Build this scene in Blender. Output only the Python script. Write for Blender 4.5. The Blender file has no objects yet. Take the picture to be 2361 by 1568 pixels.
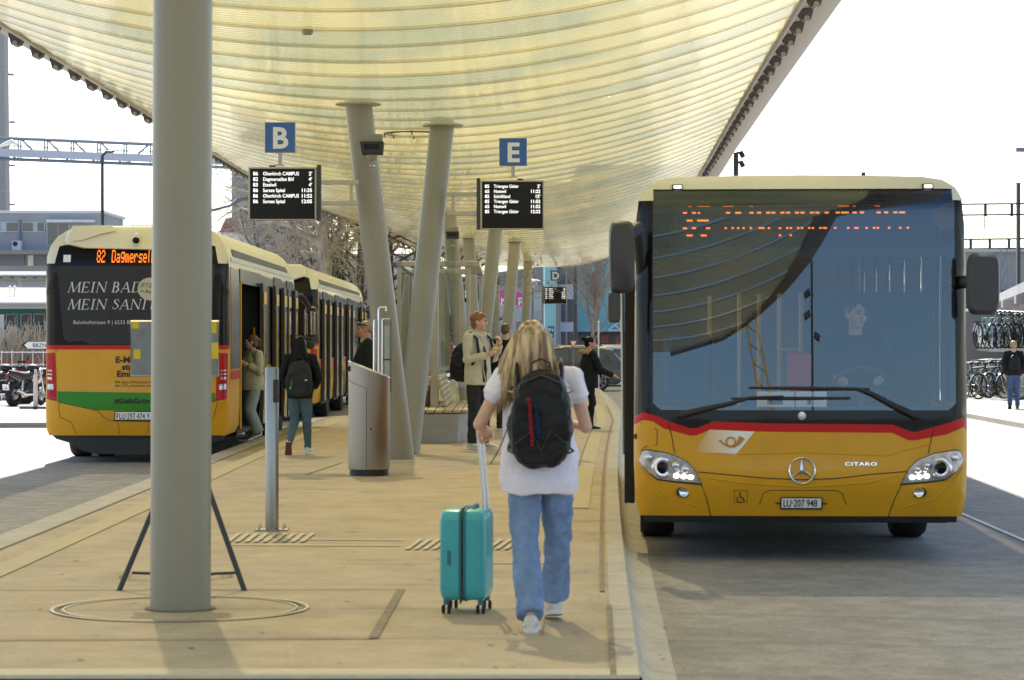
import bpy, bmesh, math, random
from mathutils import Vector, Matrix, noise
S = bpy.context.scene
C = S.collection
PI = math.pi
rad = math.radians
random.seed(7)

# ---------------------------------------------------------------- camera, world, sun, exposure
CAMZ = 1.546
F = 6040.0 / 2361.0            # focal length over picture width
cd = bpy.data.cameras.new('camera')
cam = bpy.data.objects.new('camera', cd)
C.objects.link(cam)
cam.location = (0, 0, CAMZ)
cam.rotation_euler = (rad(90), 0, 0)
cd.sensor_width = 36
cd.lens = 36 * F
cd.clip_start = 0.3
cd.clip_end = 6000
cd.dof.use_dof = True
cd.dof.focus_distance = 36
cd.dof.aperture_fstop = 6.3
S.camera = cam
SUN_EL, SUN_AZ = 45.0, -9.0      # azimuth from +Y towards +X
w = bpy.data.worlds.new('World')
S.world = w
w.use_nodes = True
nt = w.node_tree
sky = nt.nodes.new('ShaderNodeTexSky')
sky.sky_type = 'NISHITA'
sky.sun_disc = False
sky.sun_elevation = rad(SUN_EL)
sky.sun_rotation = rad(SUN_AZ)
sky.air_density = 1.0
sky.dust_density = 0.6
nt.links.new(sky.outputs[0], nt.nodes['Background'].inputs[0])
nt.nodes['Background'].inputs[1].default_value = 0.11
sl = bpy.data.lights.new('sun', 'SUN')
sl.energy = 5.0
sl.angle = rad(0.6)
sl.color = (1.0, 0.95, 0.87)
so = bpy.data.objects.new('sun', sl)
C.objects.link(so)
so.location = (-8, 60, 60)
sd = Vector((math.sin(rad(SUN_AZ)) * math.cos(rad(SUN_EL)), math.cos(rad(SUN_AZ)) * math.cos(rad(SUN_EL)), math.sin(rad(SUN_EL))))
so.rotation_euler = sd.to_track_quat('Z', 'Y').to_euler()
S.view_settings.view_transform = 'Standard'
S.view_settings.look = 'None'
S.view_settings.gamma = 1
S.view_settings.exposure = 1.3
S.render.engine = 'CYCLES'
S.cycles.max_bounces = 8
S.cycles.diffuse_bounces = 4
S.cycles.glossy_bounces = 4
S.cycles.transparent_max_bounces = 12
S.cycles.sample_clamp_indirect = 6
S.cycles.use_denoising = True

# ---------------------------------------------------------------- helpers
ROAD = -0.155
def P(x, y, d):                  # a point seen at (x, y) of the 2361-wide view, d metres ahead
    return Vector(((x - 1180.5) / 6040 * d, d, CAMZ + (784 - y) / 6040 * d))
def G(x, y, z=0.0):              # the ground point (height z) seen at (x, y)
    d = (CAMZ - z) * 6040 / (y - 784)
    return Vector(((x - 1180.5) / 6040 * d, d, z))

class MB:
    def __init__(s):
        s.v, s.f, s.mi, s.m = [], [], [], 0
    def add(s, vs, fs):
        o = len(s.v)
        s.v += [tuple(v) for v in vs]
        s.f += [tuple(i + o for i in f) for f in fs]
        s.mi += [s.m] * len(fs)
        return s
    def box(s, c, d, R=None):
        c = Vector(c)
        vs = []
        for k in range(8):
            p = Vector(((k & 1) - .5, ((k >> 1) & 1) - .5, (k >> 2) - .5)) * 1
            p = Vector((p.x * d[0], p.y * d[1], p.z * d[2]))
            if R is not None: p = R @ p
            vs.append(c + p)
        return s.add(vs, [(0, 2, 3, 1), (4, 5, 7, 6), (0, 1, 5, 4), (2, 6, 7, 3), (0, 4, 6, 2), (1, 3, 7, 5)])
    def bx(s, x0, x1, y0, y1, z0, z1):
        return s.box(((x0 + x1) / 2, (y0 + y1) / 2, (z0 + z1) / 2), (x1 - x0, y1 - y0, z1 - z0))
    def tube(s, pts, r, n=8, cap=True, flat=1.0, closed=False):
        pts = [Vector(p) for p in pts]
        m = len(pts)
        rs = r if isinstance(r, (list, tuple)) else [r] * m
        up = None
        vs = []
        for i, p in enumerate(pts):
            if closed: t = pts[(i + 1) % m] - pts[i - 1]
            else: t = pts[min(i + 1, m - 1)] - pts[max(i - 1, 0)]
            if t.length < 1e-9: t = Vector((0, 0, 1))
            t.normalize()
            if up is None:
                a = Vector((0, 0, 1)) if abs(t.z) < .9 else Vector((1, 0, 0))
                up = (a - t * a.dot(t)).normalized()
            else:
                up = (up - t * up.dot(t))
                if up.length < 1e-6: up = t.orthogonal()
                up.normalize()
            b = t.cross(up)
            for k in range(n):
                a = 2 * PI * k / n
                vs.append(p + (up * math.cos(a) * flat + b * math.sin(a)) * rs[i])
        fs = []
        for i in range(m if closed else m - 1):
            j = (i + 1) % m
            for k in range(n):
                l = (k + 1) % n
                fs.append((i * n + k, i * n + l, j * n + l, j * n + k))
        if cap and not closed:
            fs.append(tuple(range(n - 1, -1, -1)))
            fs.append(tuple((m - 1) * n + k for k in range(n)))
        return s.add(vs, fs)
    def limb(s, pts, rs, n=12):      # a tube with rounded ends
        pts = [Vector(p) for p in pts]
        s.tube(pts, rs, n)
        s.ell(pts[0], (rs[0],) * 3, n, 6)
        s.ell(pts[-1], (rs[-1],) * 3, n, 6)
        for p, r in zip(pts[1:-1], rs[1:-1]): s.ell(p, (r * .99,) * 3, n, 6)
        return s
    def ell(s, c, r, n=16, m=10, R=None):
        c = Vector(c)
        vs, fs = [], []
        for i in range(m + 1):
            th = PI * i / m
            for k in range(n):
                a = 2 * PI * k / n
                p = Vector((r[0] * math.sin(th) * math.cos(a), r[1] * math.sin(th) * math.sin(a), r[2] * math.cos(th)))
                vs.append(c + (R @ p if R is not None else p))
        for i in range(m):
            for k in range(n):
                l = (k + 1) % n
                fs.append((i * n + k, (i + 1) * n + k, (i + 1) * n + l, i * n + l))
        return s.add(vs, fs)
    def loft(s, rings, cap=True, closed=False):
        n = len(rings[0])
        vs = [p for r in rings for p in r]
        fs = []
        m = len(rings)
        for i in range(m if closed else m - 1):
            j = (i + 1) % m
            for k in range(n):
                l = (k + 1) % n
                fs.append((i * n + k, i * n + l, j * n + l, j * n + k))
        if cap and not closed:
            fs.append(tuple(range(n - 1, -1, -1)))
            fs.append(tuple((m - 1) * n + k for k in range(n)))
        return s.add(vs, fs)
    def rings(s, rows, n=20, pw=1.0):      # rows: (z, cx, cy, rx, ry) stacked ellipses
        R = []
        for z, cx, cy, rx, ry in rows:
            r = []
            for k in range(n):
                a = 2 * PI * k / n
                ca, sa = math.cos(a), math.sin(a)
                r.append((cx + rx * math.copysign(abs(ca) ** pw, ca), cy + ry * math.copysign(abs(sa) ** pw, sa), z))
            R.append(r)
        return s.loft(R)
    def lathe(s, prof, c=(0, 0, 0), n=24, axis='z'):
        vs, fs = [], []
        m = len(prof)
        for r, h in prof:
            for k in range(n):
                a = 2 * PI * k / n
                q = (r * math.cos(a), r * math.sin(a), h)
                if axis == 'y': q = (q[0], h, q[1])
                if axis == 'x': q = (h, q[0], q[1])
                vs.append((c[0] + q[0], c[1] + q[1], c[2] + q[2]))
        for i in range(m - 1):
            for k in range(n):
                l = (k + 1) % n
                fs.append((i * n + k, i * n + l, (i + 1) * n + l, (i + 1) * n + k))
        fs.append(tuple(range(n - 1, -1, -1)))
        fs.append(tuple((m - 1) * n + k for k in range(n)))
        return s.add(vs, fs)
    def prism(s, poly, a0, a1, axis='y'):
        n = len(poly)
        def q(u, v, a):
            return {'y': (u, a, v), 'x': (a, u, v), 'z': (u, v, a)}[axis]
        vs = [q(u, v, a0) for u, v in poly] + [q(u, v, a1) for u, v in poly]
        fs = [tuple(range(n)), tuple(range(2 * n - 1, n - 1, -1))]
        for k in range(n):
            l = (k + 1) % n
            fs.append((k, k + n, l + n, l))
        return s.add(vs, fs)
    def grid(s, fn, us, vs_):
        nu, nv = len(us), len(vs_)
        vs = [fn(u, v) for u in us for v in vs_]
        fs = [(i * nv + j, i * nv + j + 1, (i + 1) * nv + j + 1, (i + 1) * nv + j) for i in range(nu - 1) for j in range(nv - 1)]
        return s.add(vs, fs)
    def patch(s, poly, fn, step=.1, off=0.0):   # a flat outline draped over a curved panel fn(u, v, off)
        bm = bmesh.new()
        vv = [bm.verts.new((u, v, 0)) for u, v in poly]
        bm.faces.new(vv)
        bm.normal_update()
        bmesh.ops.triangulate(bm, faces=bm.faces[:])
        for ax in (0, 1):
            lo, hi = min(p[ax] for p in poly), max(p[ax] for p in poly)
            k = math.floor(lo / step) + 1
            while k * step < hi - 1e-4:
                co = [0, 0, 0]; no = [0, 0, 0]
                co[ax] = k * step; no[ax] = 1
                bmesh.ops.bisect_plane(bm, geom=bm.verts[:] + bm.edges[:] + bm.faces[:], plane_co=co, plane_no=no, dist=1e-5)
                k += 1
        bm.verts.index_update()
        s.add([fn(v.co.x, v.co.y, off) for v in bm.verts], [tuple(v.index for v in f.verts) for f in bm.faces])
        bm.free()
        return s
    def text(s, body, size, fn=None, at=(0, 0), align='LEFT', shear=0, weight=0, depth=.002, sx=1.0, spacing=1.0):
        cu = bpy.data.curves.new('t', 'FONT')
        cu.body = body; cu.size = size; cu.align_x = align; cu.shear = shear
        cu.offset = weight; cu.space_character = spacing; cu.resolution_u = 3
        cu.extrude = 0
        o = bpy.data.objects.new('t', cu)
        me = bpy.data.meshes.new_from_object(o)
        if fn is None: fn = lambda u, v, off: (u, -off, v)
        s.add([fn(at[0] + v.co.x * sx, at[1] + v.co.y, depth) for v in me.vertices], [tuple(p.vertices) for p in me.polygons])
        bpy.data.objects.remove(o); bpy.data.curves.remove(cu); bpy.data.meshes.remove(me)
        return s
    def xf(s, M):
        s.v = [tuple(M @ Vector(v)) for v in s.v]
        return s
    def mesh(s, name, mats, smooth=40, fix=True):
        me = bpy.data.meshes.new(name)
        me.from_pydata(s.v, [], s.f)
        if not isinstance(mats, (list, tuple)): mats = [mats]
        for m in mats: me.materials.append(m)
        if len(mats) > 1:
            me.polygons.foreach_set('material_index', s.mi)
        if fix:
            bm = bmesh.new(); bm.from_mesh(me)
            bmesh.ops.recalc_face_normals(bm, faces=bm.faces[:])
            bm.to_mesh(me); bm.free()
        if smooth:
            me.polygons.foreach_set('use_smooth', [True] * len(me.polygons))
            me.set_sharp_from_angle(angle=rad(smooth))
        me.update()
        return me

def obj(name, mb, mats, parent=None, smooth=40, bevel=0, fix=True, seg=2):
    me = mb if isinstance(mb, bpy.types.Mesh) else mb.mesh(name, mats, smooth, fix)
    o = bpy.data.objects.new(name, me)
    C.objects.link(o)
    if parent is not None: o.parent = parent
    if bevel:
        b = o.modifiers.new('bevel', 'BEVEL')
        b.width = bevel; b.segments = seg; b.limit_method = 'ANGLE'; b.angle_limit = rad(35)
        b.harden_normals = False
    return o
def tag(o, label, cat, group=None, kind=None):
    o['label'] = label; o['category'] = cat
    if group: o['group'] = group
    if kind: o['kind'] = kind
    return o
def thing(name, label, cat, loc=(0, 0, 0), rz=0, group=None, scale=1):
    o = bpy.data.objects.new(name, None)
    C.objects.link(o)
    o.location = loc; o.rotation_euler = (0, 0, rz); o.scale = (scale,) * 3
    o.empty_display_size = .2
    return tag(o, label, cat, group)
def struct(name, mb, mats, smooth=40):
    o = obj(name, mb, mats, None, smooth)
    o['kind'] = 'structure'
    return o
def dup(root, loc, rz=None, label=None, scale=None):
    r = root.copy(); C.objects.link(r); r.location = loc
    if rz is not None: r.rotation_euler = (0, 0, rz)
    if scale is not None: r.scale = (scale,) * 3
    if label: r['label'] = label
    for ch in list(root.children):
        c = ch.copy(); C.objects.link(c); c.parent = r
        for g in list(ch.children):
            d = g.copy(); C.objects.link(d); d.parent = c
    return r
def bake(mb, voxel, smooth=3, disp=None, fac=.5):     # one continuous skin round overlapping volumes
    me = mb.mesh('tmp', [], 0)
    o = bpy.data.objects.new('tmp', me)
    C.objects.link(o)
    r = o.modifiers.new('r', 'REMESH'); r.mode = 'VOXEL'; r.voxel_size = voxel
    if smooth:
        q = o.modifiers.new('s', 'SMOOTH'); q.factor = fac; q.iterations = smooth
    dg = bpy.context.evaluated_depsgraph_get()
    dg.update()
    out = bpy.data.meshes.new_from_object(o.evaluated_get(dg))
    bpy.data.objects.remove(o); bpy.data.meshes.remove(me)
    if disp:
        ns = [v.normal.copy() for v in out.vertices]
        for v, n in zip(out.vertices, ns): v.co += n * disp(v.co)
    out.materials.clear()
    out.polygons.foreach_set('use_smooth', [True] * len(out.polygons))
    out.update()
    return out
def skin(name, mb, mat, parent, voxel=.01, smooth=3, disp=None):
    me = bake(mb, voxel, smooth, disp)
    me.name = name
    me.materials.append(mat)
    return obj(name, me, None, parent)
def cr(tab, x):               # smooth interpolation of a table of (x, y)
    if x <= tab[0][0]: return tab[0][1]
    if x >= tab[-1][0]: return tab[-1][1]
    for i in range(len(tab) - 1):
        if x <= tab[i + 1][0]: break
    (x0, y0), (x1, y1) = tab[i], tab[i + 1]
    m0 = (y1 - tab[i - 1][1]) / (x1 - tab[i - 1][0]) if i > 0 else (y1 - y0) / (x1 - x0)
    m1 = (tab[i + 2][1] - y0) / (tab[i + 2][0] - x0) if i + 2 < len(tab) else (y1 - y0) / (x1 - x0)
    h = x1 - x0; t = (x - x0) / h
    return (2*t**3-3*t*t+1)*y0 + (t**3-2*t*t+t)*h*m0 + (-2*t**3+3*t*t)*y1 + (t**3-t*t)*h*m1

# ---------------------------------------------------------------- materials
M = {}
def mat(name, col, rough=.5, metal=0, var=0, scale=4, bump=0, bscale=40, coat=0, emit=None, es=1, spec=.5, stretch=(1, 1, 1), stain=None, sst=0, ssc=1.2, sheen=0, trans=0):
    m = bpy.data.materials.new(name)
    m.use_nodes = True
    t = m.node_tree
    b = t.nodes['Principled BSDF']
    b.inputs['Base Color'].default_value = (*col, 1)
    b.inputs['Roughness'].default_value = rough
    b.inputs['Metallic'].default_value = metal
    b.inputs['Specular IOR Level'].default_value = spec
    if coat:
        b.inputs['Coat Weight'].default_value = coat
        b.inputs['Coat Roughness'].default_value = .04
    if sheen: b.inputs['Sheen Weight'].default_value = sheen
    if emit:
        b.inputs['Emission Color'].default_value = (*emit, 1)
        b.inputs['Emission Strength'].default_value = es
    if var or bump or sst:
        tc = t.nodes.new('ShaderNodeTexCoord')
        mp = t.nodes.new('ShaderNodeMapping')
        mp.inputs['Scale'].default_value = stretch
        t.links.new(tc.outputs['Object'], mp.inputs[0])
    src = None
    if var:
        n = t.nodes.new('ShaderNodeTexNoise'); n.inputs['Scale'].default_value = scale; n.inputs['Detail'].default_value = 6
        n.inputs['Roughness'].default_value = .65
        t.links.new(mp.outputs[0], n.inputs['Vector'])
        r = t.nodes.new('ShaderNodeValToRGB')
        r.color_ramp.elements[0].position = .3; r.color_ramp.elements[1].position = .7
        r.color_ramp.elements[0].color = (*[c * (1 - var) for c in col], 1)
        r.color_ramp.elements[1].color = (*[min(1, c * (1 + var)) for c in col], 1)
        t.links.new(n.outputs['Fac'], r.inputs[0])
        src = r.outputs[0]
        rr = t.nodes.new('ShaderNodeMapRange')
        rr.inputs[3].default_value = max(0, rough - .08); rr.inputs[4].default_value = min(1, rough + .08)
        t.links.new(n.outputs['Fac'], rr.inputs[0]); t.links.new(rr.outputs[0], b.inputs['Roughness'])
    if sst:
        n2 = t.nodes.new('ShaderNodeTexNoise'); n2.inputs['Scale'].default_value = ssc; n2.inputs['Detail'].default_value = 5
        t.links.new(mp.outputs[0], n2.inputs['Vector'])
        mr = t.nodes.new('ShaderNodeMapRange'); mr.inputs[1].default_value = .5; mr.inputs[2].default_value = .72
        mr.inputs[4].default_value = sst
        t.links.new(n2.outputs['Fac'], mr.inputs[0])
        mx = t.nodes.new('ShaderNodeMix'); mx.data_type = 'RGBA'
        t.links.new(mr.outputs[0], mx.inputs[0])
        if src: t.links.new(src, mx.inputs[6])
        else: mx.inputs[6].default_value = (*col, 1)
        mx.inputs[7].default_value = (*stain, 1)
        src = mx.outputs[2]
    if src: t.links.new(src, b.inputs['Base Color'])
    if bump:
        n3 = t.nodes.new('ShaderNodeTexNoise'); n3.inputs['Scale'].default_value = bscale; n3.inputs['Detail'].default_value = 4
        t.links.new(mp.outputs[0], n3.inputs['Vector'])
        bp = t.nodes.new('ShaderNodeBump'); bp.inputs['Strength'].default_value = bump; bp.inputs['Distance'].default_value = .02
        t.links.new(n3.outputs['Fac'], bp.inputs['Height']); t.links.new(bp.outputs[0], b.inputs['Normal'])
    M[name] = m
    return m
def glass(name, tint, refl=.1, rough=0.0, gcol=(1, 1, 1)):
    m = bpy.data.materials.new(name); m.use_nodes = True
    t = m.node_tree
    for n in list(t.nodes): t.nodes.remove(n)
    out = t.nodes.new('ShaderNodeOutputMaterial')
    tr = t.nodes.new('ShaderNodeBsdfTransparent'); tr.inputs[0].default_value = (*tint, 1)
    gl = t.nodes.new('ShaderNodeBsdfGlossy'); gl.inputs['Roughness'].default_value = rough; gl.inputs[0].default_value = (*gcol, 1)
    lw = t.nodes.new('ShaderNodeFresnel'); lw.inputs[0].default_value = 1.5
    ad = t.nodes.new('ShaderNodeMath'); ad.operation = 'ADD'; ad.inputs[1].default_value = refl; ad.use_clamp = True
    mx = t.nodes.new('ShaderNodeMixShader')
    t.links.new(lw.outputs[0], ad.inputs[0]); t.links.new(ad.outputs[0], mx.inputs[0])
    t.links.new(tr.outputs[0], mx.inputs[1]); t.links.new(gl.outputs[0], mx.inputs[2])
    t.links.new(mx.outputs[0], out.inputs[0])
    M[name] = m
    return m
YEL = (.66, .33, .012)
mat('bus yellow', YEL, .34, coat=.12, spec=.35, var=.05, scale=1.5, stain=(.42, .23, .03), sst=.35, ssc=2.4)
mat('bus cream', (.78, .71, .50), .3, coat=.3, var=.03, scale=2)
mat('bus red', (.52, .012, .012), .36, spec=.25)
mat('bus green', (.035, .235, .02), .38, spec=.25)
mat('bus black', (.006, .006, .008), .14, spec=.26)
mat('trim black', (.02, .02, .022), .55, var=.2, scale=8)
mat('rubber', (.016, .016, .017), .8, var=.3, scale=12, bump=.3, bscale=60)
mat('interior dark', (.035, .04, .055), .7)
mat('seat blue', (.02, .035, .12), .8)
mat('rail yellow', (.75, .42, .03), .4)
mat('ad panel', (.032, .032, .035), .5, spec=.25, var=.15, scale=3)
mat('ad letter', (.62, .62, .60), .5)
mat('ad disc', (.50, .46, .32), .5)
mat('ink', (.018, .017, .016), .6)
mat('plate white', (.82, .82, .80), .4)
mat('chrome', (.78, .78, .80), .12, metal=1)
mat('led orange', (.5, .1, .01), .5, emit=(1, .17, .012), es=.85)
mat('led white', (.8, .8, .8), .4, emit=(1, .96, .86), es=1.7)
mat('led board', (.5, .5, .5), .5, emit=(1, 1, .96), es=.55)
mat('display black', (.005, .005, .006), .14, spec=.22)
mat('lamp red', (.42, .008, .008), .2, spec=.35, var=.25, scale=30)
mat('lamp clear', (.55, .56, .58), .15, metal=.7, var=.35, scale=26)
mat('lamp orange', (.8, .25, .02), .2)
mat('mirror grey', (.045, .046, .05), .55, var=.1, scale=5)
mat('mirror glass', (.75, .77, .8), .03, metal=1)
mat('steel', (.31, .30, .28), .36, metal=1, var=.02, scale=2, stretch=(3, 3, .6))
for m_ in (M['steel'],):
    t_ = m_.node_tree; tg = t_.nodes.new('ShaderNodeTangent'); tg.direction_type = 'RADIAL'; tg.axis = 'Z'
    b_ = t_.nodes['Principled BSDF']; t_.links.new(tg.outputs[0], b_.inputs['Tangent'])
    b_.inputs['Anisotropic'].default_value = .8
mat('column paint', (.27, .252, .195), .42, var=.045, scale=2.2, stain=(.20, .185, .145), sst=.45, ssc=1.3, stretch=(1, 1, .3), bump=.03, bscale=30)
mat('sign blue', (.012, .10, .36), .35, coat=.3)
mat('sign white', (.78, .79, .76), .45)
mat('frame bronze', (.42, .39, .31), .38, metal=.6, var=.06, scale=5)
mat('anodised', (.40, .39, .35), .4, metal=.7, var=.06, scale=6)
mat('dark metal', (.045, .045, .048), .45, metal=.3, var=.2, scale=10)
mat('wood slat', (.50, .40, .25), .6, var=.2, scale=5, stretch=(1, 6, 6))
mat('plinth concrete', (.36, .355, .33), .85, var=.13, scale=6, bump=.15, bscale=30, stain=(.25, .25, .24), sst=.5, ssc=2)
glass('clear glass', (.86, .90, .88), .03)
glass('windscreen', (.78, .81, .84), .046, 0, (.70, .85, 1.0))
glass('side glass', (.5, .54, .56), .10)
glass('lamp cover', (.93, .94, .96), .04)
# ---------------------------------------------------------------- the ground
def ground_mat(name, col, var, fine, stain, sst, ssc, rough=.85, streak=(1, 1, 1), mott=.12, msc=3.2):
    m = mat(name, col, rough, var=var, scale=fine, bump=.25, bscale=fine * 2.5, stain=stain, sst=sst, ssc=ssc, stretch=streak)
    t = m.node_tree
    b = t.nodes['Principled BSDF']
    src = b.inputs['Base Color'].links[0].from_socket
    tc = t.nodes.new('ShaderNodeTexCoord')
    n = t.nodes.new('ShaderNodeTexNoise'); n.inputs['Scale'].default_value = msc; n.inputs['Detail'].default_value = 9; n.inputs['Roughness'].default_value = .72
    mp = t.nodes.new('ShaderNodeMapping'); mp.inputs['Scale'].default_value = (1, .8, 1)
    t.links.new(tc.outputs['Object'], mp.inputs[0]); t.links.new(mp.outputs[0], n.inputs['Vector'])
    mr = t.nodes.new('ShaderNodeMapRange'); mr.inputs[1].default_value = .3; mr.inputs[2].default_value = .7
    mr.inputs[3].default_value = 1 - mott * 1.4; mr.inputs[4].default_value = 1 + mott
    t.links.new(n.outputs['Fac'], mr.inputs[0])
    mx = t.nodes.new('ShaderNodeMix'); mx.data_type = 'RGBA'; mx.blend_type = 'MULTIPLY'; mx.inputs[0].default_value = 1
    t.links.new(src, mx.inputs[6]); t.links.new(mr.outputs[0], mx.inputs[7])
    t.links.new(mx.outputs[2], b.inputs['Base Color'])
    return m
ground_mat('asphalt', (.285, .262, .228), .30, 55, (.16, .15, .135), .6, .55, mott=.24, msc=4.5)
ground_mat('paving', (.46, .366, .236), .16, 45, (.30, .26, .185), .6, .9, mott=.15, msc=2.6)
ground_mat('kerb stone', (.46, .415, .33), .10, 14, (.36, .33, .28), .5, 3)
ground_mat('plaza', (.36, .345, .32), .08, 12, (.29, .28, .26), .5, .5)
ground_mat('gravel', (.30, .25, .20), .45, 60, (.16, .14, .11), .6, 8)
mat('yellow line', (.46, .38, .21), .8, var=.12, scale=14, stain=(.44, .365, .25), sst=.85, ssc=3)
mat('white line', (.70, .69, .65), .75, var=.1, scale=14, stain=(.4, .39, .36), sst=.6, ssc=4)
mat('joint dark', (.24, .195, .135), .9, var=.35, scale=9)
mat('tactile', (.53, .47, .35), .75, var=.1, scale=14)
mb = MB()
mb.add([(-900, -60, ROAD), (900, -60, ROAD), (900, 2500, ROAD), (-900, 2500, ROAD)], [(0, 1, 2, 3)])
struct('ground', mb, M['asphalt'])
# platform outline (kerb lines) ------------------------------------
RK = [(11.95, .585), (16, .70), (22.5, .93), (30, 1.24), (44, 1.80), (50, 2.08), (60, 2.34), (80, 2.74), (106, 2.9)]
LK = [(11.95, -4.06), (24, -4.03), (36, -4.02), (41, -4.0), (52, -3.95), (54, -3.2), (56, -2.9), (106, -2.2)]
def rk(d):
    a = .585 + .0329 * (d - 12) + .000238 * (d - 12) * (d - 22.5)
    return a if d < 48 else min(a, cr(RK, d))
def lk(d):
    for (a, x), (b, y) in zip(LK, LK[1:]):
        if d <= b: return x + (y - x) * max(0, (d - a) / (b - a))
    return LK[-1][1]
ds = [12.055 + .8 * i for i in range(118)]
mb = MB()
for a, b in zip(ds, ds[1:]):
    mb.add([(lk(a), a, 0), (rk(a), a, 0), (rk(b), b, 0), (lk(b), b, 0)], [(0, 1, 2, 3)])
struct('platform_pavement', mb, M['paving'])
# kerbs: a concave bus kerb on the right, upright kerbs left and at the near end
prof = [(-.12, .003), (0, .003), (.012, -.01), (.022, -.06), (.05, -.105), (.10, -.138), (.20, ROAD + .004), (.24, ROAD - .02)]
rows = []
mb = MB()
for d in ds:
    rows.append([(rk(d) + o, d, z) for o, z in prof])
n = len(prof)
mb.add([p for r in rows for p in r], [(i * n + k, i * n + k + 1, (i + 1) * n + k + 1, (i + 1) * n + k) for i in range(len(rows) - 1) for k in range(n - 1)])
struct('kerb_right', mb, M['kerb stone'])
mb = MB()
rng = random.Random(31)
for k in range(240):
    d = 12.3 + 28 * rng.random() ** 1.5
    x = rng.uniform(lk(d) + .4, rk(d) - .2) if k % 4 else rng.uniform(rk(d) + .3, 5)
    z = .0062 if k % 4 else ROAD + .006
    r = rng.uniform(.006, .022)
    mb.add([(x + r * math.cos(a * PI / 4) * rng.uniform(.7, 1.2), d + r * math.sin(a * PI / 4) * rng.uniform(.7, 1.2), z) for a in range(8)], [tuple(range(8))])
mat('gum spot', (.22, .19, .14), .9, var=.5, scale=3)
struct('pavement_spots', mb, M['gum spot'])
mb = MB()
for k in range(46):
    d = 12.3 + 16 * rng.random()
    x = rk(d) + rng.uniform(.06, .34); z = ROAD + .012
    a = rng.uniform(0, PI); l = rng.uniform(.015, .04)
    u = Vector((math.cos(a), math.sin(a), .15)) * l; v = Vector((-math.sin(a), math.cos(a), .1)) * l * .45
    c = Vector((x, d, z))
    mb.add([c - u, c - v, c + u, c + v], [(0, 1, 2, 3)])
mat('dry leaf', (.36, .20, .09), .8, var=.4, scale=6)
struct('gutter_leaves', mb, M['dry leaf'])
mb = MB()
profl = [(.25, .003), (-.02, .003), (-.04, -.02), (-.05, ROAD - .02)]
rows = [[(lk(d) + o, d, z) for o, z in profl] for d in ds]
n = len(profl)
mb.add([p for r in rows for p in r], [(i * n + k, i * n + k + 1, (i + 1) * n + k + 1, (i + 1) * n + k) for i in range(len(rows) - 1) for k in range(n - 1)])
struct('kerb_left', mb, M['kerb stone'])
mb = MB()
mb.add([(-4.1, 12.28, .006), (.587, 12.28, .006), (.587, 12.045, .006), (-4.1, 12.045, .006), (.587, 12.035, -.010), (-4.1, 12.035, -.010), (.587, 12.03, ROAD), (-4.1, 12.03, ROAD)],
       [(0, 1, 2, 3), (3, 2, 4, 5)])
struct('kerb_end', mb, M['tactile'])
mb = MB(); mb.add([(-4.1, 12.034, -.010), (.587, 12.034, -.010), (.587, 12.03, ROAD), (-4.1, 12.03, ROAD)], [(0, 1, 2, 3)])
struct('kerb_end_shaded_face', mb, M['dark metal'])  # dark colour puts in the shade on the near kerb face
# joints, slots and painted lines on the platform ------------------
def line(mb, pts, w, z):
    for a, b in zip(pts, pts[1:]):
        a, b = Vector(a), Vector(b)
        t = (b - a); n = Vector((-t.y, t.x)).normalized() * w / 2
        mb.add([(a.x + n.x, a.y + n.y, z), (b.x + n.x, b.y + n.y, z), (b.x - n.x, b.y - n.y, z), (a.x - n.x, a.y - n.y, z)], [(0, 1, 2, 3)])
j = MB()
line(j, [(rk(d) - .12, d) for d in ds if d < 15.3] , .03, .007)
line(j, [(rk(d) - .16, d) for d in ds if 15.3 < d < 62], .03, .007)
for k in range(40):
    d = 12.9 + 1.05 * k
    o = .12 if d < 16 else .16
    line(j, [(rk(d) - o, d), (rk(d) - .01, d)], .008, .0075)
    line(j, [(rk(d) - o - .5, d), (rk(d) - o, d)], .006, .0075) if k > 8 else None
line(j, [(rk(d) - .48, d) for d in ds if 13 < d < 62], .008, .007)
for a, b in (((0, 1362), (925, 1360)), ((0, 1478), (860, 1474))):
    p, q = G(*a), G(*b); line(j, [(p.x, p.y), (q.x, q.y)], .022, .007)
p, q = G(925, 1360), G(860, 1474); line(j, [(p.x, p.y), (q.x, q.y)], .05, .0072)
p, q = G(350, 1106), G(1010, 1106); line(j, [(p.x, p.y), (q.x, q.y)], .012, .007)
for d in (24.5, 28.3, 37, 41, 46): line(j, [(lk(d) + .3, d), (rk(d) - .5, d)], .012, .007)
line(j, [(lk(d) + .27, d) for d in ds if d < 52], .02, .007)
p, q = G(705, 1095), G(790, 1067); line(j, [(p.x, p.y), (q.x, q.y)], .02, .007)
struct('pavement_joints', j, M['joint dark'])
mb = MB()
line(mb, [(rk(d) - .37, d) for d in ds if d > 24 and d < 62], .18, .006)
line(mb, [(lk(d) + .62, d) for d in ds if 15 < d < 50], .2, .006)
struct('yellow_guide_line', mb, M['yellow line'])
mb = MB()
def slats(x0, x1, y, n, dx, dy):
    for k in range(n):
        x = x0 + (x1 - x0) * k / (n - 1)
        a, b = G(x, y), G(x + 11, y); c, e = G(x + 11 + dx, y - dy), G(x + dx, y - dy)
        mb.add([(a.x, a.y, .012), (b.x, b.y, .012), (c.x, c.y, .012), (e.x, e.y, .012)], [(0, 1, 2, 3)])
slats(933, 1160, 1269, 12, 32, 23)
slats(520, 690, 1252, 9, 26, 20)
for (x0, y0, x1, y1) in ((590, 1245, 928, 1247), (520, 1258, 922, 1260), (1130, 1300, 1290, 1300)):
    a, b = G(x0, y0), G(x1, y1)
    line(mb, [(a.x, a.y), (b.x, b.y)], .05, .010)
struct('tactile_paving', mb, M['tactile'])
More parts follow.
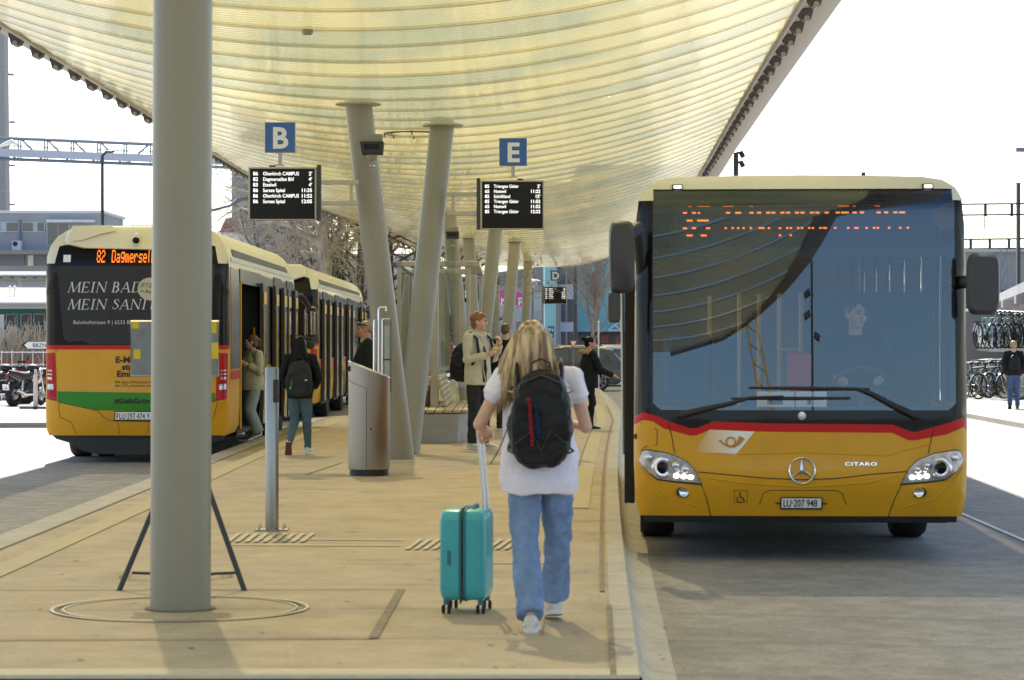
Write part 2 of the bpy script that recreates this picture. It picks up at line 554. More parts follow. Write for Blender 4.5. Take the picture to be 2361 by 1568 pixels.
# ring slots round the column foot and a manhole cover behind it
def ring(mb, c, r0, r1, z, n=64):
    vs = []
    for k in range(n):
        a = 2 * PI * k / n
        vs += [(c[0] + r0 * math.cos(a), c[1] + r0 * math.sin(a), z), (c[0] + r1 * math.cos(a), c[1] + r1 * math.sin(a), z)]
    mb.add(vs, [(2 * k, 2 * k + 1, (2 * k + 3) % (2 * n), (2 * k + 2) % (2 * n)) for k in range(n)])
COL0 = G(416, 1404)
mb = MB()
ring(mb, COL0, .695, .72, .008)
ring(mb, COL0, .18, .205, .009)
c = G(405, 1330)
ring(mb, c, .355, .37, .008); ring(mb, c, .31, .318, .008)
for gx, gy in ((868, 1052), (1000, 1058)):
    ring(mb, G(gx, gy), .60, .615, .008)
struct('ring_slots', mb, M['joint dark'])
mb = MB()
ring(mb, COL0, .72, .738, .0085); ring(mb, COL0, .66, .672, .0085)
struct('ring_frames', mb, M['anodised'])
# lines on the road, sunlit plaza sheets, gravel beds --------------
mb = MB()
line(mb, [(4.42, 27), (4.33, 22), (4.2, 14)], .05, ROAD + .008)
line(mb, [(9.5, 36.5), (13, 38.5), (20, 42)], .35, ROAD + .02)
line(mb, [(-14, 40), (-9, 43.3)], .14, ROAD + .008)
line(mb, [(-12, 31), (-6.6, 32.2)], .06, ROAD + .008)
struct('road_lines', mb, M['white line'])
mb = MB()
for poly in (((9.6, 36.6), (60, 66), (60, 92), (10.5, 92)), ((-40, 47.5), (-7.3, 51), (-7.3, 72), (-40, 72))):
    n = len(poly)
    mb.add([(x, y, ROAD + .1) for x, y in poly] + [(x, y, ROAD - .02) for x, y in poly], [tuple(range(n))] + [(k, (k + 1) % n, (k + 1) % n + n, k + n) for k in range(n)])
struct('plaza_paving', mb, M['plaza'])
mb = MB()
def sheet(poly, z): mb.add([(x, y, z) for x, y in poly], [tuple(range(len(poly)))])
sheet(((-30, 49.2), (-7.5, 51.6), (-7.5, 53.2), (-30, 51)), ROAD + .106)
sheet(((12.2, 42.2), (17, 44.7), (17, 46.5), (12.4, 43.6)), ROAD + .106)
sheet(((1.2, 97), (8, 97), (8, 103), (1.2, 103)), ROAD + .03)
struct('gravel_bed', mb, M['gravel'])
# ---------------------------------------------------------------- the canopy roof
XL = [(-3, -1.7), (-2, -3.6), (0, -4.8), (3, -5.7), (8, -6.2), (20, -6.4), (33, -6.4), (55, -6.25), (70, -6.1), (84, -4.87), (93, -4.25), (100, -3.6), (105, -2.4), (107.5, -1.3), (109, .6)]
XR = [(-3, -1.5), (-2, .5), (0, 1.7), (3, 2.5), (7, 2.95), (13, 3.05), (20, 3.1), (31.5, 3.5), (50, 4.2), (66, 4.8), (80, 5.15), (93, 4.9), (100, 4.1), (105, 3.2), (107.5, 2.4), (109, 1.3)]
XC = [(20, -1.6), (33, -1.6), (66, -.8), (84, 0), (100, .85), (109, 1.15)]
KL = [(33, .041), (68, .031), (84, .030), (100, .024), (109, .016)]
KR = [(66, .041), (103, .028), (109, .02)]
ZC = 4.6
def soff(x, d):
    xc = cr(XC, d); k = cr(KL, d) if x < xc else cr(KR, d)
    return ZC + k * (x - xc) ** 2
BAY = 1.5
D0, NB = -2.9, 74
def membrane(name):
    m = bpy.data.materials.new(name); m.use_nodes = True
    t = m.node_tree
    for n in list(t.nodes): t.nodes.remove(n)
    N = t.nodes.new; L = t.links.new
    out = N('ShaderNodeOutputMaterial')
    tc = N('ShaderNodeTexCoord')
    sp = N('ShaderNodeSeparateXYZ'); L(tc.outputs['Object'], sp.inputs[0])
    def mth(op, a, b=None):
        q = N('ShaderNodeMath'); q.operation = op
        if hasattr(a, 'links'): L(a, q.inputs[0])
        else: q.inputs[0].default_value = a
        if b is not None:
            if hasattr(b, 'links'): L(b, q.inputs[1])
            else: q.inputs[1].default_value = b
        return q.outputs[0]
    ribs = mth('SINE', mth('MULTIPLY', sp.outputs[1], 2 * PI / .15))
    # colour patches per sheet, painted in for reflections of the surroundings
    nz = N('ShaderNodeTexNoise'); nz.inputs['Scale'].default_value = 1; nz.inputs['Detail'].default_value = 3
    mp = N('ShaderNodeMapping'); mp.inputs['Scale'].default_value = (.35, .5, .2)
    cb = N('ShaderNodeCombineXYZ'); L(sp.outputs[0], cb.inputs[0]); L(mth('ADD', mth('MULTIPLY', mth('FLOOR', mth('DIVIDE', mth('ADD', sp.outputs[1], 2.9), 1.5)), 1.1), mth('MULTIPLY', sp.outputs[1], .3)), cb.inputs[1])
    L(cb.outputs[0], mp.inputs[0]); L(mp.outputs[0], nz.inputs['Vector'])
    cr_ = N('ShaderNodeValToRGB')
    cr_.color_ramp.elements[0].position = .43; cr_.color_ramp.elements[0].color = (.30, .30, .145, 1)
    cr_.color_ramp.elements[1].position = .55; cr_.color_ramp.elements[1].color = (.585, .475, .165, 1)
    L(nz.outputs['Fac'], cr_.inputs[0])
    dark = N('ShaderNodeMix'); dark.data_type = 'RGBA'; dark.blend_type = 'MULTIPLY'
    L(mth('MULTIPLY', mth('GREATER_THAN', ribs, .8), .35), dark.inputs[0])
    L(cr_.outputs[0], dark.inputs[6]); dark.inputs[7].default_value = (.55, .5, .38, 1)
    bp = N('ShaderNodeBump'); bp.inputs['Strength'].default_value = .25; bp.inputs['Distance'].default_value = .01
    L(ribs, bp.inputs['Height'])
    df = N('ShaderNodeBsdfDiffuse'); L(dark.outputs[2], df.inputs[0])
    tl = N('ShaderNodeBsdfTranslucent'); L(dark.outputs[2], tl.inputs[0])
    m1 = N('ShaderNodeMixShader'); m1.inputs[0].default_value = .62
    L(df.outputs[0], m1.inputs[1]); L(tl.outputs[0], m1.inputs[2])
    gl = N('ShaderNodeBsdfGlossy'); gl.inputs['Roughness'].default_value = .07; gl.inputs[0].default_value = (.95, .95, .9, 1)
    L(bp.outputs[0], gl.inputs['Normal'])
    fr = N('ShaderNodeFresnel'); fr.inputs[0].default_value = 1.5
    m2 = N('ShaderNodeMixShader'); L(mth('ADD', fr.outputs[0], .15), m2.inputs[0]); L(m1.outputs[0], m2.inputs[1]); L(gl.outputs[0], m2.inputs[2])
    tp = N('ShaderNodeBsdfTransparent'); tp.inputs[0].default_value = (1, .88, .58, 1)
    m3 = N('ShaderNodeMixShader'); m3.inputs[0].default_value = .105
    L(m2.outputs[0], m3.inputs[1]); L(tp.outputs[0], m3.inputs[2])
    L(m3.outputs[0], out.inputs[0])
    M[name] = m
    return m
membrane('canopy sheet')
mat('canopy rib', (.74, .68, .48), .25, coat=.4, var=.05, scale=3)
m_ = M['canopy rib']; t_ = m_.node_tree; b_ = t_.nodes['Principled BSDF']
mx_ = t_.nodes.new('ShaderNodeMixShader'); tp_ = t_.nodes.new('ShaderNodeBsdfTransparent'); mx_.inputs[0].default_value = .55
t_.links.new(b_.outputs[0], mx_.inputs[1]); t_.links.new(tp_.outputs[0], mx_.inputs[2]); t_.links.new(mx_.outputs[0], t_.nodes['Material Output'].inputs[0])
mat('canopy edge', (.42, .385, .345), .6, var=.08, scale=1.5, stretch=(.4, 3, 3))
mat('bracket dark', (.10, .085, .07), .6, var=.15, scale=6)
mat('bracket pipe', (.34, .32, .29), .4, var=.05)
roof = thing('canopy_roof', 'long curved translucent yellow bus station canopy with ribbed underside', 'canopy', (0, 0, 0))
mb = MB()
us = [i / 40 for i in range(41)]
for b in range(NB):
    a0, a1 = D0 + b * BAY, D0 + (b + 1) * BAY
    def fn(u, t):
        d = a0 + (a1 - a0) * t
        x = cr(XL, d) + (cr(XR, d) - cr(XL, d)) * u
        return (x, d, soff(x, d) - .032 * t)
    mb.grid(fn, us, (0, .5, 1))
obj('ribbed_sheet', mb, M['canopy sheet'], roof, 60, fix=False)
for b in range(NB):
    d = D0 + (b + 1) * BAY
    pts = []
    for u in us:
        x = cr(XL, d) + (cr(XR, d) - cr(XL, d)) * u
        pts.append((x, d, soff(x, d) - .03))
    mb = MB().tube(pts, .013, 6)
    obj('rib', mb, M['canopy rib'], roof, 60)
for tab, sg in ((XL, -1), (XR, 1)):
    dd = [D0 + .75 * i for i in range(int(NB * 2) + 1)]
    e = [(cr(tab, d), d, soff(cr(tab, d), d)) for d in dd]
    mb = MB().tube([(x, d, z - .03) for x, d, z in e], .05, 6)
    obj('edge_profile', mb, M['bracket pipe'], roof, 60)
    mb = MB()
    lip = [(.02, .02), (.34, .07), (.68, .25), (.90, .55)]
    mb.add([(x + sg * a, d, z + c) for x, d, z in e for a, c in lip],
           [(i * 4 + k, i * 4 + k + 1, (i + 1) * 4 + k + 1, (i + 1) * 4 + k) for i in range(len(e) - 1) for k in range(3)])
    obj('edge_fascia', mb, M['canopy edge'], roof, 60)
    far = MB()
    for b in range(NB):
        d = D0 + (b + 1) * BAY
        if d < 15: continue
        x = cr(tab, d); z = soff(x, d)
        mb = MB() if d < 88 else far
        mb.m = 0
        mb.prism([(x + sg * .04, z - .0), (x + sg * .25, z + .05), (x + sg * .21, z - .10), (x + sg * .10, z - .11)], d - .09, d + .09)
        mb.m = 1
        mb.lathe([(.001, -.12), (.036, -.12), (.036, .11), (.001, .11)], (x + sg * .155, d, z - .09), 12, 'y')
        if d < 88: obj('edge_bracket', mb, [M['bracket dark'], M['bracket pipe']], roof, 50)
    o = obj('edge_bracket', far, [M['bracket dark'], M['bracket pipe']], roof, 50)
    o['kind'] = 'stuff'
mat('collar paint', (.46, .42, .27), .4)
# columns -----------------------------------------------------------
def column(foot, top, label, r=.176, collar=True):
    t = thing('support_column', label, 'column', foot, 0, 'slanting columns carrying the canopy')
    f = Vector((0, 0, -.02)); e = Vector(top) - Vector(foot)
    obj('shaft', MB().tube([f, f.lerp(e, .5), e + Vector((0, 0, .1))], [r, r * .995, r * .985], 40), M['column paint'], t, 60)
    if collar:
        mb = MB()
        n = 28
        for zz, rr in ((-.035, .34), (.02, .36)): pass
        mb.lathe([(.001, -.008), (.285, -.008), (.295, 0), (.295, .02), (.001, .02)], (e.x, e.y, e.z + .035), 32)
        obj('collar_plate', mb, M['collar paint'], t, 40)
    return t, e
def top_at(x, d): return (x, d, soff(x, d) - .06)
column(COL0, top_at(-1.93, 15.4), 'thick grey round column standing nearest, over the tripod sign', .174)
c1, e1 = column(G(925, 1058), top_at((825 - 1180) / 6040 * 33.8, 33.8), 'column leaning left with black floodlight, behind the steel litter bin')
c2, e2 = column(G(938, 1046), top_at((1020 - 1180) / 6040 * 37.2, 37.2), 'column leaning right beside the glass shelter, under stop sign E arm')
for fx, fd, tx, td, lab in ((-1.02, 60.5, -1.52, 62.5, 'column leaning left behind the glass shelter pane'),
                            (-.86, 62, -.36, 64.5, 'column leaning right below departure board E, behind the man in cream jacket'),
                            (-1.0, 77.2, -1.31, 78.6, 'thin far column leaning left, half hidden behind the column under board E'),
                            (-.3, 78.5, .09, 81, 'far column leaning right above the blonde woman'),
                            (-.55, 97.5, -.68, 98.8, 'far column leaning left with small black floodlight'),
                            (.42, 98.5, .62, 101, 'farthest column leaning right, holding departure board D')):
    column((fx, fd, 0), top_at(tx, td), lab)
# floodlights on the columns ---------------------------------------
def flood(loc, s, label):
    t = thing('floodlight', label, 'floodlight', loc, 0, 'black floodlights on the columns', s)
    obj('mount', MB().bx(-.19, .19, -.05, .16, .0, .14), M['sign yellowish'] if 'sign yellowish' in M else M['column paint'], t, bevel=.01)
    mb = MB().prism([(-.22, -.005), (.22, -.005), (.20, -.24), (-.18, -.24)], -.24, .08)
    obj('housing', mb, M['trim black'], t, bevel=.02)
    obj('lens', MB().bx(-.13, .13, -.244, -.241, -.15, -.05), M['display black'], t)
    obj('camera_dome', MB().ell((0, -.1, -.27), (.10, .10, .09)), M['column paint'], t)
    obj('emergency_light', MB().ell((.0, .02, -.44), (.05, .16, .03)), M['chrome'], t)
    return t
flood((-1.68 - .10, 33.5 - .12, 4.07), .7, 'black floodlight with dome below, high on the left-leaning column')
flood((-1.40, 61.6, 4.10), .75, 'small black floodlight on the column behind the shelter')
flood((-.66, 98.2, 3.85), .9, 'tiny black floodlight on the far left-leaning column')
# hanging ring lamp between the two columns
t = thing('ring_lamp', 'oval ring lamp hanging below canopy between two leaning columns', 'lamp', P(952, 308, 38.6))
ob = MB()
pts = [(.42 * math.cos(a * PI / 16), .42 * math.sin(a * PI / 16), 0) for a in range(32)]
ob.tube(pts, .014, 8, closed=True)
obj('hoop', ob, M['dark metal'], t, 60)
ob = MB()
ring(ob, (0, 0), .34, .41, -.01)
obj('diffuser', ob, M['bus cream'], t)
for a in range(8):
    q = (.42 * math.cos(a * PI / 4), .42 * math.sin(a * PI / 4), 0)
    obj('clip', MB().tube([(q[0], q[1], .0), (q[0], q[1], -.05)], .01, 6), M['dark metal'], t)
for a in (.5, 2.6, 4.7):
    q = (.42 * math.cos(a), .42 * math.sin(a))
    obj('hanger', MB().tube([(q[0], q[1], 0), (q[0], q[1], soff(-1.4, 38.6) - P(952, 308, 38.6).z)], .003, 5), M['dark metal'], t)
t = thing('ceiling_sensor', 'small flat round sensor under the canopy near the top', 'sensor', (-2.0, 25.6, soff(-2.0, 25.6) - .06))
obj('sensor_disc', MB().lathe([(.001, -.015), (.045, -.015), (.055, 0), (.055, .06), (.001, .06)], (0, 0, 0), 24), M['column paint'], t)
# ---------------------------------------------------------------- stop signs and departure boards
def stop_sign(letter, x, y, d, label, s=.39):
    c = P(x, y, d)
    t = thing('stop_sign', label, 'sign', c, 0, 'blue stop letter signs')
    h = s / 2
    obj('sign_box', MB().bx(-h, h, -.03, .03, -h, h), M['anodised'], t, bevel=.006)
    obj('blue_face', MB().bx(-h + .006, h - .006, -.036, -.031, -h + .006, h - .006), M['sign blue'], t)
    w_ = {'B': .205, 'E': .19, 'D': .215, 'C': .21}[letter]
    mb = MB().text(letter, .37, None, (0, -.135), 'CENTER', weight=.011, depth=.040, sx=1.0)
    obj('letter', mb, M['sign white'], t)
    obj('post', MB().bx(-.025, .025, -.02, .02, -h - .15, -h), M['anodised'], t)
    obj('post_foot', MB().bx(-.055, .055, -.03, .03, -h - .165, -h - .15), M['anodised'], t)
    return t
def board(x0, x1, y0, y1, d, rows, armx, armys, side, label, foot=.045):
    c = P((x0 + x1) / 2, (y0 + y1) / 2, d)
    k = d / 6040
    w_, h = (x1 - x0) * k / 2, (y1 - y0) * k / 2
    t = thing('departure_board', label, 'display board', c, 0, 'departure boards under the canopy')
    fw = .022
    mb = MB().bx(-w_, w_, -.03, .10, h - fw, h).bx(-w_, w_, -.03, .10, -h, -h + fw * .7).bx(-w_, -w_ + fw, -.03, .10, -h + fw * .7, h - fw).bx(w_ - fw, w_, -.03, .10, -h + fw * .7, h - fw)
    obj('casing', mb, M['frame bronze'], t, bevel=.004)
    sc = obj('screen', MB().bx(-w_ + fw, w_ - fw, -.02, .09, -h + fw * .7, h - fw), M['display black'], t)
    top = h - .075
    for i, (n, dest, tm) in enumerate(rows):
        z = top - i * .0705 - .03
        obj('route_number', MB().text(n, .064, None, (-w_ + .06, z), weight=.0012, depth=.022), M['led board'], sc)
        obj('destination', MB().text(dest, .064, None, (-w_ + .185, z), weight=.0006, depth=.022, sx=.86), M['led board'], sc)
        obj('minutes' if "'" in tm else 'clock_time', MB().text(tm, .064, None, (w_ - .055, z), 'RIGHT', weight=.0012, depth=.022), M['led board'], sc)
    s = side
    obj('side_post', MB().bx(*sorted((s * (w_ + .004), s * (w_ + .055))), -.03, .09, -h, h + .03), M['mirror grey'], t, bevel=.004)
    obj('top_sensor', MB().bx(-.05 - s * .12, .03 - s * .12, 0, .05, h, h + .025), M['trim black'], t)
    ax = (armx - (x0 + x1) / 2) * k
    for ay in armys:
        z = ((y0 + y1) / 2 - ay) * k
        obj('bracket_arm', MB().bx(*sorted((s * (w_ + .055), ax)), -.02, .05, z - .028, z + .028), M['frame bronze'], t, bevel=.004)
    xx = ax - s * .09
    za, zb = [((y0 + y1) / 2 - a) * k for a in armys]
    obj('bracket_plate', MB().bx(xx - .02, xx + .02, -.01, .04, zb + .028, za - .028), M['frame bronze'], t)
    return t
RB_ = [('86', 'Oberkirch CAMPUS', "2'"), ('82', 'Dagmersellen Bhf', "4'"), ('83', 'Etzelwil', "4'"), ('86', 'Sursee Spital', '11:35'), ('86', 'Oberkirch CAMPUS', '11:52'), ('86', 'Sursee Spital', '12:05')]
RE_ = [('85', 'Triengen Gisler', "2'"), ('65', 'Nottwil', '11:22'), ('85', 'Sch\u00f6ftland', "15'"), ('85', 'Triengen Gisler', '11:52'), ('65', 'Nottwil', '11:52'), ('85', 'Triengen Gisler', '12:22')]
RD_ = [('62', 'Ruswil', "25'"), ('63', 'Willisau', "29'"), ('63', 'Willisau', '12:15'), ('62', 'Ruswil', '12:15'), ('63', 'Willisau', '12:45'), ('62', 'Ruswil', '12:45')]
stop_sign('B', 646, 317, 33.3, 'blue square sign with white letter B on a short post')
board(573, 730, 385.5, 508, 33.3, RB_, 826, (420, 468), 1, 'departure board under the letter B, listing Oberkirch and Sursee Spital')
stop_sign('E', 1183, 350.5, 36.6, 'blue square sign with white letter E on a short post')
board(1108, 1255, 416, 529, 36.6, RE_, 1030, (448, 492.5), -1, 'departure board under the letter E, listing Triengen and Nottwil')
stop_sign('D', 1281, 635, 98, 'small far blue sign with white letter D')
board(1254, 1307, 660.5, 701, 98, RD_, 1212, (671, 686.5), -1, 'far departure board under the letter D, left of the teal wall')
stop_sign('C', 1094, 631, 95, 'far blue sign with letter C half hidden by a column')
board(1068, 1122, 657, 698, 95, RD_, 1150, (668, 684), 1, 'far departure board under the letter C, half hidden by a column')

# ---------------------------------------------------------------- litter bin, reader post, timetable stand, tripod sign
p = G(851, 1096)
t = thing('litter_bin', 'round brushed steel litter bin with slanted top beside the leaning column', 'bin', p)
r = .238
def cut(x): return 1.21 - (x / r) * .095
mb = MB()
n = 48
rows = []
for f_, rr in ((.07, r - .004), (.075, r), (.35, r), (.7, r), (.94, r), (1, r)):
    row = []
    for k in range(n):
        a = 2 * PI * k / n
        x, y = rr * math.cos(a), rr * math.sin(a)
        row.append((x, y, .075 + (cut(x) - .075) * (f_ - .07) / .93 if f_ > .075 else .075))
    rows.append(row)
mb.loft(rows)
body = obj('drum', mb, M['steel'], t, 50)
obj('plinth', MB().lathe([(.001, 0), (.222, 0), (.222, .074), (.001, .074)], (0, 0, 0), 40), M['trim black'], t, 40)
mb = MB().tube([((r + .001) * math.cos(a), (r + .001) * math.sin(a), cut(r * math.cos(a))) for a in [2 * PI * k / 48 for k in range(48)]], .006, 6, closed=True)
obj('rim', mb, M['chrome'], t)
def arc(a0, a1, z0, z1, off=.0015, m=10):
    return [((r + off) * math.cos(rad(a0 + (a1 - a0) * k / m)), (r + off) * math.sin(rad(a0 + (a1 - a0) * k / m)), z0 + (z1 - z0) * k / m) for k in range(m + 1)]
mb = MB().tube(arc(-94, -94, .09, 1.0), .0025, 5).tube(arc(-180, -94, 1.12, 1.0), .0025, 5)
obj('hatch_seam', mb, M['ink'], t)
obj('lock', MB().lathe([(.001, -.01), (.012, -.01), (.012, .01), (.001, .01)], (r * math.cos(rad(-82)), r * math.sin(rad(-82)) - .001, .535), 14, 'y'), M['dark metal'], t)
obj('vent_slot', MB().box((-r * .93, -r * .37, 1.22), (.05, .012, .06), Matrix.Rotation(rad(68), 3, 'Z')), M['trim black'], t)

p = G(627, 1223)
t = thing('ticket_post', 'slim round steel post with black card reader, bolted to the paving', 'post', p)
obj('tube', MB().lathe([(.001, .01), (.054, .01), (.054, 1.315), (.05, 1.325), (.001, 1.325)], (0, 0, 0), 32), M['steel'], t, 50)
obj('base_plate', MB().bx(-.13, .13, -.11, .11, 0, .012), M['steel'], t, bevel=.003)
for x in (-.1, .1):
    for y in (-.08, .08):
        obj('anchor_bolt', MB().lathe([(.001, .012), (.012, .012), (.012, .026), (.006, .028), (.006, .05), (.001, .05)], (x, y, 0), 8), M['chrome'], t)
rd = obj('card_reader', MB().bx(.015, .058, -.058, .02, 1.04, 1.225), M['trim black'], t, bevel=.005)
obj('reader_screen', MB().bx(.04, .0595, -.0600, -.03, 1.10, 1.18), M['mirror grey'], rd)

p = G(880, 1076)
t = thing('timetable_stand', 'chrome timetable stand with three posts behind the litter bin', 'information stand', p)
for x, h in ((-.09, 1.79), (-.035, 1.93), (.01, 1.80)):
    obj('chrome_post', MB().tube([(x, 0, 0), (x, 0, h - .02), (x + .01, 0, h)], .016, 12), M['chrome'], t, 60)
obj('top_hook', MB().tube([(-.035, 0, 1.92), (-.02, -.02, 1.945), (.05, -.02, 1.945), (.055, -.02, 1.90)], .013, 10), M['chrome'], t, 60)
obj('top_rail', MB().tube([(.01, 0, 1.80), (.10, 0, 1.80)], .014, 10), M['chrome'], t, 60)
obj('glass_case', MB().bx(.03, .115, -.02, .02, .9, 1.78), M['clear glass'], t, bevel=.004)
obj('case_frame', MB().bx(.108, .118, -.03, .03, .9, 1.79).bx(.03, .108, -.022, .022, 1.30, 1.315), M['dark metal'], t)
obj('timetable_sheet', MB().bx(.035, .105, .0, .002, .95, 1.72), M['plate white'], t)

p = G(420, 1362)
t = thing('tripod_sign', 'grey metal sign board with yellow corner tapes on dark tripod legs', 'temporary sign', p)
k = p.y / 6040
def L(x, y, dy=0): return ((x - 1180.5) * k - p.x, dy, CAMZ + (784 - y) * k)
mat('galvanised', (.22, .25, .27), .55, metal=.5, var=.22, scale=14)
mat('tape yellow', (.72, .52, .02), .6, var=.12, scale=20)
a, b = L(302, 742), L(503, 866)
pl = obj('board_panel', MB().bx(a[0], b[0], .0, .012, b[2], a[2]), M['galvanised'], t, bevel=.006)
obj('panel_rim', MB().tube([(a[0], .005, b[2]), (a[0], .005, a[2]), (b[0], .005, a[2]), (b[0], .005, b[2])], .009, 6, closed=True), M['anodised'], t)
for x0, x1, y0, y1 in ((304, 321, 740.5, 758), (308, 324, 806, 828), (484, 500, 740.5, 768), (488, 503, 790, 828)):
    c, e = L(x0, y0), L(x1, y1)
    obj('yellow_tape', MB().bx(c[0], e[0], -.004, .016, e[2], c[2]), M['tape yellow'], t, bevel=.004)
top = L(420, 990, .25)
obj('mast', MB().tube([top, L(420, 860, .02)], .02, 10), M['dark metal'], t)
for f_ in ((273, 1366, 0), (565, 1366, 0)):
    obj('leg', MB().tube([top, L(*f_)], .017, 10), M['mirror grey'], t, 60)
obj('leg', MB().tube([top, (0.02, .75, 0.012)], .017, 10), M['mirror grey'], t, 60)
obj('brace', MB().tube([L(302, 1322, .05), L(350, 1326, .1), L(420, 1340, .2), L(490, 1326, .1), L(540, 1322, .05)], .009, 8), M['dark metal'], t, 60)

# ---------------------------------------------------------------- glass shelter with its bench
t = thing('glass_shelter', 'bronze framed glass waiting shelter behind the leaning columns', 'shelter', (0, 0, 0))
fr = M['frame bronze']
X0, X1, Y0, Y1, ZT = -1.86, -.72, 43.2, 48.0, 2.76
for x, y, s in ((X0, Y0, .07), (X1, Y0, .06), (X0, Y1, .07), (X1 + .14, Y1, .06), (-1.21, 40.9, .13)):
    zt = ZT if y > 42 else 1.9
    obj('post', MB().bx(x - s / 2, x + s / 2, y - s / 2, y + s / 2, .0 if y > 42 else .50, ZT), fr, t, bevel=.006)
for a, b in (((X0, Y0), (X1, Y0)), ((X0, Y1), (X1 + .14, Y1)), ((X0, Y0), (X0, Y1)), ((X1 + .05, Y0), (X1 + .14, Y1))):
    obj('beam', MB().box(((a[0] + b[0]) / 2, (a[1] + b[1]) / 2, ZT + .04), (abs(b[0] - a[0]) + .1, abs(b[1] - a[1]) + .1, .09)), fr, t, bevel=.01)
obj('glass_pane', MB().bx(X0 + .05, -.98, Y1 - .01, Y1, .1, ZT), M['clear glass'], t)
obj('glass_pane', MB().bx(X0 - .005, X0 + .005, Y0 + .05, Y1 - .05, .1, ZT), M['clear glass'], t)
obj('glass_pane', MB().bx(-1.155, -1.145, 40.9, Y1 - .05, 1.0, ZT), M['clear glass'], t)
obj('glass_pane', MB().bx(-1.10, -.93, 43.0, 43.012, .9, 3.22), M['clear glass'], t)
obj('glass_pane', MB().bx(-.93, -.74, 43.2, 43.21, .5, 1.35), M['clear glass'], t)
t = thing('waiting_bench', 'concrete waiting bench with pale wooden slats under the glass shelter', 'bench', (-1.22, 39.2, 0))
mb = MB()
rows = []
for z, i in ((0, .0), (.44, .10)):
    rows.append([(-.55 - i * .3, 0, z), (.40 + i * .3, 0, z), (.52 + i, .9, z), (.52 + i, 6.3, z), (-.55 - i * .3, 6.3, z)])
mb.loft(rows)
obj('plinth', mb, M['plinth concrete'], t, 20, bevel=.01)
for k in range(9):
    x = -.60 + k * .134
    obj('seat_slat', MB().bx(x, x + .118, -.03 + max(0, (k - 7)) * .1, 6.3, .455, .50), M['wood slat'], t, bevel=.006)
for s in (1, -1):
    for k in range(6):
        z = .52 + k * .078
        x = s * (.20 - k * .022)
        obj('back_slat', MB().bx(*sorted((x, x - s * .05)), 1.6, 6.2, z, z + .068), M['wood slat'], t, bevel=.004)
# ---------------------------------------------------------------- buses
mat('window black', (.010, .011, .013), .1, spec=.4)
def corner(a, r):
    a = min(max(a, 0), r)
    return r - math.sqrt(max(0, r * r - a * a))
def wheel(root, x, y, r=.48, w=.29, sg=1):
    mb = MB().lathe([(r * .62, -w / 2), (r * .93, -w / 2), (r, -w * .36), (r, w * .36), (r * .93, w / 2), (r * .62, w / 2)], (x, y, r), 36, 'x')
    t = obj('wheel', mb, M['rubber'], root, 40)
    mb = MB().lathe([(.001, w * .30 * sg), (r * .2, w * .36 * sg), (r * .24, w * .2 * sg), (r * .52, w * .15 * sg), (r * .6, w * .42 * sg), (r * .64, w * .44 * sg), (r * .64, -w * .1 * sg), (.001, -w * .1 * sg)], (x, y, r), 32, 'x')
    for k in range(10):
        a = k * PI / 5
        mb.ell((x + w * .22 * sg, y + r * .36 * math.cos(a), r + r * .36 * math.sin(a)), (.03, .02, .02), 8, 5)
    obj('rim', mb, M['lamp clear'], t, 40)
def hull(root, half, fn, L, split, lowmat, topmat, nose=True, holes=()):
    # half: profile (x, z) from the sill up to the crown
    full = [(-x, z) for x, z in half] + [(x, z) for x, z in reversed(half[:-1])]
    if half[-1][0] != 0: full = [(-x, z) for x, z in half] + [(x, z) for x, z in reversed(half)]
    ztop = max(z for _, z in half)
    rows = [[fn(x, z, 0) for x, z in full]]
    ys = sorted({round(y, 3) for h in holes for y in h[1:3]})
    for yy, s, dz in [(y, 1, 0) for y in ys] + ([(L - 1.0, 1, 0), (L - .6, 1, .03), (L - .25, .985, .10), (L - .05, .93, .22), (L, .86, .34)] if nose else [(L * .5, 1, 0), (L, 1, 0)]):
        rows.append([(x * s, yy, z - dz * max(0, (z - 1.0) / (ztop - 1.0)) ** 2) for x, z in full])
    n = len(full)
    lo, hi = MB(), MB()
    for i in range(len(rows) - 1):
        for k in range(n - 1):
            zm = (full[k][1] + full[k + 1][1]) / 2; xm = full[k][0] + full[k + 1][0]; ym = (rows[i][k][1] + rows[i + 1][k][1]) / 2
            if any(h[0] * xm > 0 and abs(xm) > 2.3 and h[1] < ym < h[2] and h[3] < zm < h[4] for h in holes): continue
            top = zm > split
            (hi if top else lo).add([rows[i][k], rows[i][k + 1], rows[i + 1][k + 1], rows[i + 1][k]], [(0, 1, 2, 3)])
        lo.add([rows[i][0], rows[i][-1], rows[i + 1][-1], rows[i + 1][0]], [(0, 1, 2, 3)])
    lo.add(rows[-1], [tuple(range(n))])
    for m in (lo, hi):      # weld by position so that shading runs smooth
        idx, vs, mp = {}, [], []
        for v in m.v:
            k = tuple(round(c, 5) for c in v)
            if k not in idx: idx[k] = len(vs); vs.append(v)
            mp.append(idx[k])
        m.v = vs; m.f = [tuple(mp[i] for i in f) for f in m.f]
    b = obj('body_shell', lo, lowmat, root, 35)
    r = obj('roof_shell', hi, topmat, root, 35)
    return b, r
def seam(mb, pts, fn, r=.004, off=0.0):
    out = []
    for a, b in zip(pts, pts[1:]):
        n = max(1, int(math.hypot(b[0] - a[0], b[1] - a[1]) / .06))
        out += [fn(a[0] + (b[0] - a[0]) * i / n, a[1] + (b[1] - a[1]) * i / n, off) for i in range(n)]
    out.append(fn(pts[-1][0], pts[-1][1], off))
    mb.tube(out, r, 5)

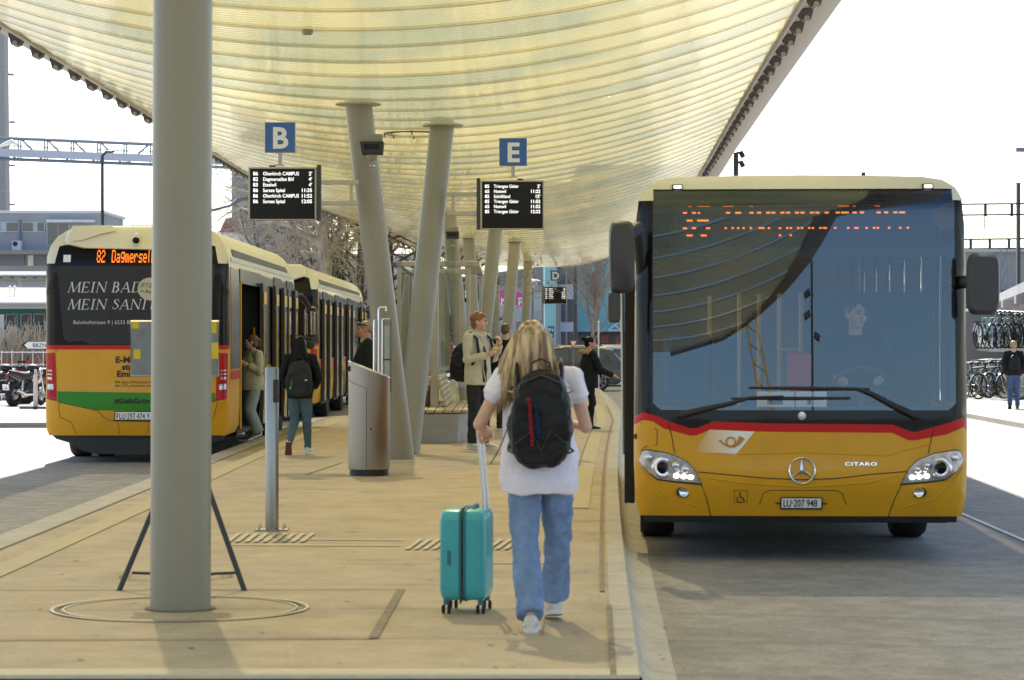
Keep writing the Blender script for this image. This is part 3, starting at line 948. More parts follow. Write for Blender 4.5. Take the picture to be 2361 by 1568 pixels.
# ---- the bus on the right, seen from the front ---------------------
def front_bus():
    bx, dy = 1847.5, 20.0
    root = thing('city_bus', 'yellow low-floor bus seen from the front with blue sky mirrored in its windscreen', 'bus', ((bx - 1180.5) / 6040 * dy, dy, ROAD), rad(-2.75))
    def q(x, y): return ((x - bx) / 302, (1297.7 - y) / 302)
    def Q(pts): return [q(*p) for p in pts]
    def fn(u, v, off=0.0):
        y = .03 * (u / 1.275) ** 2 + corner(abs(u) - 1.135, .137)
        if v > 1.08: y += (v - 1.08) * .070
        if v > 2.72: y += .16 * ((v - 2.72) / .25) ** 2
        if v < .75: y += .10 * ((.75 - v) / .4) ** 2
        y -= .02 * math.exp(-((v - .62) / .12) ** 2) * max(0, 1 - (u / .9) ** 4)
        k = 1 + max(0, off) / 1.6 * min(1, max(0, (abs(u) - .95) / .3))
        return (u * k, y - off, v)
    half = [(1.235, .35), (1.268, .5), (1.277, .75), (1.277, 1.2), (1.272, 2.2), (1.262, 2.6), (1.24, 2.78), (1.19, 2.88), (1.10, 2.94), (.95, 2.965), (.5, 2.975), (0, 2.98)]
    hull(root, half, fn, 12.0, 2.77, M['bus yellow'], M['bus cream'], True, [(sd, .6, 9.9, 1.21, 2.6) for sd in (-1, 1)])
    RT = [(1460, 964), (1482, 951), (1515, 960), (1540.5, 971), (1590.5, 988), (1610.5, 986.5), (1643, 972), (1771, 976.5), (1930, 977.5), (2058, 979), (2098.5, 995), (2111, 995.5), (2181, 976.4), (2221, 963), (2235, 975)]
    RB = [(1460, 981.5), (1484.5, 969), (1506, 972.8), (1531, 989), (1591, 1005), (1606, 1005), (1638, 991.5), (1771, 996), (1930, 997), (2056, 998), (2093, 1015), (2111, 1015), (2181, 1001.5), (2221, 985), (2235, 994)]
    def cl(p):
        u, v = p; return (max(-1.277, min(1.277, u)), v)
    rt, rb = [cl(p) for p in Q(RT)], [cl(p) for p in Q(RB)]
    lowp = [(-1.277, .75), (-1.268, .5), (-1.235, .35), (1.235, .35), (1.268, .5), (1.277, .75)] + rb[::-1]
    obj('front_panel', MB().patch(lowp, fn, .055), M['bus yellow'], root, 40)
    obj('red_band', MB().patch(rt + rb[::-1], fn, .055), M['bus red'], root, 40)
    # windscreen surround, glass and roof band
    gl = Q([(1506, 437), (2203, 437), (2203, 930), (2185, 946), (1525, 946), (1506, 930)])
    L_ = [(-1.277, rt[0][1])] + rt
    s_left = [(-1.277, rt[0][1] + .0), rt[1], rt[2], q(1506, 930), q(1506, 437), (q(1506, 0)[0], 2.865), (-1.20, 2.865), (-1.262, 2.6), (-1.272, 2.2)]
    s_right = [(1.277, rt[-1][1]), (1.272, 2.2), (1.262, 2.6), (1.20, 2.865), (q(2203, 0)[0], 2.865), q(2203, 437), q(2203, 930), rt[-3], rt[-2]]
    cowl = [q(1506, 930), q(1525, 946), q(2185, 946), q(2203, 930)] + rt[2:-2][::-1]
    mb = MB().patch(s_left, fn, .055).patch(s_right, fn, .055).patch(cowl, fn, .055)
    mb.patch([q(1506, 432), q(2203, 432), q(2203, 437), q(1506, 437)], fn, .1)
    obj('windscreen_frame', mb, M['bus black'], root, 40)
    ws = obj('windscreen', MB().patch(gl, fn, .055), M['windscreen'], root, 60, fix=False)
    # inner dark border printed on the glass
    band = MB().patch(Q([(1512, 440), (2200, 440), (2200, 466), (1512, 466)]), fn, .1, -.012)
    band.patch(Q([(1512, 570), (2200, 570), (2200, 592), (1512, 586)]), fn, .1, -.012)
    obj('tint_band', band, M['bus black'], root)
    topb = [(-1.262, 2.77), (-1.19, 2.88)]
    band = [(-1.20, 2.865), (1.20, 2.865), (1.19, 2.88), (1.10, 2.94), (.95, 2.965), (.5, 2.975), (0, 2.98), (-.5, 2.975), (-.95, 2.965), (-1.10, 2.94), (-1.19, 2.88)]
    mb = MB().patch(band, fn, .04)
    mb.patch([(-1.245, 2.775), (-1.125, 2.775), (-1.125, 2.868), (-1.195, 2.868)], fn, .03, .006)
    mb.patch([(1.245, 2.775), (1.195, 2.868), (1.16, 2.868), (1.16, 2.775)], fn, .03, .006)
    obj('roof_front', mb, M['bus cream'], root, 50)
    for s in (-1, 1):
        obj('roof_fairing', MB().tube([(s * 1.05, .75, 2.92), (s * 1.06, 1.1, 2.965), (s * 1.06, 1.8, 2.975), (s * 1.06, 8, 2.975), (s * 1.06, 8.5, 2.93)], [.02, .04, .06, .06, .03], 14), M['bus cream'], root, 60)
    obj('roof_antenna', MB().tube([(.66, 2.2, 2.95), (.66, 2.2, 3.12)], .018, 8), M['trim black'], root)
    for x in (1563, 2143):
        u, v = q(x, 427)
        l = obj('marker_light', MB().tube([fn(u - .04, v, .004), fn(u + .04, v, .004)], .022, 10), M['trim black'], root, 60)
        obj('marker_led', MB().tube([fn(u - .025, v, .022), fn(u + .03, v, .022)], .011, 8), M['led white'], l, 60)
    # headlights
    H = [(1474.5, 1061), (1483, 1043), (1493, 1039), (1543, 1047), (1580, 1062), (1600.5, 1082), (1617, 1115), (1556, 1110), (1518, 1105), (1498, 1091), (1484, 1076)]
    for s in (-1, 1):
        def mir(p): return (abs(q(*p)[0]) * s, q(*p)[1] + (.003 if s > 0 else 0))
        hp = [mir(p) for p in H]
        cu = sum(p[0] for p in hp) / len(hp); cv = sum(p[1] for p in hp) / len(hp)
        big = [(cu + (p[0] - cu) * 1.04, cv + (p[1] - cv) * 1.10 - .003) for p in hp]
        hl = obj('headlight', MB().patch(hp, fn, .04, .007), M['lamp clear'], root, 50)
        obj('headlight_gasket', MB().patch(big, fn, .04, .004), M['trim black'], hl, 50)
        pu, pv = mir((1529, 1079))
        p = Vector(fn(pu, pv, .012))
        tl = Matrix.Rotation(-s * .32, 4, 'Z')
        mb = MB()
        mb.lathe([(.052, -.006), (.072, -.012), (.086, -.004), (.088, .006), (.06, .01)], (0, 0, 0), 28, 'y'); mb.xf(Matrix.Translation(p) @ tl)
        obj('projector_ring', mb, M['chrome'], hl, 50)
        mb = MB().ell((0, 0, 0), (.048, .02, .048), 20, 10).xf(Matrix.Translation(p + Vector((0, -.004, 0))) @ tl)
        obj('projector_lens', mb, M['display black'], hl, 60)
        mb = MB()
        for x, y in ((1560, 1098), (1577, 1099.5), (1593, 1101)):
            u, v = mir((x, y)); mb.ell(fn(u, v, .014), (.024, .008, .019), 12, 8)
        obj('daytime_light', mb, M['led white'], hl, 60)
        for x, y, r in ((1558, 1074, .03), (1580, 1083, .03), (1563, 1085, .018), (1497, 1056, .03)):
            u, v = mir((x, y)); obj('reflector', MB().ell(fn(u, v, .010), (r, .01, r), 12, 8), M['chrome'], hl, 60)
        obj('lens_cover', MB().patch(hp, fn, .04, .026), M['lamp cover'], hl, 60, fix=False)
        u, v = mir((1577, 1136))
        p = Vector(fn(u, v, .0))
        mb = MB().ell((0, 0, 0), (.062, .012, .044), 22, 8).xf(Matrix.Translation(p) @ tl)
        fg = obj('fog_light', mb, M['trim black'], root, 60)
        mb = MB().lathe([(.001, -.012), (.03, -.016), (.036, -.02), (.04, -.012), (.04, 0), (.001, 0)], (0, 0, 0), 20, 'y').xf(Matrix.Translation(p + Vector((s * .004, -.004, 0))) @ tl)
        obj('fog_lens', mb, M['chrome'], fg, 40)
    # creases, seams, flaps
    mb = MB()
    for s in (1, -1):
        def mm(x, y): u, v = q(x, y); return (u * s if s > 0 else u, v)
    L1 = [(1541, 973), (1549, 1005), (1556, 1046)]
    seam(mb, Q(L1), fn); seam(mb, [(-u, v) for u, v in Q([(1541, 985), (1549, 1010), (1556, 1046)])], fn)
    seam(mb, Q([(1617, 1117), (1630, 1150), (1640, 1192)]), fn); seam(mb, [(-u, v) for u, v in Q([(1617, 1117), (1632, 1150), (1645, 1192)])], fn)
    seam(mb, Q([(1611, 1089), (1700, 1097), (1771, 1103), (1850, 1106), (1930, 1103), (2010, 1093), (2088, 1087)]), fn)
    seam(mb, Q([(1478, 977), (1512, 989), (1516, 993), (1515, 1027), (1490, 1030), (1478, 1040)]), fn, .003)
    seam(mb, Q([(1752, 1165), (1760, 1138), (1775, 1131), (1930, 1131), (1942, 1138), (1952, 1165)]), fn, .003)
    seam(mb, Q([(1694, 1131), (1724, 1131), (1724, 1160), (1694, 1160), (1694, 1131)]), fn, .0025)
    obj('panel_seams', mb, M['ink'], root, 60)
    mb = MB()
    seam(mb, Q([(1640, 1045), (1700, 1047), (1790, 1046), (1850, 1043), (1930, 1046), (2050, 1050), (2075, 1040), (2120, 1030), (2150, 1022)]), fn, .006, -.001)
    seam(mb, Q([(1630, 1102), (1700, 1112), (1850, 1123), (2000, 1112), (2070, 1095)]), fn, .008, -.003)
    seam(mb, Q([(1478, 1080), (1500, 1110), (1540, 1150), (1620, 1172)]), fn, .008, -.003)
    seam(mb, [(-u, v) for u, v in Q([(1478, 1080), (1500, 1110), (1540, 1150), (1620, 1172)])], fn, .008, -.003)
    obj('panel_creases', mb, M['bus yellow'], root, 80)
    mb = MB()
    u, v = q(1466, 1008); mb.ell(fn(u, v, .002), (.012, .01, .022), 10, 6)
    obj('flap_lock', mb, M['trim black'], root, 60)
    # lower lip
    obj('bumper_lip', MB().patch([(-1.2, .365), (1.2, .365), (1.2, .30), (-1.2, .30)], lambda u, v, o: fn(u, v, o - .02), .1), M['trim black'], root)
    # emblem, lettering, plate
    cu, cv = q(1849, 1085)
    mb = MB()
    R = .098
    mb.tube([fn(cu + R * math.cos(a * PI / 20), cv + R * math.sin(a * PI / 20), .008) for a in range(40)], .008, 8, closed=True)
    for k in range(3):
        a = PI / 2 + k * 2 * PI / 3
        mb.tube([fn(cu, cv, .016), fn(cu + R * math.cos(a), cv + R * math.sin(a), .008)], [.017, .004], 4)
    obj('star_emblem', mb, M['chrome'], root, 30)
    cu, cv = q(1849, 959)
    mb = MB().lathe([(.001, -.012), (.03, -.010), (.034, 0), (.001, 0)], fn(cu, cv, .004), 20, 'y')
    obj('small_emblem', mb, M['lamp clear'], root, 40)
    u, v = q(1947, 1073)
    obj('lettering', MB().text('CITARO', .036, fn, (u, v), weight=.0004, sx=1.75, spacing=1.1, depth=.006), M['chrome'], root)
    mb = MB().patch(Q([(1800, 1147), (1897, 1147), (1897, 1176), (1800, 1176)]), fn, .1, .016)
    mb.patch(Q([(1789, 1160), (1802, 1160), (1802, 1163), (1789, 1163)]), fn, .1, .01); mb.patch(Q([(1896, 1161), (1908, 1161), (1908, 1164), (1896, 1164)]), fn, .1, .01)
    pl = obj('licence_plate', mb, M['trim black'], root)
    obj('plate_face', MB().patch(Q([(1803, 1149.5), (1894, 1149.5), (1894, 1172), (1803, 1172)]), fn, .1, .019), M['plate white'], pl)
    u, v = q(1806, 1169)
    obj('plate_number', MB().text('LU\u00b7207 948', .079, fn, (u, v), weight=.0008, sx=.70, depth=.022), M['ink'], pl)
    # wheelchair pictogram
    mb = MB()
    c = q(1708, 1149)
    mb.tube([fn(c[0] + .026 * math.cos(a * PI / 8), c[1] - .01 + .026 * math.sin(a * PI / 8), .002) for a in range(6, 15)], .004, 5)
    mb.tube([fn(c[0] - .004, c[1] + .03, .002), fn(c[0], c[1] + .002, .002), fn(c[0] + .02, c[1], .002), fn(c[0] + .03, c[1] - .026, .002)], .005, 5)
    mb.ell(fn(c[0] - .004, c[1] + .04, .002), (.007, .004, .007), 8, 6)
    obj('wheelchair_symbol', mb, M['ink'], root)
    # post-horn badge
    m = bpy.data.materials.new('badge fade'); m.use_nodes = True; t = m.node_tree
    tc = t.nodes.new('ShaderNodeTexCoord'); sp = t.nodes.new('ShaderNodeSeparateXYZ'); mr = t.nodes.new('ShaderNodeMapRange'); rp = t.nodes.new('ShaderNodeValToRGB')
    t.links.new(tc.outputs['Object'], sp.inputs[0]); t.links.new(sp.outputs[0], mr.inputs[0])
    mr.inputs[1].default_value = q(1602, 0)[0]; mr.inputs[2].default_value = q(1700, 0)[0]
    t.links.new(mr.outputs[0], rp.inputs[0])
    rp.color_ramp.elements[0].color = (*YEL, 1); rp.color_ramp.elements[1].color = (.82, .80, .72, 1)
    t.links.new(rp.outputs[0], t.nodes['Principled BSDF'].inputs['Base Color']); t.nodes['Principled BSDF'].inputs['Roughness'].default_value = .3
    bd = obj('post_badge', MB().patch(Q([(1636, 991), (1740, 995.5), (1697, 1049), (1598, 1043)]), fn, .05, .003), m, root)
    mb = MB()
    c = q(1685.5, 1019)
    mb.tube([fn(c[0] + .034 * math.cos(a * PI / 10), c[1] + .034 * math.sin(a * PI / 10), .007) for a in range(20)], .006, 6, closed=True)
    mb.tube([fn(*q(1659, 1015), .007), fn(*q(1672, 1026), .007), fn(*q(1686, 1031.5), .007)], .006, 6)
    mb.patch(Q([(1684, 1029), (1697, 1025), (1705, 1005), (1718, 1012), (1706, 1026), (1692, 1033.5)]), fn, .05, .007)
    mat('horn brown', (.52, .20, .03), .4)
    obj('post_horn', mb, M['horn brown'], bd)
    # wipers
    for pts, bl in ((((1568, 958), (1620, 944), (1680, 931), (1727, 917), (1806, 914)), ((1686, 919), (1960, 918))), (((2112, 960), (2060, 935), (2010, 908), (1975, 896), (1888, 895)), ((1727, 894), (2004, 897)))):
        mb = MB().tube([fn(*q(*p), .05) for p in pts], [.028, .022, .016, .011, .009], 8)
        mb.ell(fn(*q(*pts[0]), .03), (.035, .03, .022), 10, 8)
        wp = obj('wiper', mb, M['trim black'], root, 60)
        mb = MB().tube([fn(*q(*bl[0]), .02), fn((q(*bl[0])[0] + q(*bl[1])[0]) / 2, (q(*bl[0])[1] + q(*bl[1])[1]) / 2, .03), fn(*q(*bl[1]), .02)], [.008, .015, .009], 8)
        obj('wiper_blade', mb, M['trim black'], wp, 60)
    # mirrors
    def shell(x0, x1, y0, y1, dep, yoff, round_):
        (u0, v1), (u1, v0) = q(x0, y0), q(x1, y1)
        rows = []
        for k, s in ((0, .86), (.25, .97), (.6, 1), (1, .95)):
            cu, cv, hu, hv = (u0 + u1) / 2, (v0 + v1) / 2, (u1 - u0) / 2 * s, (v1 - v0) / 2 * s
            r = []
            for a in range(28):
                ang = 2 * PI * a / 28
                c_, s_ = math.cos(ang), math.sin(ang)
                r.append((cu + hu * math.copysign(abs(c_) ** .45, c_), yoff + dep * k, cv + hv * math.copysign(abs(s_) ** round_, s_)))
            rows.append(r)
        return MB().loft(rows)
    ml = obj('wing_mirror', shell(1405, 1464, 512, 678, .20, -.42, .35), M['mirror grey'], root, 60)
    obj('wide_angle_mirror', shell(1402, 1432, 672, 745, .16, -.40, .3), M['mirror grey'], ml, 60)
    obj('mirror_arm', MB().tube([(-1.22, .25, q(0, 640)[1]), (-1.235, -.06, q(0, 560)[1]), (-1.25, -.26, q(0, 530)[1]), (-1.32, -.33, q(0, 548)[1])], [.035, .045, .055, .05], 12), M['trim black'], ml, 60)
    mr_ = obj('wing_mirror', shell(2224, 2297, 584, 727, .20, -.18, .3), M['mirror grey'], root, 60)
    obj('mirror_arm', MB().tube([(1.2, .3, q(0, 650)[1]), (1.31, -.05, q(0, 650)[1])], .05, 10), M['trim black'], mr_, 60)
    # open front door leaf on the kerb side
    mb = MB().bx(-1.335, -1.275, .55, 1.16, .42, 2.30)
    dr = obj('front_door', mb, M['bus black'], root, bevel=.015)
    obj('door_seal', MB().bx(-1.352, -1.27, .51, .55, .42, 2.30), M['rubber'], dr, bevel=.01)
    obj('door_rail', MB().tube([(-1.36, .56, .8), (-1.37, .6, 2.1)], .014, 8), M['anodised'], dr)
    # display box with a half-scanned row of dots
    obj('destination_display', MB().bx(q(1550, 0)[0], q(2160, 0)[0], .30, .36, q(0, 572)[1], q(0, 468)[1]), M['display black'], root)
    mb = MB()
    def z7(a): return 1180.5 + a / 4
    def z8(a): return 1770.8 + a / 4
    rws = {486: [(z7, 1595, 1620), (z7, 1680, 1705), (z7, 1735, 1735), (z7, 1998, 2022), (z7, 2085, 2125), (z7, 2218, 2245), (z7, 2288, 2310)] + [(z8, a, b) for a, b in ((12, 35), (60, 86), (145, 172), (197, 222), (280, 306), (332, 358), (420, 445), (470, 496), (557, 582), (660, 685), (710, 770), (815, 840), (885, 910), (1040, 1065), (1110, 1135), (1195, 1220), (1250, 1293))],
           504: [(z7, 1630, 1670), (z7, 1730, 1822)],
           522: [(z7, 1595, 1620), (z7, 1680, 1705), (z7, 1812, 1838), (z7, 1985, 1985), (z7, 2050, 2050), (z7, 2101, 2101), (z7, 2152, 2152), (z7, 2220, 2220), (z7, 2303, 2342)] + [(z8, a, a) for a in (28, 130, 198, 232, 300, 335, 403, 437, 507, 540, 558, 645, 765, 832, 850, 937, 1007, 1042, 1145, 1250, 1320)],
           539: [(z7, 1630, 1670), (z7, 1762, 1805), (z8, 130, 130), (z8, 232, 232)],
           471: [(z7, 1640, 1670), (z7, 1730, 1840), (z7, 1965, 2060), (z7, 2215, 2245), (z8, 680, 770), (z8, 815, 840), (z8, 1020, 1065)]}
    for yv, spans in rws.items():
        r = .0085 if yv != 471 else .0035
        for f_, a, b in spans:
            k = a
            while k <= b + 1:
                u, v = q(f_(k), yv)
                mb.box((u, .292, v), (r * 2, .006, r * 1.5)); k += 17
    obj('led_dots', mb, M['led orange'], root)
    # saloon seen through the glass
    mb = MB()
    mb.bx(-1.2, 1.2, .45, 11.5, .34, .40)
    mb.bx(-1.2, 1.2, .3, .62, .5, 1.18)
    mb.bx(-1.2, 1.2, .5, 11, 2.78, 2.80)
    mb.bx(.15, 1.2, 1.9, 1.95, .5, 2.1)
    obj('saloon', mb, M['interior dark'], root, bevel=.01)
    obj('dashboard', MB().prism([(.28, 1.10), (.75, 1.16), (.95, 1.02), (.95, .5), (.3, .5)], .05, 1.2, 'x'), M['trim black'], root, bevel=.02)
    sw = [(.53 + .24 * math.cos(a * PI / 14), .98 - .16 * math.sin(a * PI / 14), 1.28 + .2 * math.sin(a * PI / 14)) for a in range(28)]
    mb = MB().tube(sw, .018, 8, closed=True); mb.tube([sw[0], sw[14]], .016, 6); mb.tube([(.53, .98, 1.28), (.53, .85, 1.0)], .03, 8)
    obj('steering_wheel', mb, M['mirror grey'], root, 60)
    for x, y in ((.62, 1.62), (-.8, 3.2), (-.35, 3.2), (.5, 3.4), (.9, 3.4), (-.8, 4.3), (.6, 4.6)):
        mb = MB().bx(x - .21, x + .21, y - .02, y + .08, .85, 1.75).bx(x - .21, x + .21, y - .42, y, .8, .9)
        obj('seat', mb, M['seat blue'], root, bevel=.05, seg=3)
    for x, y, z0, z1 in ((-.38, 2.4, .5, 2.1), (-.2, 2.7, .5, 2.1), (-.05, 2.2, 1.0, 2.1), (.12, 2.0, .9, 2.1), (.25, 2.8, .9, 2.1), (-.6, 3.6, .5, 2.1)):
        obj('handrail', MB().tube([(x, y, z0), (x, y, z1)], .017, 8), M['rail yellow'], root, 60)
    obj('handrail', MB().tube([(-.05, 2.2, 1.62), (.25, 2.2, 1.62), (.25, 2.2, 1.75), (.33, 2.2, 1.75)], .017, 8), M['rail yellow'], root, 60)
    obj('ticket_counter', MB().bx(-.02, .16, 1.2, 1.6, .9, 1.6), M['bus red'], root, bevel=.02)
    mat('paper', (.72, .74, .72), .7)
    obj('dashboard_notice', MB().bx(-.32, -.03, .38, .385, 1.12, 1.30).bx(-.02, .22, .38, .385, 1.12, 1.30), M['paper'], root)
    obj('notice_text', MB().bx(-.24, -.12, .377, .379, 1.2, 1.235).bx(.07, .10, .377, .379, 1.2, 1.24), M['seat blue'], root)
    # windows along both sides and wheels
    def sfn(s):
        def f(u, v, off):
            x = cr([(.3, 1.235), (.5, 1.268), (.75, 1.277), (1.2, 1.277), (2.2, 1.272), (2.6, 1.262), (2.78, 1.24)], v)
            return (s * (x + off), u, v)
        return f
    for s in (-1, 1):
        y = .55
        while y < 11.2:
            w_ = 1.42
            obj('side_window', MB().patch([(y, 1.18), (y + w_, 1.18), (y + w_, 2.68), (y, 2.68)], sfn(s), .3, .004), M['side glass'], root, fix=False)
            obj('window_pillar', MB().bx(*sorted((s * 1.25, s * 1.268)), y + w_ - .05, y + w_ + .1, 1.18, 2.66), M['bus black'], root)
            y += w_ + .04
        obj('side_stripe', MB().patch([(.4, 1.04), (11.6, 1.04), (11.6, 1.14), (.4, 1.14)], sfn(s), .5, .004), M['bus red'], root)
        for y in (2.75, 8.6):
            wheel(root, s * 1.08, y, sg=s)
            ar = [(y + .6 * math.cos(a * PI / 12), .34 + .62 * math.sin(a * PI / 12)) for a in range(13)]
            obj('wheel_arch', MB().patch(ar, sfn(s), .1, .003), M['trim black'], root)
    obj('underbody', MB().bx(-1.15, 1.15, .4, 11.5, .28, .36), M['trim black'], root)
    return root
front_bus()

# ---- serif capitals for the advertisement, drawn as strokes ----------
SER = {'M': ('t0,0:.12,1 T.12,1:.42,0 t.42,0:.78,1 T.78,1:.86,0', '0.-.08:.1 0.78:.98 1.0:.2 1.76:.9', .95),
       'E': ('T.14,0:.14,1 t.14,1:.56,1 t.14,.5:.46,.5 t.14,0:.6,0 t.56,1:.56,.82 t.6,0:.62,.2 t.46,.42:.46,.58', '0.02:.26 1.02:.26', .72),
       'I': ('T.16,0:.16,1', '0.02:.3 1.02:.3', .40),
       'N': ('t.1,0:.1,1 T.1,1:.72,0 t.72,0:.72,1', '0.0:.2 1.0:.16 1.62:.82', .88),
       'B': ('T.14,0:.14,1 t.14,1:.36,1 T.36,1:.5,.76 T.5,.76:.36,.53 t.36,.53:.14,.53 t.36,.53:.44,.5 T.44,.5:.58,.26 T.58,.26:.4,0 t.4,0:.14,0', '0.02:.24 1.02:.24', .70),
       'A': ('t.04,0:.36,1 T.36,1:.70,0 t.16,.36:.54,.36', '0.-.04:.16 0.58:.82', .80),
       'D': ('T.14,0:.14,1 t.14,1:.4,1 t.4,1:.62,.85 T.62,.85:.7,.5 T.7,.5:.6,.16 t.6,.16:.4,0 t.4,0:.14,0', '0.02:.24 1.02:.24', .84),
       'S': ('t.5,.86:.34,1 t.34,1:.18,.93 T.18,.93:.14,.74 T.14,.74:.3,.58 T.3,.58:.48,.42 T.48,.42:.5,.2 t.5,.2:.3,0 t.3,0:.1,.12 t.1,.12:.1,.26 t.5,.86:.5,.74', '', .62),
       'T': ('T.34,0:.34,1 t.04,1:.64,1 t.04,1:.04,.82 t.64,1:.64,.82', '0.2:.48', .70),
       'R': ('T.14,0:.14,1 t.14,1:.38,1 T.38,1:.52,.75 t.52,.75:.36,.5 t.36,.5:.14,.5 T.34,.5:.64,0', '0.02:.26 1.02:.26', .74)}
def serif(mb, s, at, h, fn, sl=.22, depth=.004, xs=1.22):
    x0, y0 = at
    for ch in s:
        up = ch
        dots = ch == '\u00c4'
        if dots: up = 'A'
        if up == ' ': x0 += .34 * h * xs; continue
        st, sf, wd = SER[up]
        def pt(a, b): return (x0 + (a * xs + b * sl) * h, y0 + b * h)
        def bar(a, b, w_):
            (ax, ay), (bx_, by) = pt(*a), pt(*b)
            tx, ty = bx_ - ax, by - ay
            l = math.hypot(tx, ty) or 1
            # upright strokes keep their width across
            nx, ny = -ty / l * w_ * h / 2, tx / l * w_ * h / 2
            q = [(ax + nx, ay + ny), (bx_ + nx, by + ny), (bx_ - nx, by - ny), (ax - nx, ay - ny)]
            mb.add([fn(u, v, depth) for u, v in q], [(0, 1, 2, 3)])
        for tok in st.split():
            w_ = .125 if tok[0] == 'T' else .05
            a, b = tok[1:].split(':')
            bar(tuple(map(float, a.split(','))), tuple(map(float, b.split(','))), w_)
        for tok in sf.split():
            y, r = tok.split('.', 1)
            a, b = r.split(':')
            a = float(a) if a.startswith('-') or '.' in a else float('0.' + a if len(a) > 1 else a)
            bar((a, float(y)), (float(b), float(y)), .045)
        if dots:
            for a in (.2, .5): bar((a, 1.2), (a + .1, 1.2), .1)
        x0 += (wd + .06) * h * xs
    return mb
# ---- dot-matrix letters for the rear display -------------------------
DOT = {'8': '01110 10001 10001 01110 10001 10001 01110', '2': '01110 10001 00001 00110 01000 10000 11111', 'D': '11110 10001 10001 10001 10001 10001 11110',
       'a': '00000 00000 01110 00001 01111 10001 01111', 'g': '00000 01111 10001 10001 01111 00001 01110', 'm': '00000 00000 11010 10101 10101 10101 10101',
       'e': '00000 00000 01110 10001 11111 10000 01110', 'r': '00000 00000 10110 11001 10000 10000 10000', 's': '00000 00000 01111 10000 01110 00001 11110',
       'l': '010 010 010 010 010 010 010', 'n': '00000 00000 10110 11001 10001 10001 10001', ' ': '000 000 000 000 000 000 000', '7': '11111 00001 00010 00100 01000 01000 01000'}
def dots(mb, s, at, w_, h, fn):
    x = at[0]
    for ch in s:
        rows = DOT[ch].split()
        for j, r in enumerate(rows):
            for i, c in enumerate(r):
                if c == '1':
                    u, v = x + i * w_, at[1] + (6 - j) * h
                    mb.add([fn(u, v, .006), fn(u + w_ * .95, v, .006), fn(u + w_ * .95, v + h * .9, .006), fn(u, v + h * .9, .006)], [(0, 1, 2, 3)])
        x += (len(rows[0]) + 1) * w_
    return mb

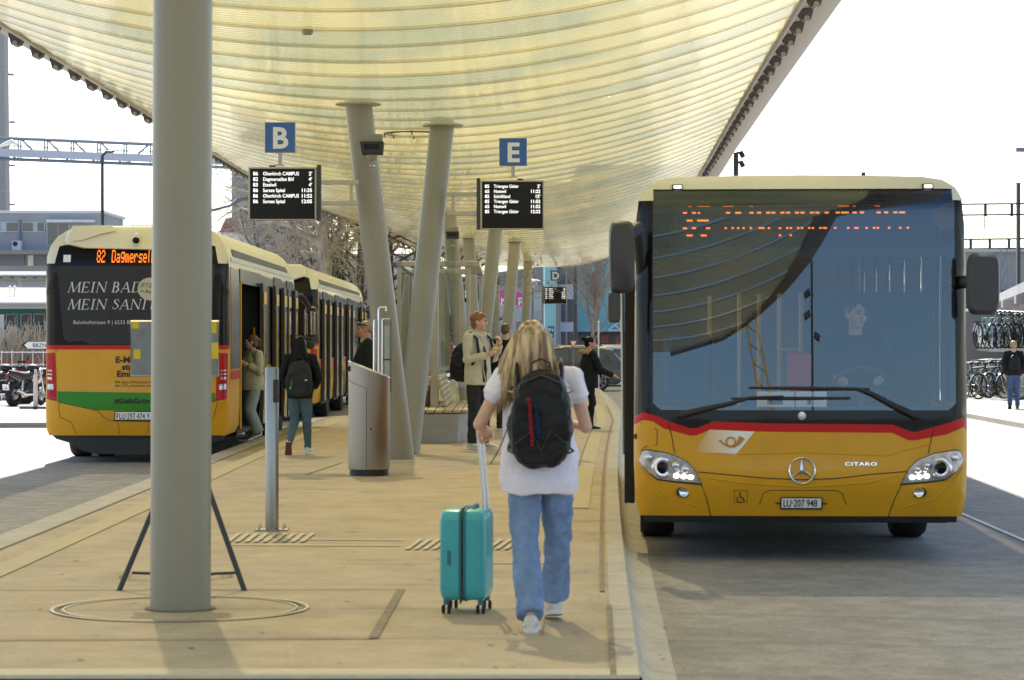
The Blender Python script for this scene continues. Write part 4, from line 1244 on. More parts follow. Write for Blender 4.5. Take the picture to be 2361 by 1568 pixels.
# ---- the buses on the left, seen from behind -------------------------
def rear_bus(loc, label, L, text, detail=True, rz=0):
    root = thing('city_bus', label, 'bus', loc, rz)
    def q(x, y): return ((x - 313.5) / 167, (1068 - y) / 167)
    def Q(pts): return [q(*p) for p in pts]
    def fn(u, v, off=0.0):
        y = .05 * (u / 1.275) ** 2 + corner(abs(u) - 1.125, .15)
        if v > 2.7: y += .35 * ((v - 2.7) / .6) ** 1.7
        if v < .9: y += .06 * ((.9 - v) / .5) ** 2 - .03
        elif v < 1.05: y += -.03 * (1.05 - v) / .15
        k = 1 + max(0, off) / 1.6 * min(1, max(0, (abs(u) - 1.0) / .2))
        return (u * k, y - off, v)
    half = [(1.22, .38), (1.265, .48), (1.277, .8), (1.277, 1.6), (1.275, 2.3), (1.268, 2.72), (1.25, 2.86), (1.20, 3.02), (1.12, 3.14), (1.0, 3.23), (.85, 3.28), (.4, 3.30), (0, 3.305)]
    doors = [(1.5, 4.5), (6.9, 8.2), (L - 2.3, L - 1.1)] if L < 14 else [(1.3, 2.7), (5.2, 6.6), (9.6, 11.0), (L - 2.3, L - 1.1)]
    hull(root, half, fn, L, 2.70, M['bus yellow'], M['bus cream'], True, [(1, a, b, .3, 2.7) for a, b in doors])
    W = 1.277
    yb = q(0, 806)[1]; rbk = q(0, 796)[1]
    obj('rear_panel', MB().patch([(-W, .8), (-1.265, .48), (-1.22, .38), (1.22, .38), (1.265, .48), (W, .8), (W, yb), (-W, yb)], fn, .09), M['bus yellow'], root)
    obj('red_band', MB().patch([(-W, yb), (W, yb), (W, rbk), (-W, rbk)], fn, .09), M['bus red'], root)
    obj('rear_glass', MB().patch([(-W, rbk), (W, rbk), (1.275, 2.3), (1.268, 2.72), (1.25, 2.78), (1.02, 3.02), (-1.02, 3.02), (-1.25, 2.78), (-1.268, 2.72), (-1.275, 2.3)], fn, .09), M['bus black'], root)
    full = [(-1.25, 2.76), (-1.13, 2.76), (-1.08, 3.0), (-1.0, 3.02), (1.0, 3.02), (1.08, 3.0), (1.13, 2.76), (1.25, 2.76), (1.25, 2.86), (1.20, 3.02), (1.12, 3.14), (1.0, 3.23), (.85, 3.28), (.4, 3.30), (-.4, 3.30), (-.85, 3.28), (-1.0, 3.23), (-1.12, 3.14), (-1.20, 3.02), (-1.25, 2.86)]
    obj('roof_rear', MB().patch(full, fn, .06, .004), M['bus cream'], root)
    # cream fairing over the display
    fr = Q([(146, 556), (152, 563), (190, 572), (357, 576), (440, 576), (478, 563), (482, 556), (480, 530), (462, 519), (180, 519), (158, 524), (148, 536)])
    rows = []
    for k, (s, o) in enumerate(((1, -.02), (1, .06), (.985, .10), (.95, .125))):
        cu, cv = q(315, 546)
        rows.append([fn(cu + (u - cu) * s, cv + (v - cv) * s, o) for u, v in fr])
    mb = MB().loft(rows)
    fa = obj('display_fairing', mb, M['bus cream'], root, 40)
    obj('sensor_hump', MB().patch(Q([(160, 519), (250, 517), (265, 530), (230, 538), (190, 552), (165, 556)]), fn, .06, .135), M['bus cream'], fa)
    u, v = q(314, 549)
    mb = MB().ell(fn(u, v, .13), (.055, .07, .075), 14, 8); obj('camera_hood', mb, M['bus cream'], fa, 60)
    mb = MB().ell(fn(u, v - .03, .19), (.05, .03, .045), 12, 8); obj('rear_camera', mb, M['display black'], fa, 60)
    obj('sensor_patch', MB().patch(Q([(144.5, 587), (161.5, 587), (161.5, 604), (144.5, 604)]), fn, .1, .004), M['plate white'], root)
    u, v = q(222.5, 605)
    obj('led_text', dots(MB(), text, (u, v), .01035, .0252, fn), M['led orange'], root)
    # taillights
    for s in (-1, 1):
        tp = Q([(103.5, 815), (126, 813), (131, 925), (106, 920)])
        tp = [(u if s < 0 else -u, v) for u, v in tp]
        tl = obj('taillight', MB().patch(tp, fn, .03, .006), M['lamp red'], root)
        mb = MB()
        def cell(x0, x1, y0, y1):
            a = Q([(x0, y0), (x1, y0 + 1), (x1, y1 + 1), (x0, y1)])
            mb.patch([(u if s < 0 else -u, v) for u, v in a], fn, .03, .011)
        for y in (852.5, 861, 869, 872): cell(108, 120, y, y + 3)
        cell(108, 123, 885, 898)
        obj('reversing_light', mb, M['lamp clear'], tl)
    gp = Q([(132.5, 902.7), (355, 905.7), (494, 906), (496, 926), (402, 948), (352, 948), (225, 946), (132.5, 926.5)])
    obj('green_band', MB().patch(gp, fn, .09, .005), M['bus green'], root)
    pl = obj('licence_plate', MB().patch(Q([(264, 948), (352, 948), (352, 970.5), (264, 970.5)]), fn, .1, .014), M['ink'], root)
    obj('plate_face', MB().patch(Q([(266, 950), (350, 950), (350, 967.5), (266, 967.5)]), fn, .1, .018), M['plate white'], pl)
    if detail:
        u, v = q(275, 966); obj('plate_number', MB().text('LU\u00b7297 474', .115, fn, (u, v), sx=.66, depth=.021), M['ink'], pl)
        mat('crest red', (.5, .02, .02), .5); mat('crest blue', (.02, .25, .6), .5)
        def shield(x): return Q([(x, 953), (x + 6.5, 953), (x + 6.5, 960), (x + 3.2, 965), (x, 960)])
        sh = obj('plate_shield', MB().patch(shield(267), fn, .1, .020), M['crest red'], pl)
        mb = MB().patch(Q([(269.5, 954.5), (271, 954.5), (271, 961), (269.5, 961)]), fn, .1, .022).patch(Q([(267.8, 957), (272.6, 957), (272.6, 958.7), (267.8, 958.7)]), fn, .1, .023)
        obj('shield_cross', mb, M['plate white'], pl)
        obj('plate_shield', MB().patch(Q([(341, 953), (344.5, 953), (344.5, 965), (341, 960)]), fn, .1, .020), M['crest blue'], pl)
        # the advertisement panel and its lettering
        ap = obj('advert_panel', MB().patch(Q([(131, 613), (496, 613), (489, 700), (481, 780), (474, 789), (415, 789), (385, 794), (212, 794), (190, 786), (158, 788), (146, 780), (138, 700)]), fn, .1, .004), M['ad panel'], root)
        obj('advert_lettering', serif(MB(), 'MEIN BAD', q(157, 673.5), .138, fn, depth=.007), M['ad letter'], ap)
        mb = MB()
        serif(mb, 'MEIN SANIT\u00c4R', q(157, 713), .138, fn, depth=.007)
        obj('advert_lettering', mb, M['ad letter'], ap); mb = MB()
        u, v = q(168, 747); mb.text('Bahnhofstrasse 9 | 6233 B\u00fcron', .072, fn, (u, v), depth=.007, sx=.95, spacing=1.08)
        obj('advert_lettering', mb, M['ad letter'], ap)
        c = q(345, 666)
        dsc = obj('advert_disc', MB().patch([(c[0] + .165 * math.cos(a * PI / 18), c[1] + .155 * math.sin(a * PI / 18)) for a in range(36)], fn, .1, .009), M['ad disc'], ap)
        sl_ = lambda u, v, o: fn(u, v - .12 * (u - c[0]), o)
        mb = MB().text('JETZT', .078, sl_, (c[0] - .125, c[1] + .02), shear=.3, depth=.012)
        obj('disc_lettering', mb, M['ad panel'], ap); mb = MB()
        mb.text('in B\u00fcron', .066, sl_, (c[0] - .13, c[1] - .06), shear=.3, depth=.012)
        obj('disc_lettering', mb, M['ad panel'], ap)
        seam_ = MB(); seam(seam_, Q([(254, 616), (255, 790)]), fn, .003, .004)
        seam(seam_, Q([(127, 797), (128, 812)]), fn, .003); seam(seam_, Q([(139, 928), (134, 935), (138, 962), (164, 975), (174, 1001)]), fn, .004)
        seam(seam_, Q([(132, 927), (225, 947), (240, 962), (252, 970), (352, 973)]), fn, .004); seam(seam_, Q([(271, 970), (275, 1001)]), fn, .003); seam(seam_, Q([(343, 970), (339, 1001)]), fn, .003)
        seam(seam_, Q([(502, 927), (493, 962), (465, 975), (455, 1001)]), fn, .004)
        obj('panel_seams', seam_, M['ink'], root)
        mb = MB()
        u, v = q(266, 836); mb.text('E-Mobil', .118, fn, (u, v), weight=.004, sx=1.1, depth=.007)
        obj('slogan_lettering', mb, M['ink'], root); mb = MB()
        u, v = q(281, 852.5); mb.text('statt', .118, fn, (u, v), weight=.004, sx=1.1, depth=.007)
        obj('slogan_lettering', mb, M['ink'], root); mb = MB()
        u, v = q(269, 868.5); mb.text('Emission', .118, fn, (u, v), weight=.004, sx=1.1, depth=.007)
        obj('slogan_lettering', mb, M['ink'], root); mb = MB()
        u, v = q(265, 884); mb.text('Mit dem E-Postauto reduz', .055, fn, (u, v), sx=1.0, depth=.007)
        obj('slogan_lettering', mb, M['ink'], root); mb = MB()
        u, v = q(265, 892); mb.text('den CO\u2082-Ausstoss um 100 k', .055, fn, (u, v), sx=1.0, depth=.007)
        obj('slogan_lettering', mb, M['ink'], root); mb = MB()
        u, v = q(265, 930); mb.text('#GelbGr\u00fcn', .10, fn, (u, v), weight=.003, sx=1.05, depth=.009)
        obj('slogan_lettering', mb, M['ink'], root)
    mb = MB().prism([(-1.2, .40), (1.2, .40), (1.1, .30), (.95, .25), (.75, .12), (-.6, .12), (-.75, .16), (-.95, .28), (-1.12, .33)], .12, .9)
    obj('rear_skirt', mb, M['trim black'], root)
    # right side, facing the platform
    def sfn(s):
        def f(u, v, off): return (s * (cr([(.3, 1.21), (.48, 1.265), (.8, 1.277), (1.6, 1.277), (2.3, 1.275), (2.72, 1.268), (2.86, 1.25), (3.02, 1.20)], v) + off), u, v)
        return f
    S1 = sfn(1)
    cuts = [.32] + [y for d_ in doors for y in d_] + [L - .55]
    for ya, yb_ in zip(cuts[::2], cuts[1::2]):
        if yb_ - ya > .1:
            obj('side_glazing', MB().patch([(ya, 1.30), (yb_, 1.30), (yb_, 2.68), (ya, 2.72)], S1, .4, .006), M['bus black'], root)
            obj('side_stripe', MB().patch([(ya, 1.15), (yb_, 1.15), (yb_, 1.27), (ya, 1.27)], S1, .5, .007), M['bus red'], root)
    obj('side_glazing', MB().patch([(.32, 1.30), (L - .55, 1.30), (L - .6, 2.68), (.32, 2.72)], sfn(-1), .4, .006), M['bus black'], root)
    obj('roof_trim', MB().patch([(.5, 2.80), (L - .8, 2.80), (L - .6, 2.86), (.5, 2.86)], S1, .4, .006), M['anodised'], root)
    obj('roof_window', MB().patch([(.9, 2.885), (L - 1.6, 2.885), (L - 1.9, 2.97), (.9, 2.99)], S1, .3, .008), M['mirror grey'], root)
    for a, b in doors:
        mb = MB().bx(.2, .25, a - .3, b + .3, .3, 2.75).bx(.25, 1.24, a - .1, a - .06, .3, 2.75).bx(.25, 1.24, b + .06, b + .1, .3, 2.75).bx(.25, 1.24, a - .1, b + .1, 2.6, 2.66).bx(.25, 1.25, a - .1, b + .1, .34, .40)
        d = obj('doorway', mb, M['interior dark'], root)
        obj('door_lintel', MB().bx(1.262, 1.285, a, b, 2.52, 2.73), M['bus black'], root)
        if b - a > 2:
            lf = obj('door', MB().bx(.72, 1.27, a + .05, a + .10, .42, 2.55), M['bus black'], root, bevel=.01)
            obj('door_pane', MB().bx(.80, 1.20, a + .040, a + .048, .70, 2.30), M['window black'], lf)
            obj('door_edge', MB().bx(1.272, 1.295, a + .045, a + .105, .42, 2.55), M['rail yellow'], lf)
            obj('seat', MB().bx(.3, .75, b - 1.2, b - .75, .85, .95).bx(.3, .75, b - .78, b - .70, .95, 1.7), M['seat blue'], root, bevel=.04)
            obj('grab_rail', MB().tube([(.9, b - .25, .45), (.9, b - .25, 2.4)], .018, 8), M['rail yellow'], root)
            obj('grab_rail', MB().tube([(1.2, b - .1, .9), (1.2, b - .1, 1.9)], .016, 8), M['rail yellow'], root)
        for c in ((a - .12, b + .12) if b - a < 2 else (b + .12,)):
            lf = obj('door', MB().bx(1.30, 1.345, c - .33, c + .33, .40, 2.58), M['bus black'], root, bevel=.012)
            obj('door_pane', MB().bx(1.346, 1.350, c - .24, c + .24, .62, 2.20), M['window black'], lf)
            obj('door_pole', MB().tube([(1.36, c - .28, .7), (1.36, c - .28, 2.2)], .009, 8), M['rail yellow'], lf)
            obj('door_edge', MB().bx(1.30, 1.352, c - .345, c - .332, .40, 2.58), M['mirror grey'], lf)
            obj('door_header', MB().bx(1.352, 1.356, c - .24, c + .24, 2.26, 2.45), M['rail yellow'], lf)
        obj('grab_rail', MB().tube([(1.0, a + .3, .45), (1.0, a + .3, 2.4)], .018, 8), M['rail yellow'], root)
    for s in (1, -1):
        for y in ((2.2, L - 2.95) if L < 14 else (3.4, 8.4, L - 2.75)):
            if s > 0 and y < 4 and doors[0][0] < y < doors[0][1]: continue
            if s > 0 or y < 4:
                wheel(root, s * 1.09, y, sg=s)
            if y < 4:
                obj('inner_wheel', MB().lathe([(.3, -.14), (.45, -.14), (.48, -.1), (.48, .1), (.45, .14), (.3, .14)], (s * .74, y, .48), 30, 'x'), M['rubber'], root)
            ar = [(y + .6 * math.cos(a * PI / 12), .36 + .62 * math.sin(a * PI / 12)) for a in range(13)]
            obj('wheel_arch', MB().patch(ar, sfn(s), .1, .008), M['trim black'], root)
    obj('underbody', MB().bx(-1.0, 1.0, .6, L - .5, .26, .42), M['trim black'], root)
    # kerb-side mirror on its arm
    rows = []
    for k, s in ((0, .9), (.5, 1), (1, .85)):
        r = []
        for a in range(24):
            c_, s_ = math.cos(2 * PI * a / 24), math.sin(2 * PI * a / 24)
            r.append((1.52 + .13 * s * math.copysign(abs(c_) ** .5, c_), L + .05 + .16 * k, 2.02 + .30 * s * math.copysign(abs(s_) ** .5, s_)))
        rows.append(r)
    mi = obj('wing_mirror', MB().loft(rows), M['mirror grey'], root, 50)
    obj('mirror_glass', MB().bx(1.42, 1.62, L + .042, L + .05, 1.80, 2.22), M['mirror glass'], mi)
    obj('mirror_arm', MB().tube([(1.1, L - .25, 2.5), (1.35, L + .1, 2.5), (1.50, L + .12, 2.28)], [.05, .06, .05], 10), M['trim black'], mi, 60)
    obj('wide_angle_mirror', MB().ell((1.50, L + .1, 1.62), (.10, .06, .09), 14, 8), M['mirror grey'], mi, 60)
    return root
rear_bus(((313.5 - 1180.5) / 6040 * 36.2, 36.2, ROAD), 'yellow electric bus seen from behind with dark bathroom advert and green band', 11.6, '82  Dagmersellen')
rear_bus((-5.32, 54.6, ROAD), 'second bus waiting ahead of the advert bus with its doors open', 17.4, '82  Dagmersellen', False)
rear_bus(((977 - 1180.5) / 6040 * 112, 112, ROAD), 'distant yellow bus glimpsed behind the glass shelter, orange number lit', 10.5, '87  Dagmersellen', False)
# ---------------------------------------------------------------- people
mat('skin', (.64, .38, .27), .5, var=.06, scale=30)
mat('skin flushed', (.55, .25, .17), .5, var=.06, scale=30)
mat('eye', (.03, .025, .02), .2)
mat('lip', (.36, .10, .08), .5)
mat('shoe white', (.68, .66, .62), .55, var=.05, scale=20)
mat('sole white', (.74, .73, .71), .6)
mat('sole brown', (.16, .055, .04), .7)
mat('shoe brown', (.16, .09, .05), .6)
mat('boot black', (.018, .017, .016), .5)
def cloth(name, col, var=.1, sc=6, rough=.85, stretch=(1, 1, 1)):
    return mat(name, col, rough, var=var, scale=sc, bump=.35, bscale=34, stretch=stretch, spec=.15)
cloth('tee white', (.80, .765, .87), .04, 9)
cloth('denim mid', (.19, .285, .47), .28, 5, stretch=(1.6, 1.6, .7))
cloth('denim teal', (.085, .135, .16), .18, 6, stretch=(1.6, 1.6, .7))
cloth('denim pale', (.29, .37, .40), .2, 6, stretch=(1.6, 1.6, .6))
cloth('denim dark', (.07, .10, .19), .2, 6)
cloth('jacket black', (.016, .016, .018), .2)
cloth('jacket green', (.022, .026, .022), .2)
cloth('jacket cream', (.62, .57, .42), .07)
cloth('sweater sage', (.46, .47, .34), .10, 12)
cloth('trousers dark', (.035, .037, .036), .2)
cloth('tee grey', (.5, .48, .44), .08)
cloth('collar pale', (.45, .46, .28), .05)
cloth('pack black', (.017, .018, .020), .3, 7, .42)
cloth('pack grey', (.036, .038, .038), .2, 7, .8)
cloth('fur beige', (.42, .30, .14), .4, 40)
cloth('pack red', (.30, .02, .03), .1, 30)
cloth('pack blue', (.015, .03, .12), .1, 30)
def hairmat(name, a, b, sc=9):
    m = mat(name, a, .45, var=.01)
    t = m.node_tree; bs = t.nodes['Principled BSDF']
    tc = t.nodes.new('ShaderNodeTexCoord'); mp = t.nodes.new('ShaderNodeMapping'); mp.inputs['Scale'].default_value = (sc * 4, sc * 4, sc * .35)
    n = t.nodes.new('ShaderNodeTexNoise'); n.inputs['Scale'].default_value = 1; n.inputs['Detail'].default_value = 4
    r = t.nodes.new('ShaderNodeValToRGB'); r.color_ramp.elements[0].position = .36; r.color_ramp.elements[1].position = .62
    r.color_ramp.elements[0].color = (*b, 1); r.color_ramp.elements[1].color = (*a, 1)
    t.links.new(tc.outputs['Object'], mp.inputs[0]); t.links.new(mp.outputs[0], n.inputs[0]); t.links.new(n.outputs['Fac'], r.inputs[0]); t.links.new(r.outputs[0], bs.inputs['Base Color'])
    bp = t.nodes.new('ShaderNodeBump'); bp.inputs['Strength'].default_value = .5; bp.inputs['Distance'].default_value = .01
    t.links.new(n.outputs['Fac'], bp.inputs['Height']); t.links.new(bp.outputs[0], bs.inputs['Normal'])
    return m
hairmat('hair blonde', (.72, .54, .30), (.15, .085, .035), 8)
hairmat('hair black', (.014, .011, .010), (.006, .005, .005))
M['hair black'].node_tree.nodes['Principled BSDF'].inputs['Specular IOR Level'].default_value = .12
M['hair black'].node_tree.nodes['Principled BSDF'].inputs['Roughness'].default_value = .6
hairmat('hair ginger', (.36, .16, .055), (.18, .07, .025), 12)
hairmat('hair brown', (.16, .085, .045), (.07, .04, .02), 12)
hairmat('hair sandy', (.42, .29, .15), (.22, .14, .07), 12)

def folds(sc, amp, seed=0, stretch=(1, 1, .6)):
    def f(co):
        q = Vector((co.x * stretch[0] * sc + seed, co.y * stretch[1] * sc, co.z * stretch[2] * sc))
        return amp * (noise.noise(q) + .5 * noise.noise(q * 2.1) - .4 * abs(noise.noise(q * 1.3 + Vector((7, 3, 1)))))
    return f
def hand(mb, w, dirv, nrm, curl=.6, s=1.0, side=1):
    # palm, four fingers of unequal length bending towards the palm, thumb from the palm's side
    d = Vector(dirv).normalized(); n = Vector(nrm); n = (n - d * n.dot(d)).normalized(); b = d.cross(n) * side
    w = Vector(w)
    mb.tube([w - d * .02, w + d * .03, w + d * .085 * s], [.024 * s, .031 * s, .030 * s], 10, flat=.55)
    mb.ell(w + d * .045 * s, (.034 * s, .034 * s, .034 * s), 10, 8)
    for i, ln in enumerate((.068, .076, .071, .056)):
        o = b * (.027 - .018 * i) * s
        p = w + d * .085 * s + o
        pts = [p - d * .02]
        a = 0
        cur = p
        for j, fr in enumerate((.45, .32, .23)):
            a += curl * (.55 if j == 0 else .8)
            cur = cur + (d * math.cos(a) + n * math.sin(a)) * ln * fr * s
            pts.append(cur)
        mb.limb([pts[0], p] + pts[1:], [.0095 * s, .0095 * s, .009 * s, .0085 * s, .0075 * s], 8)
    q = w + d * .03 * s + b * .028 * s
    mb.limb([w + d * .015 * s + b * .012 * s, q + b * .012 * s + d * .015 * s, q + b * .016 * s + d * .045 * s + n * .02 * s * (1 + curl), q + b * .004 * s + d * .06 * s + n * .035 * s * (.4 + curl)], [.013 * s, .0115 * s, .0105 * s, .009 * s], 8)
def head(mb, c, yaw=0, pitch=0):
    R = Matrix.Rotation(yaw, 3, 'Z') @ Matrix.Rotation(pitch, 3, 'X')
    c = Vector(c)
    def e(p, r): mb.ell(c + R @ Vector(p), r, 18, 12, R)
    e((0, -.012, .028), (.074, .092, .086))
    e((0, .018, -.03), (.062, .07, .075))
    e((0, .045, -.072), (.04, .042, .038))
    e((0, .052, -.012), (.056, .042, .05))
    e((0, .086, .03), (.048, .014, .014))
    mb.tube([c + R @ Vector(q) for q in ((0, .088, .022), (0, .103, -.005), (0, .108, -.022), (0, .09, -.032))], [.008, .011, .014, .010], 8)
    e((0, .086, -.052), (.022, .012, .011))
    for s in (-1, 1):
        e((s * .076, -.008, -.005), (.010, .019, .030))
        e((s * .045, .058, -.03), (.022, .022, .022))
    return R
def face(root, c, R):
    c = Vector(c)
    mb = MB()
    for s in (-1, 1): 
        o = MB().ell(c + R @ Vector((s * .031, .089, .008)), (.012, .008, .0065), 10, 6, R)
        obj('eye', o, M['eye'], root, 60)
        o = MB().tube([c + R @ Vector(q) for q in ((s * .015, .102, .026), (s * .032, .101, .030), (s * .05, .088, .025))], .0045, 6)
        obj('eyebrow', o, M['hair brown'], root, 60)
    mb = MB().tube([c + R @ Vector(q) for q in ((-.023, .090, -.055), (-.008, .100, -.053), (0, .099, -.055), (.008, .100, -.053), (.023, .090, -.055))], [.003, .006, .006, .006, .003], 6)
    obj('mouth', mb, M['lip'], root, 60)
def shoe(root, at, dirv, upper, sole, pitch=0, s=1.0, high=.09):
    d = Vector((dirv[0], dirv[1], 0)).normalized()
    R = Matrix(((d.y, d.x, 0), (-d.x, d.y, 0), (0, 0, 1)))
    R = R @ Matrix.Rotation(pitch, 3, 'X')
    at = Vector(at)
    prof = [(-.075, .026, high), (-.055, .036, high + .004), (-.01, .038, high), (.05, .041, high * .80), (.10, .045, .062), (.145, .044, .050), (.175, .034, .040), (.19, .018, .028)]
    for nm, mt, lo, k in (('shoe', upper, .022, 1), ('shoe_sole', sole, 0, 1.07)):
        rows = []
        for y, w_, h in prof:
            r = []
            for a in range(14):
                an = 2 * PI * a / 14
                z = (lo + (h - lo) * (math.sin(an) * .5 + .5)) if nm == 'shoe' else (.026 if math.sin(an) > 0 else 0.0)
                x = w_ * k * math.copysign(abs(math.cos(an)) ** .7, math.cos(an))
                r.append(at + R @ Vector((x * s, (y * (1.03 if nm != 'shoe' else 1)) * s, z * s)))
            rows.append(r)
        o = obj(nm, MB().loft(rows), mt, root, 60)
def person(label, loc, rz, H, J, top, legs, torso, sleeve, skinm='skin', vox=.009, yaw=0, pitch=0, sleeve_to=1.0, legr=(.092, .072, .062), armr=(.058, .05, .042), hands=None, neck=.052, toff=(0, 0), disp=.010, dface=True, shoes=None, waist=None, headc=None, fold=7):
    root = thing('person', label, 'person', loc, rz, None, H / 1.70)
    g = dict(hl=(-.085, 0, .89), hr=(.085, 0, .89), kl=(-.09, .02, .48), kr=(.09, .02, .48), al=(-.09, -.02, .09), ar=(.09, -.02, .09),
             sl=(-.175, -.01, 1.385), sr=(.175, -.01, 1.385), el=(-.225, -.03, 1.12), er=(.225, -.03, 1.12), wl=(-.225, .06, .88), wr=(.225, .06, .88))
    g.update(J)
    hc = Vector(headc or (0, .025, 1.585))
    mb = MB()
    R = head(mb, hc, yaw, pitch)
    mb.limb([(0, -.015, 1.38), (hc.x * .6, hc.y * .6 - .01, 1.49), (hc.x, hc.y - .01, hc.z - .03)], [neck * 1.15, neck, neck], 14)
    mb.rings([(.84, 0, 0, .12, .085), (1.1, 0, 0, .12, .08), (1.3, 0, 0, .13, .085), (1.4, 0, -.01, .13, .06)], 16)
    for a in 'lr':
        mb.limb([(g['h' + a][0] * .8, 0, 1.0), g['h' + a], g['k' + a], g['a' + a]], [.06, .062, .045, .036], 10)
        mb.limb([(g['s' + a][0] * .5, -.01, 1.37), g['s' + a], g['e' + a], g['w' + a]], [.05, .046, .037, .026], 10)
        hd = (hands or {}).get(a)
        wv = Vector(g['w' + a])
        fw = (wv - Vector(g['e' + a])).normalized()
        if hd is None: hd = (fw, (-(1 if a == 'r' else -1), 0.2, 0), .35)
        hand(mb, wv, hd[0], hd[1], hd[2], 1.0, 1 if a == 'l' else -1)
    skin('body', mb, M[skinm], root, min(vox, .0075), 2)
    if dface: face(root, hc, R)
    # trousers
    mb = MB()
    mb.rings([(.80, 0, 0, .125, .10), (.88, 0, 0, .165, .118), (.96, 0, 0, .16, .112), (1.03, 0, 0, .145, .10)] if waist is None else waist, 20)
    for a in 'lr':
        h, k, an = Vector(g['h' + a]), Vector(g['k' + a]), Vector(g['a' + a])
        sh = (k - an).normalized()
        mb.limb([h, h.lerp(k, .5), k], [legr[0], (legr[0] + legr[1]) / 2, legr[1]], 16)
        mb.tube([k, k.lerp(an, .5), an + sh * .03, an - sh * .015], [legr[1], (legr[1] + legr[2]) / 2, legr[2], legr[2] * 1.02], 18)
    skin('trousers', mb, M[legs], root, vox, 3, folds(fold * 1.6, disp * .8, 3, (1, 1, 1.2)))
    # top
    mb = MB()
    mb.rings(torso, 24)
    for a in 'lr':
        s, e, wv = Vector(g['s' + a]), Vector(g['e' + a]), Vector(g['w' + a])
        if sleeve_to >= 1: pts, rs = [Vector((s.x * .6, s.y, s.z + .01)), s, s.lerp(e, .5), e, e.lerp(wv, .5), e.lerp(wv, .95)], [armr[0] * 1.05, armr[0], armr[0] * .97, armr[1], (armr[1] + armr[2]) / 2, armr[2]]
        else: pts, rs = [Vector((s.x * .6, s.y, s.z + .01)), s, s.lerp(e, .35), s.lerp(e, sleeve_to)], [armr[0] * 1.05, armr[0], armr[0] * 1.05, armr[0] * 1.15]
        mb.tube(pts, rs, 18)
        for q, r_ in zip(pts[:-1], rs[:-1]): mb.ell(q, (r_ * .99,) * 3, 14, 8)
    skin(sleeve, mb, M[top], root, vox, 3, folds(fold, disp, 1))
    for a in 'lr':
        if shoes and a in shoes:
            shoe(root, *shoes[a])
    return root, hc, R, g
def cap_hair(root, hc, R, mt, k=1.0, low=-.02, vox=.008, extra=None, top=.0):
    mb = MB()
    mb.ell(hc + R @ Vector((0, -.02, .038 + top)), (.084 * k, .098 * k, .088 * k), 18, 12, R)
    mb.ell(hc + R @ Vector((0, -.05, -.01 + low)), (.076 * k, .062 * k, .075 * k), 18, 12, R)
    if extra:
        for p, r in extra: mb.ell(hc + R @ Vector(p), r, 14, 10, R)
    return skin('hair', mb, M[mt], root, vox, 2, folds(26, .006, 2, (1, 1, .4)))
def backpack(label, loc, rz, w_, h, dp, mt, parent_scale=1.0, strap_from=None, pocket=True, loop=True, extra=None):
    t = thing('backpack', label, 'backpack', loc, rz)
    rows = []
    for y, s, z0, z1 in ((0, .93, .02, .98), (-.25, 1, .0, 1), (-.7, .97, .01, .95), (-1, .82, .06, .80)):
        r = []
        for a in range(32):
            an = 2 * PI * a / 32
            c_, s_ = math.cos(an), math.sin(an)
            zz = (z0 + z1) / 2 + (z1 - z0) / 2 * math.copysign(abs(s_) ** .55, s_)
            wd = w_ / 2 * s * (1 - .30 * max(0, zz - .55) / .45 - .10 * max(0, .3 - zz) / .3)
            r.append((wd * math.copysign(abs(c_) ** .5, c_), y * dp, (zz - .5) * h))
        rows.append(r)
    me = bake(MB().loft(rows), .010, 2, lambda co: folds(7, .015, 5, (1, 1, 1.6))(co) + folds(22, .004, 2)(co))
    me.materials.append(M[mt]); me.name = 'bag'
    obj('bag', me, None, t)
    if pocket:
        rows = []
        for y, s in ((-.8, 1), (-1.12, .93), (-1.2, .8)):
            rows.append([(w_ * .36 * s * math.copysign(abs(math.cos(2 * PI * a / 28)) ** .5, math.cos(2 * PI * a / 28)), y * dp, -.18 * h + .28 * h * s * math.copysign(abs(math.sin(2 * PI * a / 28)) ** .5, math.sin(2 * PI * a / 28))) for a in range(28)])
        me = bake(MB().loft(rows), .010, 2, folds(12, .006, 9)); me.materials.append(M[mt])
        obj('front_pocket', me, None, t)
        obj('pocket_zip', MB().tube([(w_ * .35 * math.cos(rad(a)), -1.0 * dp, -.18 * h + .285 * h * math.sin(rad(a)) ** .6) for a in range(10, 171, 16)], .004, 6), M['trim black'], t)
    if loop:
        obj('carry_loop', MB().tube([(-w_ * .16, -.25 * dp, h * .47), (-w_ * .14, -.25 * dp, h * .56), (0, -.25 * dp, h * .60), (w_ * .14, -.25 * dp, h * .56), (w_ * .16, -.25 * dp, h * .47)], .010, 8, flat=.6), M['trim black'], t, 60)
    return t
def strap(root, pts, w_, mt):
    return obj('strap', MB().tube(pts, w_, 10, flat=.35), mt, root, 60)

